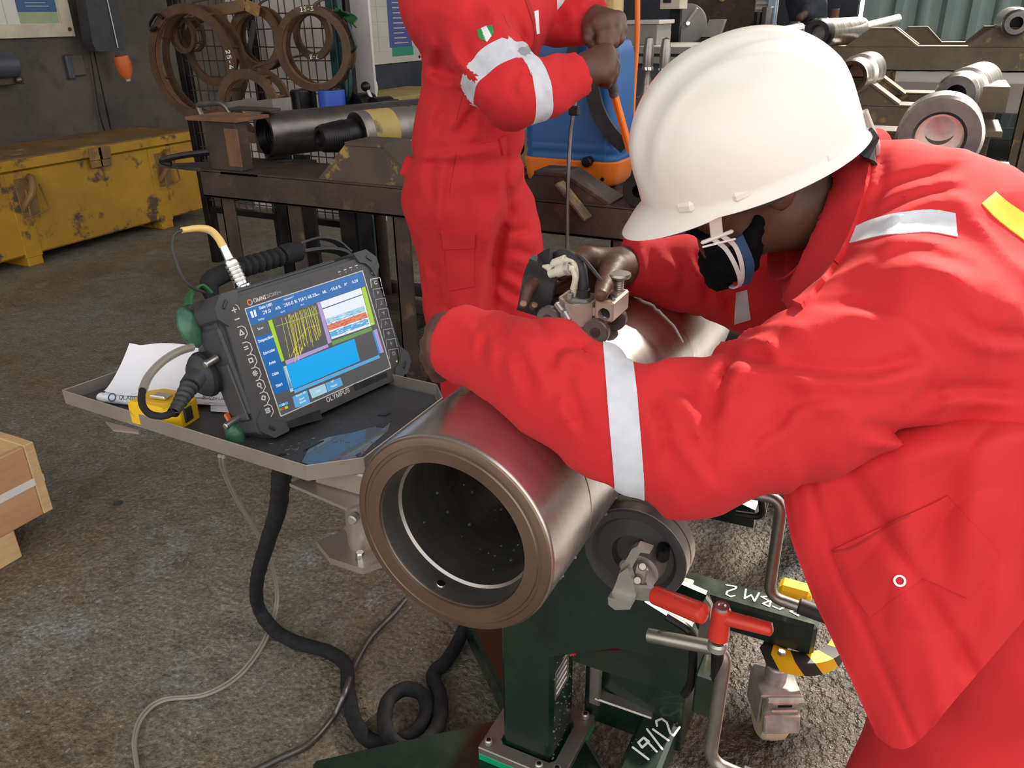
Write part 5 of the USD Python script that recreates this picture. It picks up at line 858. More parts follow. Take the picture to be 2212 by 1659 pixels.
# ================================================================ SCANNER ON THE PIPE
yf = 1.048
w1 = ony(1292, 713, yf); w2 = ony(1183, 690, yf)
xa0, xa1 = float(ony(1283, 660, yf)[0]), float(ony(1324, 660, yf)[0]); za1, za0 = float(ony(1323, 655, yf)[2]), float(ony(1323, 700, yf)[2]); yA = yf+.002; yB = float(onx(1360, 624, xa1)[1])
t = thing('encoder_scanner', 'champagne coloured wheeled scanner with cables sitting on top of the thick pipe', 'scanner', (w1[0]-.03, yf+.03, 1.065))
ba = part(t, 'body', cut(box((xa0, yA, za0), (xa1, yB, za1), .003), cyl((xa1-.014, yA-.01, za0+.012), (xa1-.014, yA+.015, za0+.012), .0095)), 'scanner'); part(ba, 'port', cyl((xa1-.014, yA+.012, za0+.012), (xa1-.014, yA+.016, za0+.012), .0095), 'device_dark')
for x, y in ((xa0+.006, yA+.01), (xa0+.008, yB-.01), (xa1-.006, yB-.012), (xa1-.004, yA+.012)): part(ba, 'screw', cyl((x, y, za1), (x, y, za1+.0025), .003, n=10), 'galv')
part(ba, 'cable_gland', cyl((xa0+.018, yA+.02, za1), (xa0+.02, yA+.02, za1+.004), .0055), 'device_dark')
th_ = A([xa1-.012, yB-.014, za1]); ts = part(t, 'thumb_screw', lathe([(0, 0), (.0065, 0)]+[(.0065+.0008*(k % 2), .002+.0016*k) for k in range(10)]+[(.005, .019), (.016, .021), (.0175, .024), (.0165, .0275), (0, .0285)], th_, Z3, 28), 'galv')
xb0, xb1 = float(ony(1200, 680, yf)[0]), float(ony(1276, 680, yf)[0]); zb1 = float(ony(1230, 657, yf-.012)[2]); zb0 = float(ony(1250, 708, yf-.012)[2])
ob = [(xb0, yf+.05), (xb0, yf+.012), (xb0+.02, yf-.012), (xb1-.024, yf-.016), (xb1-.008, yf-.006), (xb1, yf+.004), (xb1, yf+.05)]
bb = part(t, 'probe_frame', cut(prism(ob, (0, 0, zb0), X3, Y3, zb1-zb0), prism(Polygon(ob).buffer(-.0045), (0, 0, zb1-.014), X3, Y3, .05)), 'scanner'); part(bb, 'lower_step', prism(Polygon(ob).buffer(-.004), (0, 0, zb0-.009), X3, Y3, .0095), 'scanner')
part(bb, 'probe', obox(A([(xb0+xb1)/2+.006, yf+.02, zb1-.008]), (.03, .03, .02), X3, Y3, Z3, .003), 'machine_grey'); kn = ony(1226, 672, yf-.006); kd = nrm((-.35, -1, .15))
part(bb, 'wing_knob', join(lathe([(0, 0), (.007, 0), (.007, .008), (0, .008)], kn, kd, 16), obox(kn+kd*.01+A([-.006, 0, .006]), (.018, .007, .009), nrm((1, -.3, -.9)), kd, np.cross(nrm((1, -.3, -.9)), kd), .002), obox(kn+kd*.01+A([.006, 0, -.006]), (.018, .007, .009), nrm((1, -.3, -1.2)), kd, np.cross(nrm((1, -.3, -1.2)), kd), .002)), 'galv'); part(bb, 'clip', obox(ony(1232, 645, yf+.01), (.008, .01, .018), X3, Y3, Z3, .001), 'galv')
part(t, 'link_block', box((xb1-.004, yf+.006, za0+.004), (xa0+.004, yf+.04, za1-.014), .002), 'scanner')
wz = float(w1[2])
for i, (x, y, z) in enumerate(((w1[0], yf-.012, w1[2]), (w2[0], yf-.0, w2[2]), (float(onx(1343, 690, w1[0]+.004)[0]), yB-.02, w1[2]), (w2[0], yB-.02, w2[2]))):
    w = part(t, 'wheel', lathe([(0, .001), (.008, .001), (.0085, .0), (.018, 0), (.0195, .002), (.0195, .011), (.0185, .013), (0, .013)], A([x, y, z]), Y3, 36), 'scanner_wheel'); part(w, 'wheel_hub', lathe([(0, -.001), (.004, -.001), (.007, .0), (.007, .002)], A([x, y, z]), Y3, 16), 'rusty_beam'); part(w, 'axle', cyl((x, y+.01, z), (x, y+.03, z), .005), 'scanner')
for s in (1, -1): pass
part(t, 'axle_arm', bar((w1[0], yf+.012, w1[2]), (xa0+.012, yf+.02, za0+.004), .012, .012), 'scanner'); part(t, 'axle_arm', bar((w2[0], yf+.015, w2[2]), (xb0+.004, yf+.02, zb0+.006), .012, .012), 'scanner'); part(t, 'axle_arm', bar((w1[0], yB-.01, w1[2]), (xa1-.012, yB-.012, za0+.004), .012, .012), 'scanner')
c0_ = A([float(ony(1259, 640, yf+.02)[0]), yf+.022, zb1-.004])
part(t, 'cable', tube([c0_, c0_+Z3*.018], .0105, 16, 0), 'rubber')
pth = [c0_+Z3*.012, ony(1259, 610, yf+.022), ony(1254, 578, yf+.026), ony(1238, 558, yf+.035), ony(1218, 549, yf+.045), ony(1196, 556, yf+.06)]
part(t, 'cable', tube(pth, .0085, 14), 'rubber', smooth=60)
pth2 = [A([xa0+.019, yA+.02, za1]), ony(1316, 632, yA+.02), ony(1290, 595, yA+.02), ony(1262, 562, yA+.025), ony(1240, 550, yA+.035), ony(1215, 546, yA+.05)]
part(t, 'thin_cable', tube(pth2, .003, 8), 'rubber', smooth=60)
cwh = ony(1222, 572, yf+.03); 
f0, f1 = ony(1185, 576, yf+.03), ony(1222, 562, yf+.025); ft = part(t, 'hose_fitting', tube([f0, f0+(f1-f0)*.35, f0+(f1-f0)*.36, f1], [.0065, .0065, .0085, .0085], 14, 0), 'nylon'); g0_, g1_ = ony(1188, 592, yf+.012), ony(1228, 580, yf+.008); part(ft, 'fitting_body', tube([g0_, g0_+(g1_-g0_)*.4, g0_+(g1_-g0_)*.41, g1_], [.0065, .0065, .0085, .0085], 14, 0), 'nylon'); part(ft, 'fitting_tip', tube([ony(1172, 575, yf+.02), ony(1183, 577, yf+.02), ony(1192, 584, yf+.018)], [.002, .005, .007], 12, 0), 'nylon'); part(ft, 'fitting_ring', lathe([(.0085, -.003), (.0105, -.003), (.0105, .003), (.0085, .003)], g1_, g1_-g0_, 20), 'caster_steel')
part(t, 'water_hose', tube([f1, ony(1240, 572, yf+.02), ony(1247, 598, yf+.018), ony(1244, 622, yf+.02), ony(1233, 645, yf+.015)], .0048, 12), 'nylon', smooth=60)
part(t, 'water_hose', tube([g1_, ony(1236, 582, yf+.01), ony(1243, 600, yf+.008), ony(1238, 625, yf+.008)], .0048, 12), 'nylon', smooth=60)
part(t, 'black_wrap', ribbon([ony(1180, 568, yf+.03), ony(1168, 598, yf+.03), ony(1160, 640, yf+.025), ony(1152, 672, yf+.03)], .05, .02, (1, .2, .0)), 'black_strap', smooth=60); part(t, 'wrap_end', ribbon([ony(1165, 570, yf+.04), ony(1178, 562, yf+.035), ony(1190, 557, yf+.03)], .03, .006, (0, .5, 1)), 'black_strap')

# ================================================================ WOODEN CRATE, CABLES
t = thing('wooden_crate', 'open wooden crate with a white band standing on the floor at the left edge', 'crate', (-2.5, 1.0, 0))
X1, Y1c, zb = -2.275, 1.245, .1; zt_ = float(onp(82, 952, 1, Y1c)[2]); zt_ = .34
for a, b in ((.55, 1.225),):
    part(t, 'side_board', box((X1-.02, a, zb), (X1, b, zt_-.12), .003), 'wood'); part(t, 'side_board', box((X1-.02, a, zt_-.118), (X1, b, zt_), .003), 'wood')
    part(t, 'side_board', box((X1-.52, a, zb), (X1-.5, b, zt_), .003), 'wood')
part(t, 'end_board', box((X1-.52, Y1c-.02, zb), (X1+.002, Y1c+.012, zt_+.004), .003), 'wood_pale'); part(t, 'end_board', box((X1-.52, .53, zb), (X1, .55, zt_), .003), 'wood_pale'); part(t, 'floor_board', box((X1-.5, .55, zb), (X1-.02, 1.22, zb+.02), .003), 'wood')
part(t, 'corner_batten', box((X1-.06, Y1c-.06, zb), (X1-.02, Y1c-.02, zt_-.02), .003), 'wood_pale')
for y in (.62, 1.04): part(t, 'runner', box((X1-.52, y, 0), (X1-.004, y+.09, zb), .004), 'wood_pale')
part(t, 'strap_band', join(box((X1-.001, .5, .205), (X1+.0015, Y1c+.013, .23), .0005), box((X1-.52, Y1c+.011, .205), (X1+.0015, Y1c+.0135, .23), .0005)), 'strap_white')
def fz(L): return [onz(x, y, z) for x, y, z in L]
big = fz([(612, 1000, .80), (607, 1035, .74), (600, 1100, .6), (577, 1175, .42), (556, 1250, .22), (558, 1310, .07), (590, 1358, .022), (640, 1388, .02), (710, 1408, .02), (748, 1440, .02), (752, 1500, .02), (768, 1560, .02), (800, 1600, .02), (850, 1604, .02), (900, 1578, .022), (922, 1535, .025), (908, 1497, .03), (870, 1490, .035), (836, 1520, .04), (832, 1572, .05), (862, 1612, .055), (905, 1612, .05), (945, 1570, .035), (952, 1510, .025), (936, 1458, .02), (962, 1430, .02), (985, 1395, .02), (1010, 1340, .04)])
m = tube(big, .0175, 16, 10); rsn = meshkit.noise(m.vertices*55, 3)-.5; m.vertices += trimesh.Trimesh(m.vertices, m.faces, process=False).vertex_normals*rsn[:, None]*.004
single('sleeved_cable', m, 'sleeve_black', 'thick black sleeved cable hanging from the tray and coiling on the floor', 'cable', smooth=60)
cl_ = [(474, 985, .79), (482, 1020, .7), (510, 1080, .55), (555, 1155, .36), (587, 1225, .17), (596, 1300, .03), (570, 1380, .009), (515, 1455, .008), (440, 1498, .008), (350, 1510, .008), (305, 1545, .008), (288, 1600, .008), (298, 1680, .008)]
t = thing('clear_hose', 'pair of thin clear hoses hanging from the tray and curling over the floor', 'hose', onz(470, 985, .79))
part(t, 'hose', tube(fz(cl_), .0036, 10), 'clear_tube', smooth=60); part(t, 'hose', tube(fz([(x+8-4*min(1, i/4), y+2, z) for i, (x, y, z) in enumerate(cl_[:6])]+[(x+5, y+4, z) for x, y, z in cl_[6:]]), .0036, 10), 'clear_tube', smooth=60)
single('grey_cable', tube(fz([(875, 1295, .012), (850, 1325, .01), (800, 1378, .01), (765, 1440, .01), (745, 1495, .046), (722, 1545, .01), (670, 1605, .01), (600, 1640, .01), (520, 1680, .01)]), .0075, 10), 'grey_steel', 'thin grey cable running across the floor behind the black coil', 'cable', smooth=60)
rs = np.random.RandomState(21); ch = []
for k in range(260):
    x, y = rs.uniform(0, 1000), rs.uniform(560, 1650); p = onz(x, y, .001)
    if -5 < p[0] < -.4 and p[1] < 5: s = rs.uniform(.003, .011); Rz = rotz(rs.rand()*6); ch.append(obox(p+Z3*.001, (s, s*.6, .003), Rz[0], Rz[1], Rz[2], .0006))
single('floor_grit', join(ch), 'machine_grey', 'small pale chips and grit scattered over the dark floor', 'grit', kind='stuff')
t = thing('floor_hole', 'small dark drilled hole plug in the concrete floor', 'plug', onz(255, 1087, 0)); part(t, 'plug', cyl(onz(255, 1087, 0), onz(255, 1087, 0)+Z3*.002, .016), 'device_dark')
# ================================================================ PEOPLE: signed distances -> one continuous surface
def cone(P, a, b, ra, rb):
    d = b-a; t = np.clip(((P-a)@d)/(d@d), 0, 1); q = P-a-t[:, None]*d
    return np.sqrt((q*q).sum(1))-(ra+(rb-ra)*t)
def ell(P, c, r, B):
    q = (P-c)@np.stack(B, 1)/A(r); k = np.sqrt((q*q).sum(1)); return (k-1)*min(r)*(.5+.5*np.minimum(k, 1.5)/1.0)
def smin(a, b, k):
    h = np.maximum(k-np.abs(a-b), 0)/k; return np.minimum(a, b)-h*h*k*.25
def uni(ds, k):
    d = ds[0]
    for e in ds[1:]: d = smin(d, e, k)
    return d
def surface(f, lo, hi, h):
    lo, hi = A(lo, float), A(hi, float); n = np.ceil((hi-lo)/(4*h)).astype(int)+1; ax = [lo[k]+4*h*np.arange(n[k]) for k in range(3)]
    G = np.stack(np.meshgrid(*ax, indexing='ij'), -1); C = f(G.reshape(-1, 3)).reshape(n); m = (n-1)*4+1
    D_ = ndimage.zoom(C, m/n, order=1, grid_mode=False).astype(np.float64); I = np.argwhere(np.abs(D_) < 7*h); D_[tuple(I.T)] = f(lo+I*h)
    s = D_ < 0; cell = np.zeros(m-1, np.int8); off = [(i, j, k) for i in (0, 1) for j in (0, 1) for k in (0, 1)]
    sl = lambda a, o: a[o[0]:o[0]+m[0]-1, o[1]:o[1]+m[1]-1, o[2]:o[2]+m[2]-1]
    for o in off: cell += sl(s, o)
    act = (cell > 0) & (cell < 8); ids = -np.ones(m-1, np.int64); K = np.argwhere(act); ids[act] = np.arange(len(K)); acc = np.zeros((len(K), 3)); cnt = np.zeros(len(K))
    for a in off:
        for b in off:
            if sum(b)-sum(a) != 1 or any(y < x for x, y in zip(a, b)): continue
            va, vb = D_[tuple((K+a).T)], D_[tuple((K+b).T)]; x = (va < 0) != (vb < 0); t = np.where(x, va/np.where(x, va-vb, 1), 0)
            acc += np.where(x[:, None], A(a)+t[:, None]*(A(b)-A(a)), 0); cnt += x
    V = lo+h*(K+acc/cnt[:, None]); Fc = []
    for ax_ in range(3):
        u, v = [(1, 2), (2, 0), (0, 1)][ax_]; d = np.zeros(3, int); d[ax_] = 1
        a = s[tuple(slice(0, m[k]-d[k]) for k in range(3))]; b = s[tuple(slice(d[k], m[k]) for k in range(3))]; E = np.argwhere(a != b); E = E[(E[:, u] > 0) & (E[:, v] > 0) & (E[:, u] < m[u]-1) & (E[:, v] < m[v]-1)]
        U_, V_ = np.eye(3, dtype=int)[u], np.eye(3, dtype=int)[v]; q = np.stack([ids[tuple((E-U_-V_).T)], ids[tuple((E-V_).T)], ids[tuple(E.T)], ids[tuple((E-U_).T)]], 1); fl = ~s[tuple(E.T)]; q[fl] = q[fl][:, ::-1]
        Fc += [q[:, [0, 1, 2]], q[:, [0, 2, 3]]]
    return trimesh.Trimesh(V, np.vstack(Fc), process=False)
def relax(m, n=3):
    from scipy.sparse import coo_matrix
    e = m.edges_unique; k = len(m.vertices); W_ = coo_matrix((np.ones(2*len(e)), (np.r_[e[:, 0], e[:, 1]], np.r_[e[:, 1], e[:, 0]])), (k, k)).tocsr(); dg = np.asarray(W_.sum(1)).ravel()[:, None]; v = np.array(m.vertices)
    for i in range(n):
        for l in (.5, -.52): v = v+l*((W_@v)/dg-v)
    return trimesh.Trimesh(v, m.faces, process=False)
def J(x, y, d, r): return at(x, y, d), r*d/F                      # joint from the photo: pixel, distance, radius in pixels
def chain(P, js): return [cone(P, a[0], b[0], a[1], b[1]) for a, b in zip(js, js[1:])]
def folds(P, amp, s, stretch=(1, 1, 1), seed=0):
    q = P*A(stretch)*s; w = meshkit.noise(q*.6+7, seed+9)*1.6; n = meshkit.noise(q+w[:, None], seed); m = meshkit.noise(q*2.1+w[:, None], seed+3)
    return amp*((1-np.abs(2*n-1))**2-.4+.35*((1-np.abs(2*m-1))**2-.4))
def along(P, a, b, n, amp, seed, rmax=.14, slant=.5, sharp=2.5):
    """slanting creases across a sleeve between a and b"""
    d = b-a; L = np.linalg.norm(d); t = ((P-a)@d)/(L*L); x, y, z = basis(d); qx, qy = (P-a)@x, (P-a)@y; r = np.hypot(qx, qy)
    w = meshkit.noise(np.stack([qx*9, qy*9, t*2.0], -1)+seed, seed); v = .5+.5*np.sin(2*np.pi*(t*n+w*1.5+slant*(qx+.6*qy)/.1))
    win = np.clip(np.minimum(t+.1, 1.1-t)*4, 0, 1)*np.clip((rmax-r)/.03, 0, 1); return amp*win*(v**sharp-.3)*np.clip(2.2*meshkit.noise(P*8+seed, seed+5)-.35, 0, 1.4)
def creases(P, L):
    """cloth pressed in along lines, with a soft roll beside each"""
    q = P-EYE; z = q@FWD; p = np.stack([CX+F*(q@RT)/z, CY-F*(q@UP)/z], 1); d = np.zeros(len(P))
    for pts, amp, w in L:
        C = spline([(a, b, 0) for a, b in pts], 4)[:, :2]; lo_, hi_ = C.min(0)-4*w, C.max(0)+4*w; k = np.nonzero(((p > lo_) & (p < hi_)).all(1))[0]
        if not len(k): continue
        pk = p[k]; best = np.full(len(k), 1e9); sg = np.zeros(len(k)); tt = np.zeros(len(k)); n = len(C)-1
        for i in range(n):
            e = C[i+1]-C[i]; t = np.clip(((pk-C[i])@e)/(e@e), 0, 1); r = pk-C[i]-t[:, None]*e; D2 = np.hypot(r[:, 0], r[:, 1]); m = D2 < best; best[m] = D2[m]; sg[m] = np.sign(e[0]*r[m, 1]-e[1]*r[m, 0]); tt[m] = (i+t[m])/n
        u = best/w*sg; d[k] += amp*np.minimum(1, 3.5*np.minimum(tt+.06, 1.06-tt))*(np.exp(-u*u)-.75*np.exp(-((u-1.7)/1.1)**2))
    return d
def slicep(m, o, n):
    v, f = trimesh.intersections.slice_faces_plane(np.asarray(m.vertices), np.asarray(m.faces), n, o)[:2]; return trimesh.Trimesh(v, f, process=False)
def skin_of(m, out, th):
    """the piece of cloth surface, lifted by out and given a thickness"""
    m = trimesh.Trimesh(m.vertices, m.faces, process=True); m.update_faces(m.nondegenerate_faces()); n = m.vertex_normals.copy(); m.vertices = m.vertices+n*out
    k = len(m.vertices); e = m.edges_sorted; be = m.edges[trimesh.grouping.group_rows(e, require_count=1)]
    return trimesh.Trimesh(np.vstack([m.vertices, m.vertices-n*th]), np.vstack([m.faces, m.faces[:, ::-1]+k, [[b, a, a+k] for a, b in be], [[b, a+k, b+k] for a, b in be]]), process=False)
def decal(m, poly, out=.0012, th=.0022, dmax=9., raw=False):
    """the part of a cloth surface facing the photo inside a convex outline, as a sewn-on piece"""
    c = A(poly, float).mean(0)
    fc = m.triangles_center-EYE; z = fc@FWD; px = CX+F*(fc@RT)/z; py = CY-F*(fc@UP)/z; R_ = np.abs(A(poly)-c).max(0)+25
    k = (np.abs(px-c[0]) < R_[0]) & (np.abs(py-c[1]) < R_[1]) & (z < dmax) & ((m.face_normals*fc).sum(1) < 0); q = m.submesh([np.nonzero(k)[0]], append=True)
    for a, b in zip(poly, poly[1:]+poly[:1]):
        n = np.cross(ray(*a), ray(*b)); n = n if n@ray(*c) > 0 else -n; q = slicep(q, EYE, nrm(n))
    return q if raw else skin_of(q, out, th)
def band(m, a, b, t0, t1, rmax, out=.0012, th=.0025):
    """a tape sewn round a limb between fractions t0 and t1 of the way from a to b"""
    d = b-a; t = ((m.triangles_center-a)@d)/(d@d); r = np.linalg.norm(m.triangles_center-a-t[:, None]*d, axis=1); q = m.submesh([np.nonzero((t > t0-.15) & (t < t1+.15) & (r < rmax))[0]], append=True)
    q = slicep(slicep(q, a+d*t0, nrm(d)), a+d*t1, -nrm(d)); q.merge_vertices(); q = max(q.split(only_watertight=False), key=lambda s: len(s.faces)); return skin_of(q, out, th)
def strip_decal(m, topl, botl, out=.0012, th=.0022, **k):
    topl, botl = [[tuple(p[:2]) for p in spline([(a, b, 0) for a, b in l], 3)] if len(l) > 2 else l for l in (topl, botl)]
    q = join([decal(m, [topl[i], topl[i+1], botl[i+1], botl[i]], raw=True, **k) for i in range(len(topl)-1)]); q.merge_vertices(digits_vertex=5); q = max(q.split(only_watertight=False), key=lambda s: len(s.faces)); return skin_of(q, out, th)
def hand_joints(w, y, z, side=1, s=1.0, curl=(60, 70, 40), spread=.1, thumb=(.5, .55, -.6)):
    """wrist point, direction of the fingers, normal of the back of the hand -> chains of (point, radius)"""
    y = nrm(y); z = nrm(A(z)-y*(A(z)@y)); x = np.cross(y, z)*side; out = []
    for i, (kx, ky, L, r) in enumerate(((-.030, .088, (.042, .026, .02), .0098), (-.010, .092, (.046, .03, .022), .0102), (.011, .088, (.043, .028, .021), .0097), (.030, .078, (.034, .021, .018), .0086))):
        p = w+(x*kx+y*ky)*s; ch = [(w+x*kx*.55*s+y*.012*s, .0165*s), (p, .0125*s)]; a = 0
        d = nrm(y+x*(kx/.03)*spread)
        for k in range(3):
            a += math.radians(curl[k]*(1+.07*i)); q = nrm(d*math.cos(a)-z*math.sin(a)); p = p+q*L[k]*s; ch.append((p, (r-.0009*k)*s))
        out.append(ch)
    t = nrm(-x*thumb[0]+y*thumb[1]+z*thumb[2]); t2 = nrm(t*.75+x*.15+y*.5-z*.25); p = w-x*.022*s+y*.02*s; q = p+t*.042*s; u = q+t2*.032*s
    out.append([(w+y*.005*s, .018*s), (p, .018*s), (q, .0135*s), (u, .0118*s), (u+nrm(t2+x*.3)*.024*s, .0098*s)]); return out
def hand_sdf(P, chains, k=.007):
    d = uni([uni(chain(P, c[:2]), .01) for c in chains], .014)
    for c in chains: d = smin(d, uni(chain(P, c[1:]), .005), k)
    return d
def nails(par, chains, z, mat_='nail'):
    for c in chains[:4]:
        d = nrm(c[-1][0]-c[-2][0]); n = nrm(z-d*(z@d)); part(par, 'fingernail', lathe([(0, .0012), (.0035, .001), (.0052, .0)], c[-1][0]+n*c[-1][1]*.86, n, 12), mat_)
mat('nail', (.3, .16, .11), None, rough=.3)
mat('eye_white', (.6, .55, .5), None, rough=.15)

# ---------------------------------------------------------------- worker bending over the pipe
HF = nrm(RT*-.92+UP*-.335+FWD*.2); HC = RT*-.27+UP*.84-FWD*.46; HC = nrm(HC-HF*(HC@HF)); HS = np.cross(HC, HF); HS = HS if HS@FWD < 0 else -HS   # forward, crown, side towards us
HO = at(1614, 358, 1.09)                                                  # middle of the helmet's rim
HD = HO+HC*.03-HF*.005
def H(f, c, s): return HO+HF*f+HC*c+HS*s
def K(f, c, s): return HD+HF*f+HC*c+HS*s
jS, jU, jE, jF, jM, jW = J(1975, 715, .95, 190), J(1735, 862, .935, 160), J(1510, 955, .93, 132), J(1335, 910, .93, 112), J(1180, 812, .955, 100), J(1000, 742, 1.04, 84)
fS, fE, fM, fW = J(1775, 585, 1.33, 115), J(1625, 622, 1.41, 84), J(1490, 588, 1.38, 72), J(1352, 574, 1.34, 58)
tN, tC, tB, tL, tH = J(1865, 440, 1.15, 125), J(1985, 600, 1.10, 232), J(2130, 830, 1.08, 262), J(2240, 1020, 1.05, 280), J(2330, 1210, 1.06, 285)
cuffN = nrm(jW[0]-jM[0]); cuffF = nrm(fW[0]-fM[0])
CR1 = [([(1538, 900), (1543, 855), (1585, 768)], .014, 13), ([(1545, 905), (1562, 860), (1600, 820)], .008, 11), ([(1431, 831), (1500, 862), (1530, 925), (1534, 985)], .009, 14), ([(1398, 850), (1430, 920), (1440, 1000)], .009, 13), ([(1486, 935), (1515, 985), (1545, 1030)], .007, 13), ([(1581, 768), (1700, 786), (1866, 800), (2000, 768)], .012, 17), ([(1668, 934), (1716, 870), (1818, 850)], .008, 15), ([(1600, 990), (1650, 930), (1690, 915)], .006, 13),
  ([(1763, 658), (1866, 663), (1968, 703), (2034, 780)], .0055, 10), ([(2020, 800), (1990, 855), (1958, 898)], .005, 10), ([(1850, 452), (1935, 398), (2077, 362)], .008, 14), ([(1862, 470), (1973, 424), (2070, 404)], .007, 13), ([(1905, 330), (1903, 400), (1880, 470)], .004, 10), ([(1866, 926), (2000, 940), (2212, 950)], .012, 16), ([(1900, 560), (2000, 545), (2120, 590)], .006, 16), ([(2060, 680), (2130, 720), (2230, 730)], .008, 15), ([(1990, 860), (2080, 840), (2220, 850)], .009, 15),
  ([(1017, 691), (1047, 718), (1038, 770)], .005, 10), ([(1120, 668), (1165, 700), (1192, 740)], .006, 12), ([(1190, 790), (1208, 755), (1240, 748), (1290, 775)], .011, 11), ([(1090, 730), (1130, 790), (1140, 850)], .006, 14), ([(1217, 800), (1235, 870), (1262, 930)], .007, 13), ([(1060, 690), (1085, 740), (1080, 800)], .005, 12), ([(1150, 740), (1190, 800), (1200, 870)], .006, 13),
  ([(1401, 530), (1408, 577), (1424, 625)], .007, 10), ([(1442, 540), (1475, 577), (1470, 640)], .007, 10), ([(1500, 545), (1530, 600), (1525, 660)], .007, 11), ([(1580, 560), (1560, 620), (1580, 670)], .006, 11)]
def jacket(P):
    arm = uni(chain(P, [jS, jU, jE, jF, jM, (jW[0]+cuffN*.02, jW[1])]), .05)
    arm = np.maximum(arm, (P-jW[0]-cuffN*.012)@cuffN); arm = np.maximum(arm, -cone(P, jW[0]-cuffN*.03, jW[0]+cuffN*.1, .02, jW[1]-.004))
    far = uni(chain(P, [fS, fE, fM, (fW[0]+cuffF*.02, fW[1])]), .04); far = np.maximum(far, (P-fW[0])@cuffF); far = np.maximum(far, -cone(P, fW[0]-cuffF*.03, fW[0]+cuffF*.1, .02, fW[1]-.004))
    tor = uni(chain(P, [tN, tC, tB, tL, tH])+[cone(P, tC[0], fS[0], tC[1]*.8, fS[1])], .09)
    d = uni([tor, arm], .075); d = smin(d, far, .05)
    d -= along(P, jE[0], jU[0], 2.2, .008, 1)+along(P, jM[0], jE[0], 2.6, .008, 2, .11, -.5)+along(P, fM[0], fE[0], 2.5, .007, 3, .09)+along(P, jW[0], jM[0], 2.0, .006, 5, .09)
    d += creases(P, CR1)
    d -= folds(P, .0085, 8, seed=4)*np.clip((P-jW[0])@nrm(jS[0]-jW[0])*6-.2, 0, 1)
    dn = .0+0*d; axis = nrm(tC[0]-tH[0]); s = (P-tB[0])@axis; q = (P-tB[0])@nrm(np.cross(axis, FWD)); dn = .008*(1-np.abs(np.sin(17*s+9*q+2.2*meshkit.noise(P*6, 2))))**2*np.clip((.24-np.abs(s-.06))*6, 0, 1); d -= dn
    d = np.maximum(d, -cone(P, tN[0]-nrm(H(-.02, -.1, 0)-tN[0])*.0, H(-.02, -.1, 0), .062, .075))          # neck opening
    return d
lo = np.min([j[0]-j[1]-.05 for j in (jS, jE, jM, jW, fS, fE, fW, tC, tB, tL, tH)], 0); hi = np.max([j[0]+j[1]+.05 for j in (jS, jE, jM, jW, fS, fE, fW, tC, tB, tL, tH)], 0)
w1_ = thing('person', 'bearded worker in red coveralls bending over the pipe with one hand on the scanner', 'person', (.12, .95, 0))
mj = surface(jacket, lo, hi, .0056); mj = max(mj.split(only_watertight=False), key=lambda m: len(m.faces)); mj = relax(mj, 4)
jk = part(w1_, 'jacket', mj, 'red_cloth', smooth=True)
# trousers down to boots
hN, kN, aN = J(2140, 1330, 1.06, 175), J(2010, 1760, 1.18, 165), A([.0, .98, .1]); aN = A([J(2010, 1760, 1.18, 1)[0][0]+.02, J(2010, 1760, 1.18, 1)[0][1]-.02, .09]); hF, kF = J(2420, 1330, 1.14, 185), J(2330, 1780, 1.28, 150); aF = A([kF[0][0]+.02, kF[0][1]-.02, .09])
def trousers(P):
    d = uni([uni(chain(P, [hN, kN, (aN, .085)]), .05), uni(chain(P, [hF, kF, (aF, .085)]), .05), cone(P, hN[0], hF[0], hN[1]*.95, hF[1]*.95)], .06)
    return np.maximum(d, .07-P[:, 2])-folds(P, .008, 8, (1, 1, .7), 11)
pts = [hN, kN, (aN, .1), hF, kF, (aF, .1)]; mt = surface(trousers, np.min([a-b-.03 for a, b in pts], 0), np.max([a+b+.03 for a, b in pts], 0), .009); part(w1_, 'trousers', mt, 'red_cloth', smooth=True)
for a in (aN, aF): part(w1_, 'boot', trimesh.convex.convex_hull(np.vstack([sphere(a+A([0, .0, .0]), .06, 2).vertices, sphere(A([a[0]-.13, a[1]+.03, .045]), .045, 2).vertices, (sphere(A([a[0]+.03, a[1], .04]), .04, 2).vertices)])), 'rubber')
# head, neck and hands: one continuous body
rh = [[J(1345, 575, 1.335, 40), J(1268, 560, 1.295, 27), J(1212, 590, 1.250, 15), J(1165, 598, 1.235, 13.5), J(1142, 625, 1.220, 12.5), J(1130, 658, 1.215, 11)],
      [J(1345, 580, 1.345, 40), J(1258, 585, 1.325, 26), J(1212, 622, 1.280, 14), J(1172, 638, 1.250, 13), J(1152, 662, 1.240, 11)],
      [J(1345, 585, 1.355, 38), J(1264, 606, 1.345, 24), J(1222, 642, 1.295, 13), J(1188, 658, 1.285, 12), J(1172, 675, 1.280, 10.5)],
      [J(1345, 590, 1.355, 36), J(1278, 622, 1.355, 22), J(1243, 652, 1.335, 12), J(1215, 664, 1.330, 11), J(1200, 676, 1.325, 10)],
      [J(1345, 580, 1.31, 38), J(1326, 582, 1.265, 31), J(1314, 600, 1.225, 23), J(1305, 620, 1.185, 19), J(1298, 637, 1.16, 15.5)]]
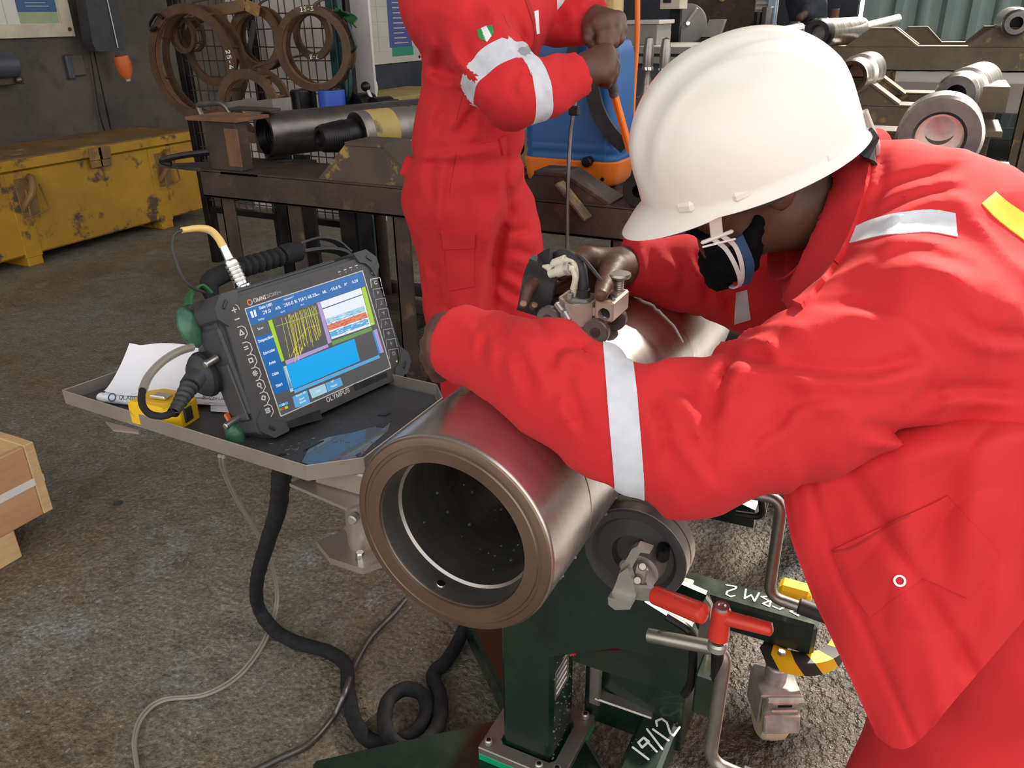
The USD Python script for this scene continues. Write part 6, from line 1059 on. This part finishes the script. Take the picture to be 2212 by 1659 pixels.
lh = [[J(1010, 742, 1.042, 48), J(955, 700, 1.037, 24), J(933, 712, 1.062, 15), J(938, 735, 1.092, 13), J(958, 742, 1.102, 12)],
      [J(1010, 742, 1.042, 48), J(944, 725, 1.032, 25), J(922, 742, 1.057, 15), J(928, 766, 1.087, 13.5), J(950, 772, 1.097, 12)],
      [J(1010, 745, 1.042, 48), J(941, 752, 1.032, 25), J(921, 772, 1.057, 14.5), J(930, 795, 1.082, 13), J(950, 798, 1.092, 12)],
      [J(1010, 750, 1.042, 46), J(947, 778, 1.037, 23), J(932, 798, 1.057, 13), J(942, 815, 1.077, 12), J(958, 816, 1.082, 11)],
      [J(1010, 738, 1.042, 46), J(985, 700, 1.062, 24), J(965, 690, 1.087, 17), J(948, 700, 1.107, 14), J(940, 715, 1.117, 12)]]
def head_sdf(P, O, f, c, s, nose=True):
    q = lambda a, b, e: O+f*a+c*b+s*e
    B = (f, c, s); d = uni([ell(P, q(-.012, .015, 0), (.098, .09, .078), B), ell(P, q(.03, -.055, 0), (.066, .085, .062), B), cone(P, q(.05, -.12, .02), q(.05, -.12, -.02), .034, .034)], .035)
    d = smin(d, cone(P, q(.072, -.128, .012), q(.072, -.128, -.012), .022, .022), .025)
    d = smin(d, cone(P, q(.088, -.03, 0), q(.112, -.066, 0), .009, .014), .014); d = smin(d, uni([ell(P, q(.1, -.072, e), (.012, .009, .01), B) for e in (.012, -.012)], .004), .006)
    d = smin(d, cone(P, q(.088, -.094, .014), q(.088, -.094, -.014), .0085, .0085), .006); d = smin(d, cone(P, q(.086, -.106, .011), q(.086, -.106, -.011), .009, .009), .006)
    for e in (1, -1):
        d = np.maximum(d, -ell(P, q(.092, -.03, .031*e), (.016, .011, .016), B)*1.0); d = smin(d, ell(P, q(.077, -.031, .031*e), (.0125, .0125, .0125), B), .003)
        d = smin(d, cone(P, q(.088, -.012, .014*e), q(.08, -.012, .046*e), .007, .006), .01); ear = ell(P, q(-.012, -.045, .079*e), (.022, .033, .009), B); ear = np.maximum(ear, -ell(P, q(-.008, -.043, .09*e), (.012, .02, .008), B)); d = smin(d, ear, .006)
        d = smin(d, ell(P, q(.062, -.062, .045*e), (.022, .018, .016), B), .02)
    return d
def body1(P):
    neck = uni([cone(P, H(-.03, -.08, 0), tN[0], .056, .06), cone(P, tN[0], tC[0], .07, .1)], .03); tor = uni(chain(P, [(tC[0], .11), (tB[0], .13), (tL[0], .13), (tH[0], .12)])+[cone(P, tC[0], jS[0], .09, .06), cone(P, tC[0], fS[0], .09, .055)], .05)
    arms = uni(chain(P, [(jS[0], .055), (jU[0], .048), (jE[0], .04), (jF[0], .038), (jM[0], .033), (jW[0], .029)])+chain(P, [(fS[0], .052), (fE[0], .042), (fM[0], .034), (fW[0], .029)]), .02)
    legs = uni(chain(P, [(hN[0], .085), (kN[0], .06), (aN, .04)])+chain(P, [(hF[0], .085), (kF[0], .06), (aF, .04)])+[cone(P, tH[0], hN[0], .12, .085), cone(P, tH[0], hF[0], .12, .085)], .04)
    d = uni([smin(head_sdf(P, HD, HF, HC, HS), neck, .025), tor], .03); d = smin(d, arms, .02); d = smin(d, legs, .03); return smin(smin(d, hand_sdf(P, rh), .012), hand_sdf(P, lh), .012)
allp = [j[0] for j in (jS, jE, jW, fS, fE, fW, tC, tH, hN, hF)]+[aN, aF, H(0, .12, 0), H(.13, 0, 0)]+[c[-1][0] for c in rh+lh]
mb = surface(body1, np.min(allp, 0)-.14, np.max(allp, 0)+.14, .0042); mb = max(mb.split(only_watertight=False), key=lambda m: len(m.faces)); mb = relax(mb, 2); part(w1_, 'body', mb, 'skin', smooth=True)
nails(w1_, [rh[0], rh[1], rh[4]], -FWD); 
for e in (.031, -.031): part(w1_, 'eye', sphere(K(.0805, -.031, e), .0105, 2), 'eye_white', smooth=True)
def beard(P):
    d = uni([cone(P, K(.02, -.088, .062), K(.05, -.13, .042), .009, .027), cone(P, K(.02, -.088, -.062), K(.05, -.13, -.042), .009, .027), cone(P, K(.065, -.14, .022), K(.065, -.14, -.022), .032, .032), cone(P, K(.078, -.155, 0), K(.085, -.172, 0), .028, .02), cone(P, K(.102, -.083, .006), K(.086, -.1, .03), .006, .006), cone(P, K(.102, -.083, -.006), K(.086, -.1, -.03), .006, .006), cone(P, K(.086, -.1, .03), K(.07, -.125, .036), .007, .012)], .02)
    return d-.012*(meshkit.fbm(P*95, 3, 4)-.5)
part(w1_, 'beard', surface(beard, np.min([K(.02, -.08, .07), K(.1, -.21, -.07)], 0)-.09, np.max([K(.02, -.08, .07), K(.1, -.21, -.07)], 0)+.09, .004), 'hair', smooth=True)
part(w1_, 'hair', surface(lambda P: np.maximum(ell(P, K(-.014, .012, 0), (.1, .092, .081), (HF, HC, HS)), np.maximum((P-K(.045, 0, 0))@HF, -((P-K(0, -.05, 0))@HC)))-.006*(meshkit.fbm(P*120, 2, 6)-.5), HO-.16, HO+.16, .005), 'hair', smooth=True)
# collar, tapes, flap
cax = nrm(HO-HC*.09-tN[0]); cc_ = at(1806, 452, 1.145)
cu = nrm(at(1872, 290, 1.12)-at(1735, 615, 1.16)); cw_ = np.cross(cax, cu); ca = []
V = []
NC = 48
for k, (rr, hh) in enumerate(((.112, -.012), (.106, .018), (.1, .052), (.096, .056), (.094, .05), (.1, .016), (.106, -.014))):
    for a in np.linspace(0, 2*np.pi, NC, endpoint=False): V.append(cc_+(cu*math.cos(a)*1.0+cw_*math.sin(a)*.82)*(rr+.004*math.sin(3*a+1))+cax*(hh+.006*math.sin(2*a)))
Fc = [f for i in range(7) for j in range(NC) for f in ((i*NC+j, i*NC+(j+1) % NC, ((i+1) % 7)*NC+(j+1) % NC), (i*NC+j, ((i+1) % 7)*NC+(j+1) % NC, ((i+1) % 7)*NC+j))]
mc = trimesh.Trimesh(V, Fc, process=False); mc.fix_normals(); part(jk, 'collar', mc, 'red_cloth', smooth=60)
part(jk, 'reflective_tape', band(mj, at(1347, 915, .93)-nrm(RT-UP*-.085-FWD*.12)*.05, at(1347, 915, .93)+nrm(RT-UP*-.085-FWD*.12)*.05, .34, .66, .14), 'tape_silver', smooth=60)
part(jk, 'reflective_tape', strip_decal(mj, [(1806, 527), (1835, 497), (1890, 473), (1950, 459), (2010, 453), (2064, 462)], [(1812, 530), (1850, 522), (1900, 510), (1950, 505), (2010, 502), (2068, 512)], dmax=1.3), 'tape_silver', smooth=60)
part(jk, 'reflective_tape', decal(mj, [(1590, 632), (1614, 626), (1622, 690), (1586, 700)], dmax=1.6), 'tape_silver', smooth=60)
part(jk, 'collar_fold', strip_decal(mj, [(1884, 306), (1880, 380), (1862, 450), (1838, 520), (1795, 595), (1735, 668)], [(1822, 350), (1796, 400), (1775, 460), (1752, 530), (1728, 590), (1698, 650)], out=.007, th=.009, dmax=1.4), 'red_cloth', smooth=50)
part(jk, 'back_lettering', strip_decal(mj, [(2150, 415), (2180, 440), (2240, 480)], [(2120, 440), (2160, 480), (2240, 540)], dmax=1.4), 'hazard_yellow', smooth=60)
# the open front of the jacket hanging down
def coons(top, bot, n, m):
    T, B = spline([(a, b, 0) for a, b in top], 12)[:, :2], spline([(a, b, 0) for a, b in bot], 12)[:, :2]
    rs_ = lambda C, k: np.stack([np.interp(np.linspace(0, 1, k), np.r_[0, np.cumsum(np.linalg.norm(np.diff(C, axis=0), axis=1))]/np.linalg.norm(np.diff(C, axis=0), axis=1).sum(), C[:, q]) for q in (0, 1)], 1)
    T, B = rs_(T, n), rs_(B, n); v = np.linspace(0, 1, m)[:, None, None]; return T[None]*(1-v)+B[None]*v
top_ = [(1690, 985), (1720, 940), (1900, 880), (2100, 860), (2300, 860)]; bot_ = [(1893, 1590), (1935, 1617), (1985, 1600), (2095, 1475), (2310, 1225)]
NU, NV = 120, 130; Gp = coons(top_, bot_, NU, NV); uu, vv = np.meshgrid(np.linspace(0, 1, NU), np.linspace(0, 1, NV)); q3 = np.stack([uu*5, vv*3, 0*uu], -1).reshape(-1, 3)
def flap_depth(x, y, u, v):
    q = np.stack([u*4.0+v*1.2, v*2.2, 0*u], -1); n = meshkit.noise(q*1.6+2, 5)
    return .90+.055*(1-np.clip(u/.45, 0, 1))**1.6-.045*np.sin(np.pi*np.clip(u*.9, 0, 1))*(1-.5*v)+.02*v+.016*(n-.5)*2*np.clip(v*3, .2, 1)+.007*(1-np.abs(2*meshkit.noise(q*A([1.1, .8, 1])+v[..., None]*1.5, 7)-1))**2+.13*(1-np.clip(v/.22, 0, 1))**2*np.clip(u*5, 0, 1)+.004*np.exp(-((u-.11-.05*v)/.018)**2)-.012*(.5+.5*np.sin(9*v+7*u+2*n))*np.clip(1-v,0,1)*np.clip(u*3,0,1)+.010*np.exp(-((u-.2-.28*v)/.035)**2)*np.clip(v*2,0,1)-.008*np.exp(-((u-.45+.15*v)/.06)**2)*v
left_bow = np.interp(vv[:, :1], [0, .15, .3, .5, .8, 1], [0, -28, -42, -38, -14, 0])*(1-uu)**2
dd = flap_depth(Gp[..., 0], Gp[..., 1], uu, vv); Vf = A([at(x, y, d) for x, y, d in zip((Gp[..., 0]+left_bow).ravel(), Gp[..., 1].ravel(), dd.ravel())])
i_, j_ = np.meshgrid(np.arange(NV-1), np.arange(NU-1), indexing='ij'); b_ = (i_*NU+j_).ravel(); Ff = np.vstack([np.stack([b_, b_+NU, b_+NU+1], 1), np.stack([b_, b_+NU+1, b_+1], 1)])
mf = trimesh.Trimesh(Vf, Ff, process=False)
if (mf.face_normals@FWD).mean() > 0: mf = trimesh.Trimesh(Vf, Ff[:, ::-1], process=False)
fl = part(jk, 'front_panel', skin_of(mf, 0, .004), 'red_cloth', smooth=50)
part(jk, 'pocket', join(decal(mf, [(1800, 1187), (1925, 1128), (1990, 1245), (1880, 1330), (1830, 1260)], out=.003, th=.004), decal(mf, [(1925, 1128), (2047, 1070), (2155, 1195), (2090, 1290), (1990, 1245)], out=.003, th=.004)), 'red_cloth', smooth=50)
part(jk, 'pocket_seam', strip_decal(mf, [(1796, 1188), (1845, 1178), (1925, 1130), (2047, 1068)], [(1798, 1192), (1846, 1182), (1927, 1134), (2050, 1072)], out=.0042, th=.002), 'seam_red', smooth=50)
sb = onp(1958, 1252, 0, 0); k_ = np.argmin(np.linalg.norm(Gp.reshape(-1, 2)-A([1958, 1252]), axis=1)); part(jk, 'snap_button', lathe([(.0042, 0), (.0065, .0), (.0065, .002), (.0042, .002)], Vf[k_]+mf.vertex_normals[k_]*.003, mf.vertex_normals[k_], 20, closed=True), 'chrome')
# ---------------------------------------------------------------- white helmet
t = thing('safety_helmet', 'white scuffed safety helmet with chin strap worn by the bending worker', 'helmet', HO)
na, nb = 96, 34; aa = np.linspace(0, 2*np.pi, na, endpoint=False)
def hshell(off, lip):
    V = []
    for i in range(nb):
        ph = i/(nb-1)*np.pi/2
        for a in aa:
            cf, cs_ = math.cos(a), math.sin(a); L = .142 if cf > 0 else .148; rad = np.sin(ph)**.86; up_ = .158*np.cos(ph)**.92
            x, y, z = L*cf*rad, .118*cs_*rad, up_
            cr = math.exp(-(y/.028)**6)*.008*np.clip((z-.03)/.05, 0, 1)*1; g = math.exp(-((abs(y)-.058)/.007)**2)*.003*np.clip((z-.03)/.05, 0, 1)
            n = nrm(A([x/L**2, y/.118**2, z/.158**2])+1e-9); V.append(A([x, y, z])*1.04+n*(off+cr+g))
    if lip:
        for ex, dz in ((.004, -.004), (.006, -.010), (.0035, -.0115)):
            for a in aa:
                cf, cs_ = math.cos(a), math.sin(a); L = .142 if cf > 0 else .148; pk = np.clip((cf-.45)/.55, 0, 1)**.8; e = ex+(.034*pk if ex > .0035 else .029*pk)*(.45 if ex == .004 else 1)
                V.append(A([(L*1.04+e)*cf, (.1225+ex+.002)*cs_*(1+.02*pk), dz-.017*pk*(.4 if ex == .004 else 1)]))
    k = len(V)//na; Fc = [f for i in range(k-1) for j in range(na) for f in ((i*na+j, (i+1)*na+j, (i+1)*na+(j+1) % na), (i*na+j, (i+1)*na+(j+1) % na, i*na+(j+1) % na))]
    return A(V), Fc, k
V1, F1, k1_ = hshell(0, True); V2, F2, k2_ = hshell(-.003, False); W = lambda V: HO+V[:, :1]*HF+V[:, 1:2]*HS+V[:, 2:]*HC
Fj = [f for j in range(na) for a, b in (((k1_-1)*na+j, (k1_-1)*na+(j+1) % na),) for f in ((a, len(V1)+(k2_-1)*na+j, len(V1)+(k2_-1)*na+(j+1) % na), (a, len(V1)+(k2_-1)*na+(j+1) % na, b))]
ms = trimesh.Trimesh(np.vstack([W(V1), W(V2)]), np.vstack([F1, A(F2)[:, ::-1]+len(V1), Fj]), process=False); ms.merge_vertices(); ms.update_faces(ms.nondegenerate_faces()); ms.fix_normals(); part(t, 'shell', ms, 'helmet_white', smooth=50)
def hs(f, s, c, off=0.):
    return H(f, c, s)
for f_, s_ in ((.03, .117), (-.085, .098)): part(t, 'slot_boss', obox(H(f_, .006, s_), (.03, .012, .008), HF if f_ > 0 else nrm(HF+HS*.6), HC, HS if f_ > 0 else nrm(HS-HF*.6), .003), 'helmet_white')
part(t, 'front_boss', obox(H(.10, .008, .088), (.026, .016, .01), nrm(HF-HS*.9), HC, nrm(HS+HF*.9), .005), 'helmet_white')
part(t, 'headband', lathe([(.086, -.03), (.089, -.03), (.09, -.002), (.087, -.002)], HO, HC, 48, closed=True), 'black_strap')
part(t, 'rear_cradle', ribbon([H(-.138, -.005, .045), H(-.146, -.035, .04), H(-.145, -.06, .0), H(-.146, -.035, -.04), H(-.138, -.005, -.045)], .03, .004, HC), 'black_strap'); part(t, 'rear_clip', bend([H(-.15, .02, .03), H(-.158, -.03, .028), H(-.152, -.06, .02)], .005, .01, 10), 'caster_steel')
sa = H(.07, -.012, .1); s1 = H(.074, -.046, .087)
part(t, 'strap_hanger', ribbon([sa, H(.072, -.028, .094), s1], .016, .003, HF), 'helmet_white'); part(t, 'strap_buckle', join(bar(s1-HF*.022, s1+HF*.022, .007, .005, .002), bar(s1-HF*.022-HC*.012, s1+HF*.022-HC*.006, .003, .003, .001)), 'helmet_white')
for e in (-.006, .006): part(t, 'chin_strap', ribbon([s1+HF*e, K(.066+e, -.10, .08), K(.062+e*.6, -.135, .074), K(.066, -.168, .056), K(.075, -.184, .01), K(.07, -.175, -.04)], .006, .0025, HF), 'strap_white')
part(t, 'chin_pad', ribbon([K(.052, -.09, .078), K(.048, -.135, .074), K(.058, -.168, .057)], .012, .004, HF), 'ink_navy')
# ---------------------------------------------------------------- worker standing at the sprayer
w2_ = thing('person', 'person in red coveralls standing at the rack and pumping the blue sprayer', 'person', (-1.2, 2.05, 0))
sR, eR, mR, rR = J(975, 5, 2.06, 108), J(1104, 203, 1.93, 61), J(1165, 193, 1.95, 54), J(1252, 158, 1.99, 42)
sL, eL, rL = J(1120, -60, 2.22, 95), J(1200, 25, 2.2, 62), J(1278, 45, 2.13, 45)
uR = J(1062, 135, 1.965, 70)
nK, cH, wS, hP = J(1050, -180, 2.05, 75), J(1040, 40, 2.12, 122), J(1012, 300, 2.27, 108), J(1003, 425, 2.34, 122)
lN, kN2, lF, kF2 = J(975, 455, 2.33, 96), J(1008, 690, 2.46, 78), J(1065, 455, 2.42, 92), J(1118, 660, 2.52, 74)
aN2 = A([kN2[0][0], kN2[0][1]+.03, .09]); aF2 = A([kF2[0][0], kF2[0][1]+.03, .09]); c2R, c2L = nrm(rR[0]-mR[0]), nrm(rL[0]-eL[0])
CR2 = [([(1057, 0), (1098, 53), (1128, 115)], .012, 9), ([(1080, 0), (1112, 45), (1135, 90)], .008, 8), ([(918, 140), (960, 162), (1010, 160)], .012, 11), ([(1044, 222), (1010, 260), (982, 300)], .014, 12), ([(965, 225), (950, 260), (940, 300)], .010, 11), ([(1055, 225), (1045, 270), (1060, 300)], .010, 10), ([(985, 335), (968, 420), (965, 520)], .012, 11), ([(1094, 300), (1090, 380), (1102, 470)], .012, 9), ([(940, 330), (930, 380), (935, 440)], .010, 11), ([(1040, 335), (1035, 400), (1045, 450)], .010, 13), ([(1108, 425), (1077, 521), (1062, 640), (1060, 760)], .030, 14),
  ([(1103, 511), (1125, 500), (1155, 501)], .011, 9), ([(1098, 545), (1125, 545), (1160, 560)], .012, 9), ([(1088, 585), (1115, 595), (1150, 620)], .012, 9), ([(1078, 610), (1100, 632), (1135, 650)], .011, 9), ([(960, 660), (990, 700), (1020, 690)], .010, 12), ([(930, 560), (945, 620), (940, 680)], .010, 11), ([(1188, 215), (1170, 190), (1175, 160)], .006, 8), ([(1225, 190), (1210, 170), (1215, 145)], .005, 8), ([(1120, 215), (1105, 185), (1125, 150)], .010, 8), ([(990, 60), (1010, 120), (1050, 160)], .010, 14), ([(940, 60), (955, 110), (950, 180)], .009, 14), ([(905, 325), (990, 318), (1085, 300)], .010, 9), ([(1190, 0), (1205, 30), (1200, 62)], .008, 9), ([(1240, 5), (1250, 40), (1245, 70)], .006, 8)]
def cover(P):
    ar = uni(chain(P, [sR, uR, eR, mR, (rR[0]+c2R*.02, rR[1])]), .05); ar = np.maximum(ar, (P-rR[0])@c2R); ar = np.maximum(ar, -cone(P, rR[0]-c2R*.03, rR[0]+c2R*.1, .018, rR[1]-.004))
    al = uni(chain(P, [sL, eL, (rL[0]+c2L*.02, rL[1])]), .04); al = np.maximum(al, (P-rL[0])@c2L); al = np.maximum(al, -cone(P, rL[0]-c2L*.03, rL[0]+c2L*.1, .018, rL[1]-.004))
    tor = uni(chain(P, [cH, wS, hP])+[cone(P, cH[0], sR[0], cH[1]*.9, sR[1]*.9), cone(P, cH[0], sL[0], cH[1]*.9, sL[1]*.95), cone(P, nK[0], cH[0], .075, .13)], .07)
    leg = uni([uni(chain(P, [lN, kN2, (aN2, .085)]), .04), uni(chain(P, [lF, kF2, (aF2, .085)]), .04)], .02)
    d = smin(smin(smin(tor, leg, .05), ar, .035), al, .04)
    d -= along(P, mR[0], eR[0], 2.0, .007, 1, .13)+along(P, eR[0], sR[0], 2.4, .010, 4, .18, .8)+along(P, kN2[0], lN[0], 2.2, .006, 6, .2)+folds(P, .011, 6.5, (1, 1, .75), 31)
    d += creases(P, CR2)
    zz = P[:, 2]; d += .011*np.exp(-((zz-1.135)/.02)**2)-.006*np.exp(-((zz-1.09)/.03)**2)            # gathered waist
    return np.maximum(np.maximum(d, .05-zz), -cone(P, nK[0]+Z3*.02, nK[0]+Z3*.3, .06, .09))
pts = [sR, eR, rR, sL, eL, rL, cH, hP, lN, lF, kN2, kF2, (aN2, .1), (aF2, .1), nK]
mv = surface(cover, np.min([a-b-.05 for a, b in pts], 0), np.max([a+b+.05 for a, b in pts], 0), .0095); mv = max(mv.split(only_watertight=False), key=lambda m: len(m.faces)); mv = relax(mv, 3); cv = part(w2_, 'coverall', mv, 'red_cloth', smooth=True)
t1, t2 = (sR[0], eR[0]), (mR[0], rR[0])
part(cv, 'reflective_tape', band(mv, uR[0], eR[0]-UP*.005+RT*.006, .2, .72, .095), 'tape_silver', smooth=60)
part(cv, 'reflective_tape', strip_decal(mv, [(1150, 143), (1172, 150), (1176, 185), (1160, 225), (1142, 252)], [(1138, 144), (1146, 165), (1146, 195), (1132, 228), (1113, 254)], dmax=2.05, out=.003, th=.004) if False else band(mv, eR[0], rR[0]-UP*.015, .13, .37, .10), 'tape_silver', smooth=60)
part(cv, 'reflective_tape', decal(mv, [(1203, -6), (1224, -6), (1213, 12), (1204, 22)], dmax=2.4), 'tape_silver', smooth=60)
part(cv, 'flag_patch', decal(mv, [(1031, 66), (1040, 62), (1050, 88), (1040, 87), (1034, 80)], dmax=2.1, out=.002), 'flag_green'); part(cv, 'flag_patch', decal(mv, [(1039, 62), (1051, 57), (1062, 78), (1052, 91), (1048, 88)], dmax=2.1, out=.002), 'flag_white'); part(cv, 'flag_patch', decal(mv, [(1051, 57), (1064, 55), (1067, 70), (1062, 79)], dmax=2.1, out=.002), 'flag_green')
part(cv, 'zip', strip_decal(mv, [(1134, 0), (1150, 50), (1154, 85), (1140, 120)], [(1142, 0), (1157, 50), (1160, 88), (1146, 124)], out=.002, dmax=2.2), 'seam_red')
part(cv, 'name_patch', join(decal(mv, [(1153, 25), (1161, 22), (1164, 72), (1158, 74)], out=.003, dmax=2.3)), 'flag_white')
for L in ([(1078, 0), (1092, 45), (1120, 90)], [(1095, 60), (1120, 70), (1135, 95)], [(1000, 200), (985, 260), (982, 300)], [(985, 330), (970, 420), (968, 500)], [(1098, 260), (1092, 330), (1094, 400), (1100, 470)], [(905, 235), (935, 300), (1000, 315), (1085, 300)]): part(cv, 'seam', strip_decal(mv, L, [(x+1.6, y+1) for x, y in L], out=.0004, dmax=2.5), 'seam_red', smooth=60)
part(cv, 'pocket_flap', decal(mv, [(952, 500), (1026, 505), (1025, 535), (960, 538)], out=.006, th=.008, dmax=2.5), 'red_cloth', smooth=50); part(cv, 'cargo_pocket', decal(mv, [(962, 538), (1024, 536), (1026, 618), (970, 628)], out=.003, th=.005, dmax=2.6), 'red_cloth', smooth=50)
part(cv, 'hip_flap', obox(at(888, 362, 2.30), (.05, .06, .012), nrm(RT*.9-UP*.3), nrm(UP*.9+RT*.3), -FWD, .005), 'red_cloth'); part(cv, 'waist_tab', decal(mv, [(1078, 298), (1090, 290), (1094, 330), (1084, 334)], out=.006, th=.008, dmax=2.5), 'red_cloth', smooth=50)
fg = lambda L, d: [J(x, y, dd, r) for x, y, dd, r in L]
hR = [fg([(1262, 152, 1.99, 32), (1309, 114, 1.985, 20), (1324, 122, 2.02, 13), (1326, 140, 2.06, 11), (1312, 148, 2.08, 10)], 0), fg([(1262, 154, 1.99, 32), (1312, 130, 1.98, 20), (1327, 140, 2.01, 13), (1327, 156, 2.05, 11), (1312, 160, 2.07, 10)], 0),
      fg([(1262, 156, 1.99, 32), (1310, 146, 1.975, 19), (1324, 158, 2.005, 12), (1322, 171, 2.045, 10.5), (1309, 172, 2.06, 10)], 0), fg([(1262, 158, 1.99, 30), (1302, 160, 1.975, 17), (1314, 171, 2.0, 11), (1311, 181, 2.04, 10), (1300, 181, 2.05, 9)], 0),
      fg([(1262, 150, 1.99, 30), (1288, 118, 2.0, 17), (1306, 108, 2.03, 13), (1320, 118, 2.06, 11), (1326, 130, 2.07, 10)], 0)]
hL = [fg([(1290, 48, 2.12, 32), (1334, 44, 2.10, 19), (1342, 62, 2.09, 13), (1338, 84, 2.09, 11), (1330, 94, 2.1, 10)], 0), fg([(1290, 50, 2.12, 32), (1324, 46, 2.085, 20), (1330, 68, 2.07, 13.5), (1326, 90, 2.07, 11.5), (1320, 100, 2.08, 10.5)], 0),
      fg([(1290, 52, 2.12, 32), (1309, 48, 2.075, 20), (1316, 72, 2.06, 13), (1313, 94, 2.06, 11), (1307, 102, 2.07, 10.5)], 0), fg([(1288, 54, 2.12, 30), (1293, 52, 2.075, 18), (1301, 74, 2.06, 12), (1299, 92, 2.06, 10.5), (1294, 100, 2.07, 9.5)], 0),
      fg([(1288, 58, 2.12, 28), (1277, 68, 2.09, 17), (1272, 84, 2.085, 13), (1282, 98, 2.09, 11), (1292, 104, 2.095, 10)], 0)]
hd2 = nK[0]+Z3*.17+A([.05, .02, 0]); f2 = nrm(A([.75, .45, -.45])); s2 = nrm(np.cross(f2, Z3)); u2 = np.cross(s2, f2)
def body2(P):
    tor = uni(chain(P, [(hd2-Z3*.06-f2*.02, .055), (nK[0], .06), (cH[0], .11), (wS[0], .1), (hP[0], .11)])+[cone(P, cH[0], sR[0], .09, .055), cone(P, cH[0], sL[0], .09, .055)], .05)
    arms = uni(chain(P, [(sR[0], .05), (eR[0], .038), (mR[0], .036), (rR[0], .03)])+chain(P, [(sL[0], .05), (eL[0], .036), (rL[0], .028)]), .02); legs = uni(chain(P, [(lN[0], .08), (kN2[0], .055), (aN2, .04)])+chain(P, [(lF[0], .08), (kF2[0], .055), (aF2, .04)])+[cone(P, hP[0], lN[0], .1, .08), cone(P, hP[0], lF[0], .1, .08)], .03)
    d = smin(smin(tor, arms, .03), legs, .03); d = smin(d, head_sdf(P, hd2, f2, u2, s2), .02); return smin(smin(d, hand_sdf(P, hR, .006), .012), hand_sdf(P, hL, .006), .012)
pts2 = [a-b-.05 for a, b in pts]+[a+b+.05 for a, b in pts]+[hd2-.15, hd2+.15]+[c[k][0]+s*.03 for c in hR+hL for k in (1, 4) for s in (-1, 1)]
mb2 = surface(body2, np.min(pts2, 0), np.max(pts2, 0), .0046); mb2 = max(mb2.split(only_watertight=False), key=lambda m: len(m.faces)); mb2 = relax(mb2, 2); part(w2_, 'body', mb2, 'skin', smooth=True)
for e in (.031, -.031): part(w2_, 'eye', sphere(hd2+f2*.0805-u2*.031+s2*e, .0105, 2), 'eye_white', smooth=True)
nails(w2_, hR[:4]+hL[:4], -FWD)
t = thing('safety_helmet', 'plain white safety helmet of the standing worker, above the picture edge', 'helmet', hd2+u2*.03); part(t, 'shell', lathe([(.0, .15), (.05, .143), (.09, .115), (.115, .06), (.124, .0), (.128, -.006), (.12, -.004)][::-1], hd2+u2*.02, u2, 40), 'helmet_white', smooth=50)
for a in (aN2, aF2): part(w2_, 'boot', trimesh.convex.convex_hull(np.vstack([sphere(a, .06, 2).vertices, sphere(A([a[0]+.14, a[1]+.06, .045]), .045, 2).vertices, sphere(A([a[0]-.03, a[1], .04]), .04, 2).vertices])), 'rubber')
# dark-clothed figure far behind, stooping over the farthest rack
w3_ = thing('person', 'dark-clothed person stooping far behind the farthest rack', 'person', ony(1735, 30, 9.9)*A([1, 1, 0]))
q0, q1, q2, q3 = J(1735, -30, 9.6, 40), J(1760, 10, 9.6, 30), J(1745, 25, 9.5, 16), J(1728, 38, 9.4, 13)
hp3 = q0[0]+A([.15, .1, -.55]); ft = A([hp3[0], hp3[1], .06])
def dark(P): return uni(chain(P, [q0, (hp3, .2), (ft+Z3*.45, .13), (ft, .1)])+chain(P, [(q0[0]+A([-.1, 0, .1]), .16), (q1[0], .1), (q2[0], .08)]), .08)-folds(P, .02, 5, seed=3)
L3 = [q0[0], hp3, ft, q1[0], q2[0]]; part(w3_, 'overalls', surface(dark, np.min(L3, 0)-.32, np.max(L3, 0)+.32, .03), 'dark_cloth', smooth=True)
def body3(P): hd = q0[0]+A([-.15, -.1, .38]); return uni(chain(P, [(hd, .1), (hd-Z3*.14+A([.04, 0, 0]), .06), (q0[0], .12), (hp3, .12), (ft+Z3*.45, .07), (ft, .06)])+chain(P, [(q0[0]+A([-.1, 0, .1]), .07), (q1[0], .05), (q2[0], .045), (q3[0], .05)]), .04)
part(w3_, 'body', surface(body3, np.min(L3, 0)-.4, np.max(L3, 0)+.6, .025), 'skin', smooth=True)
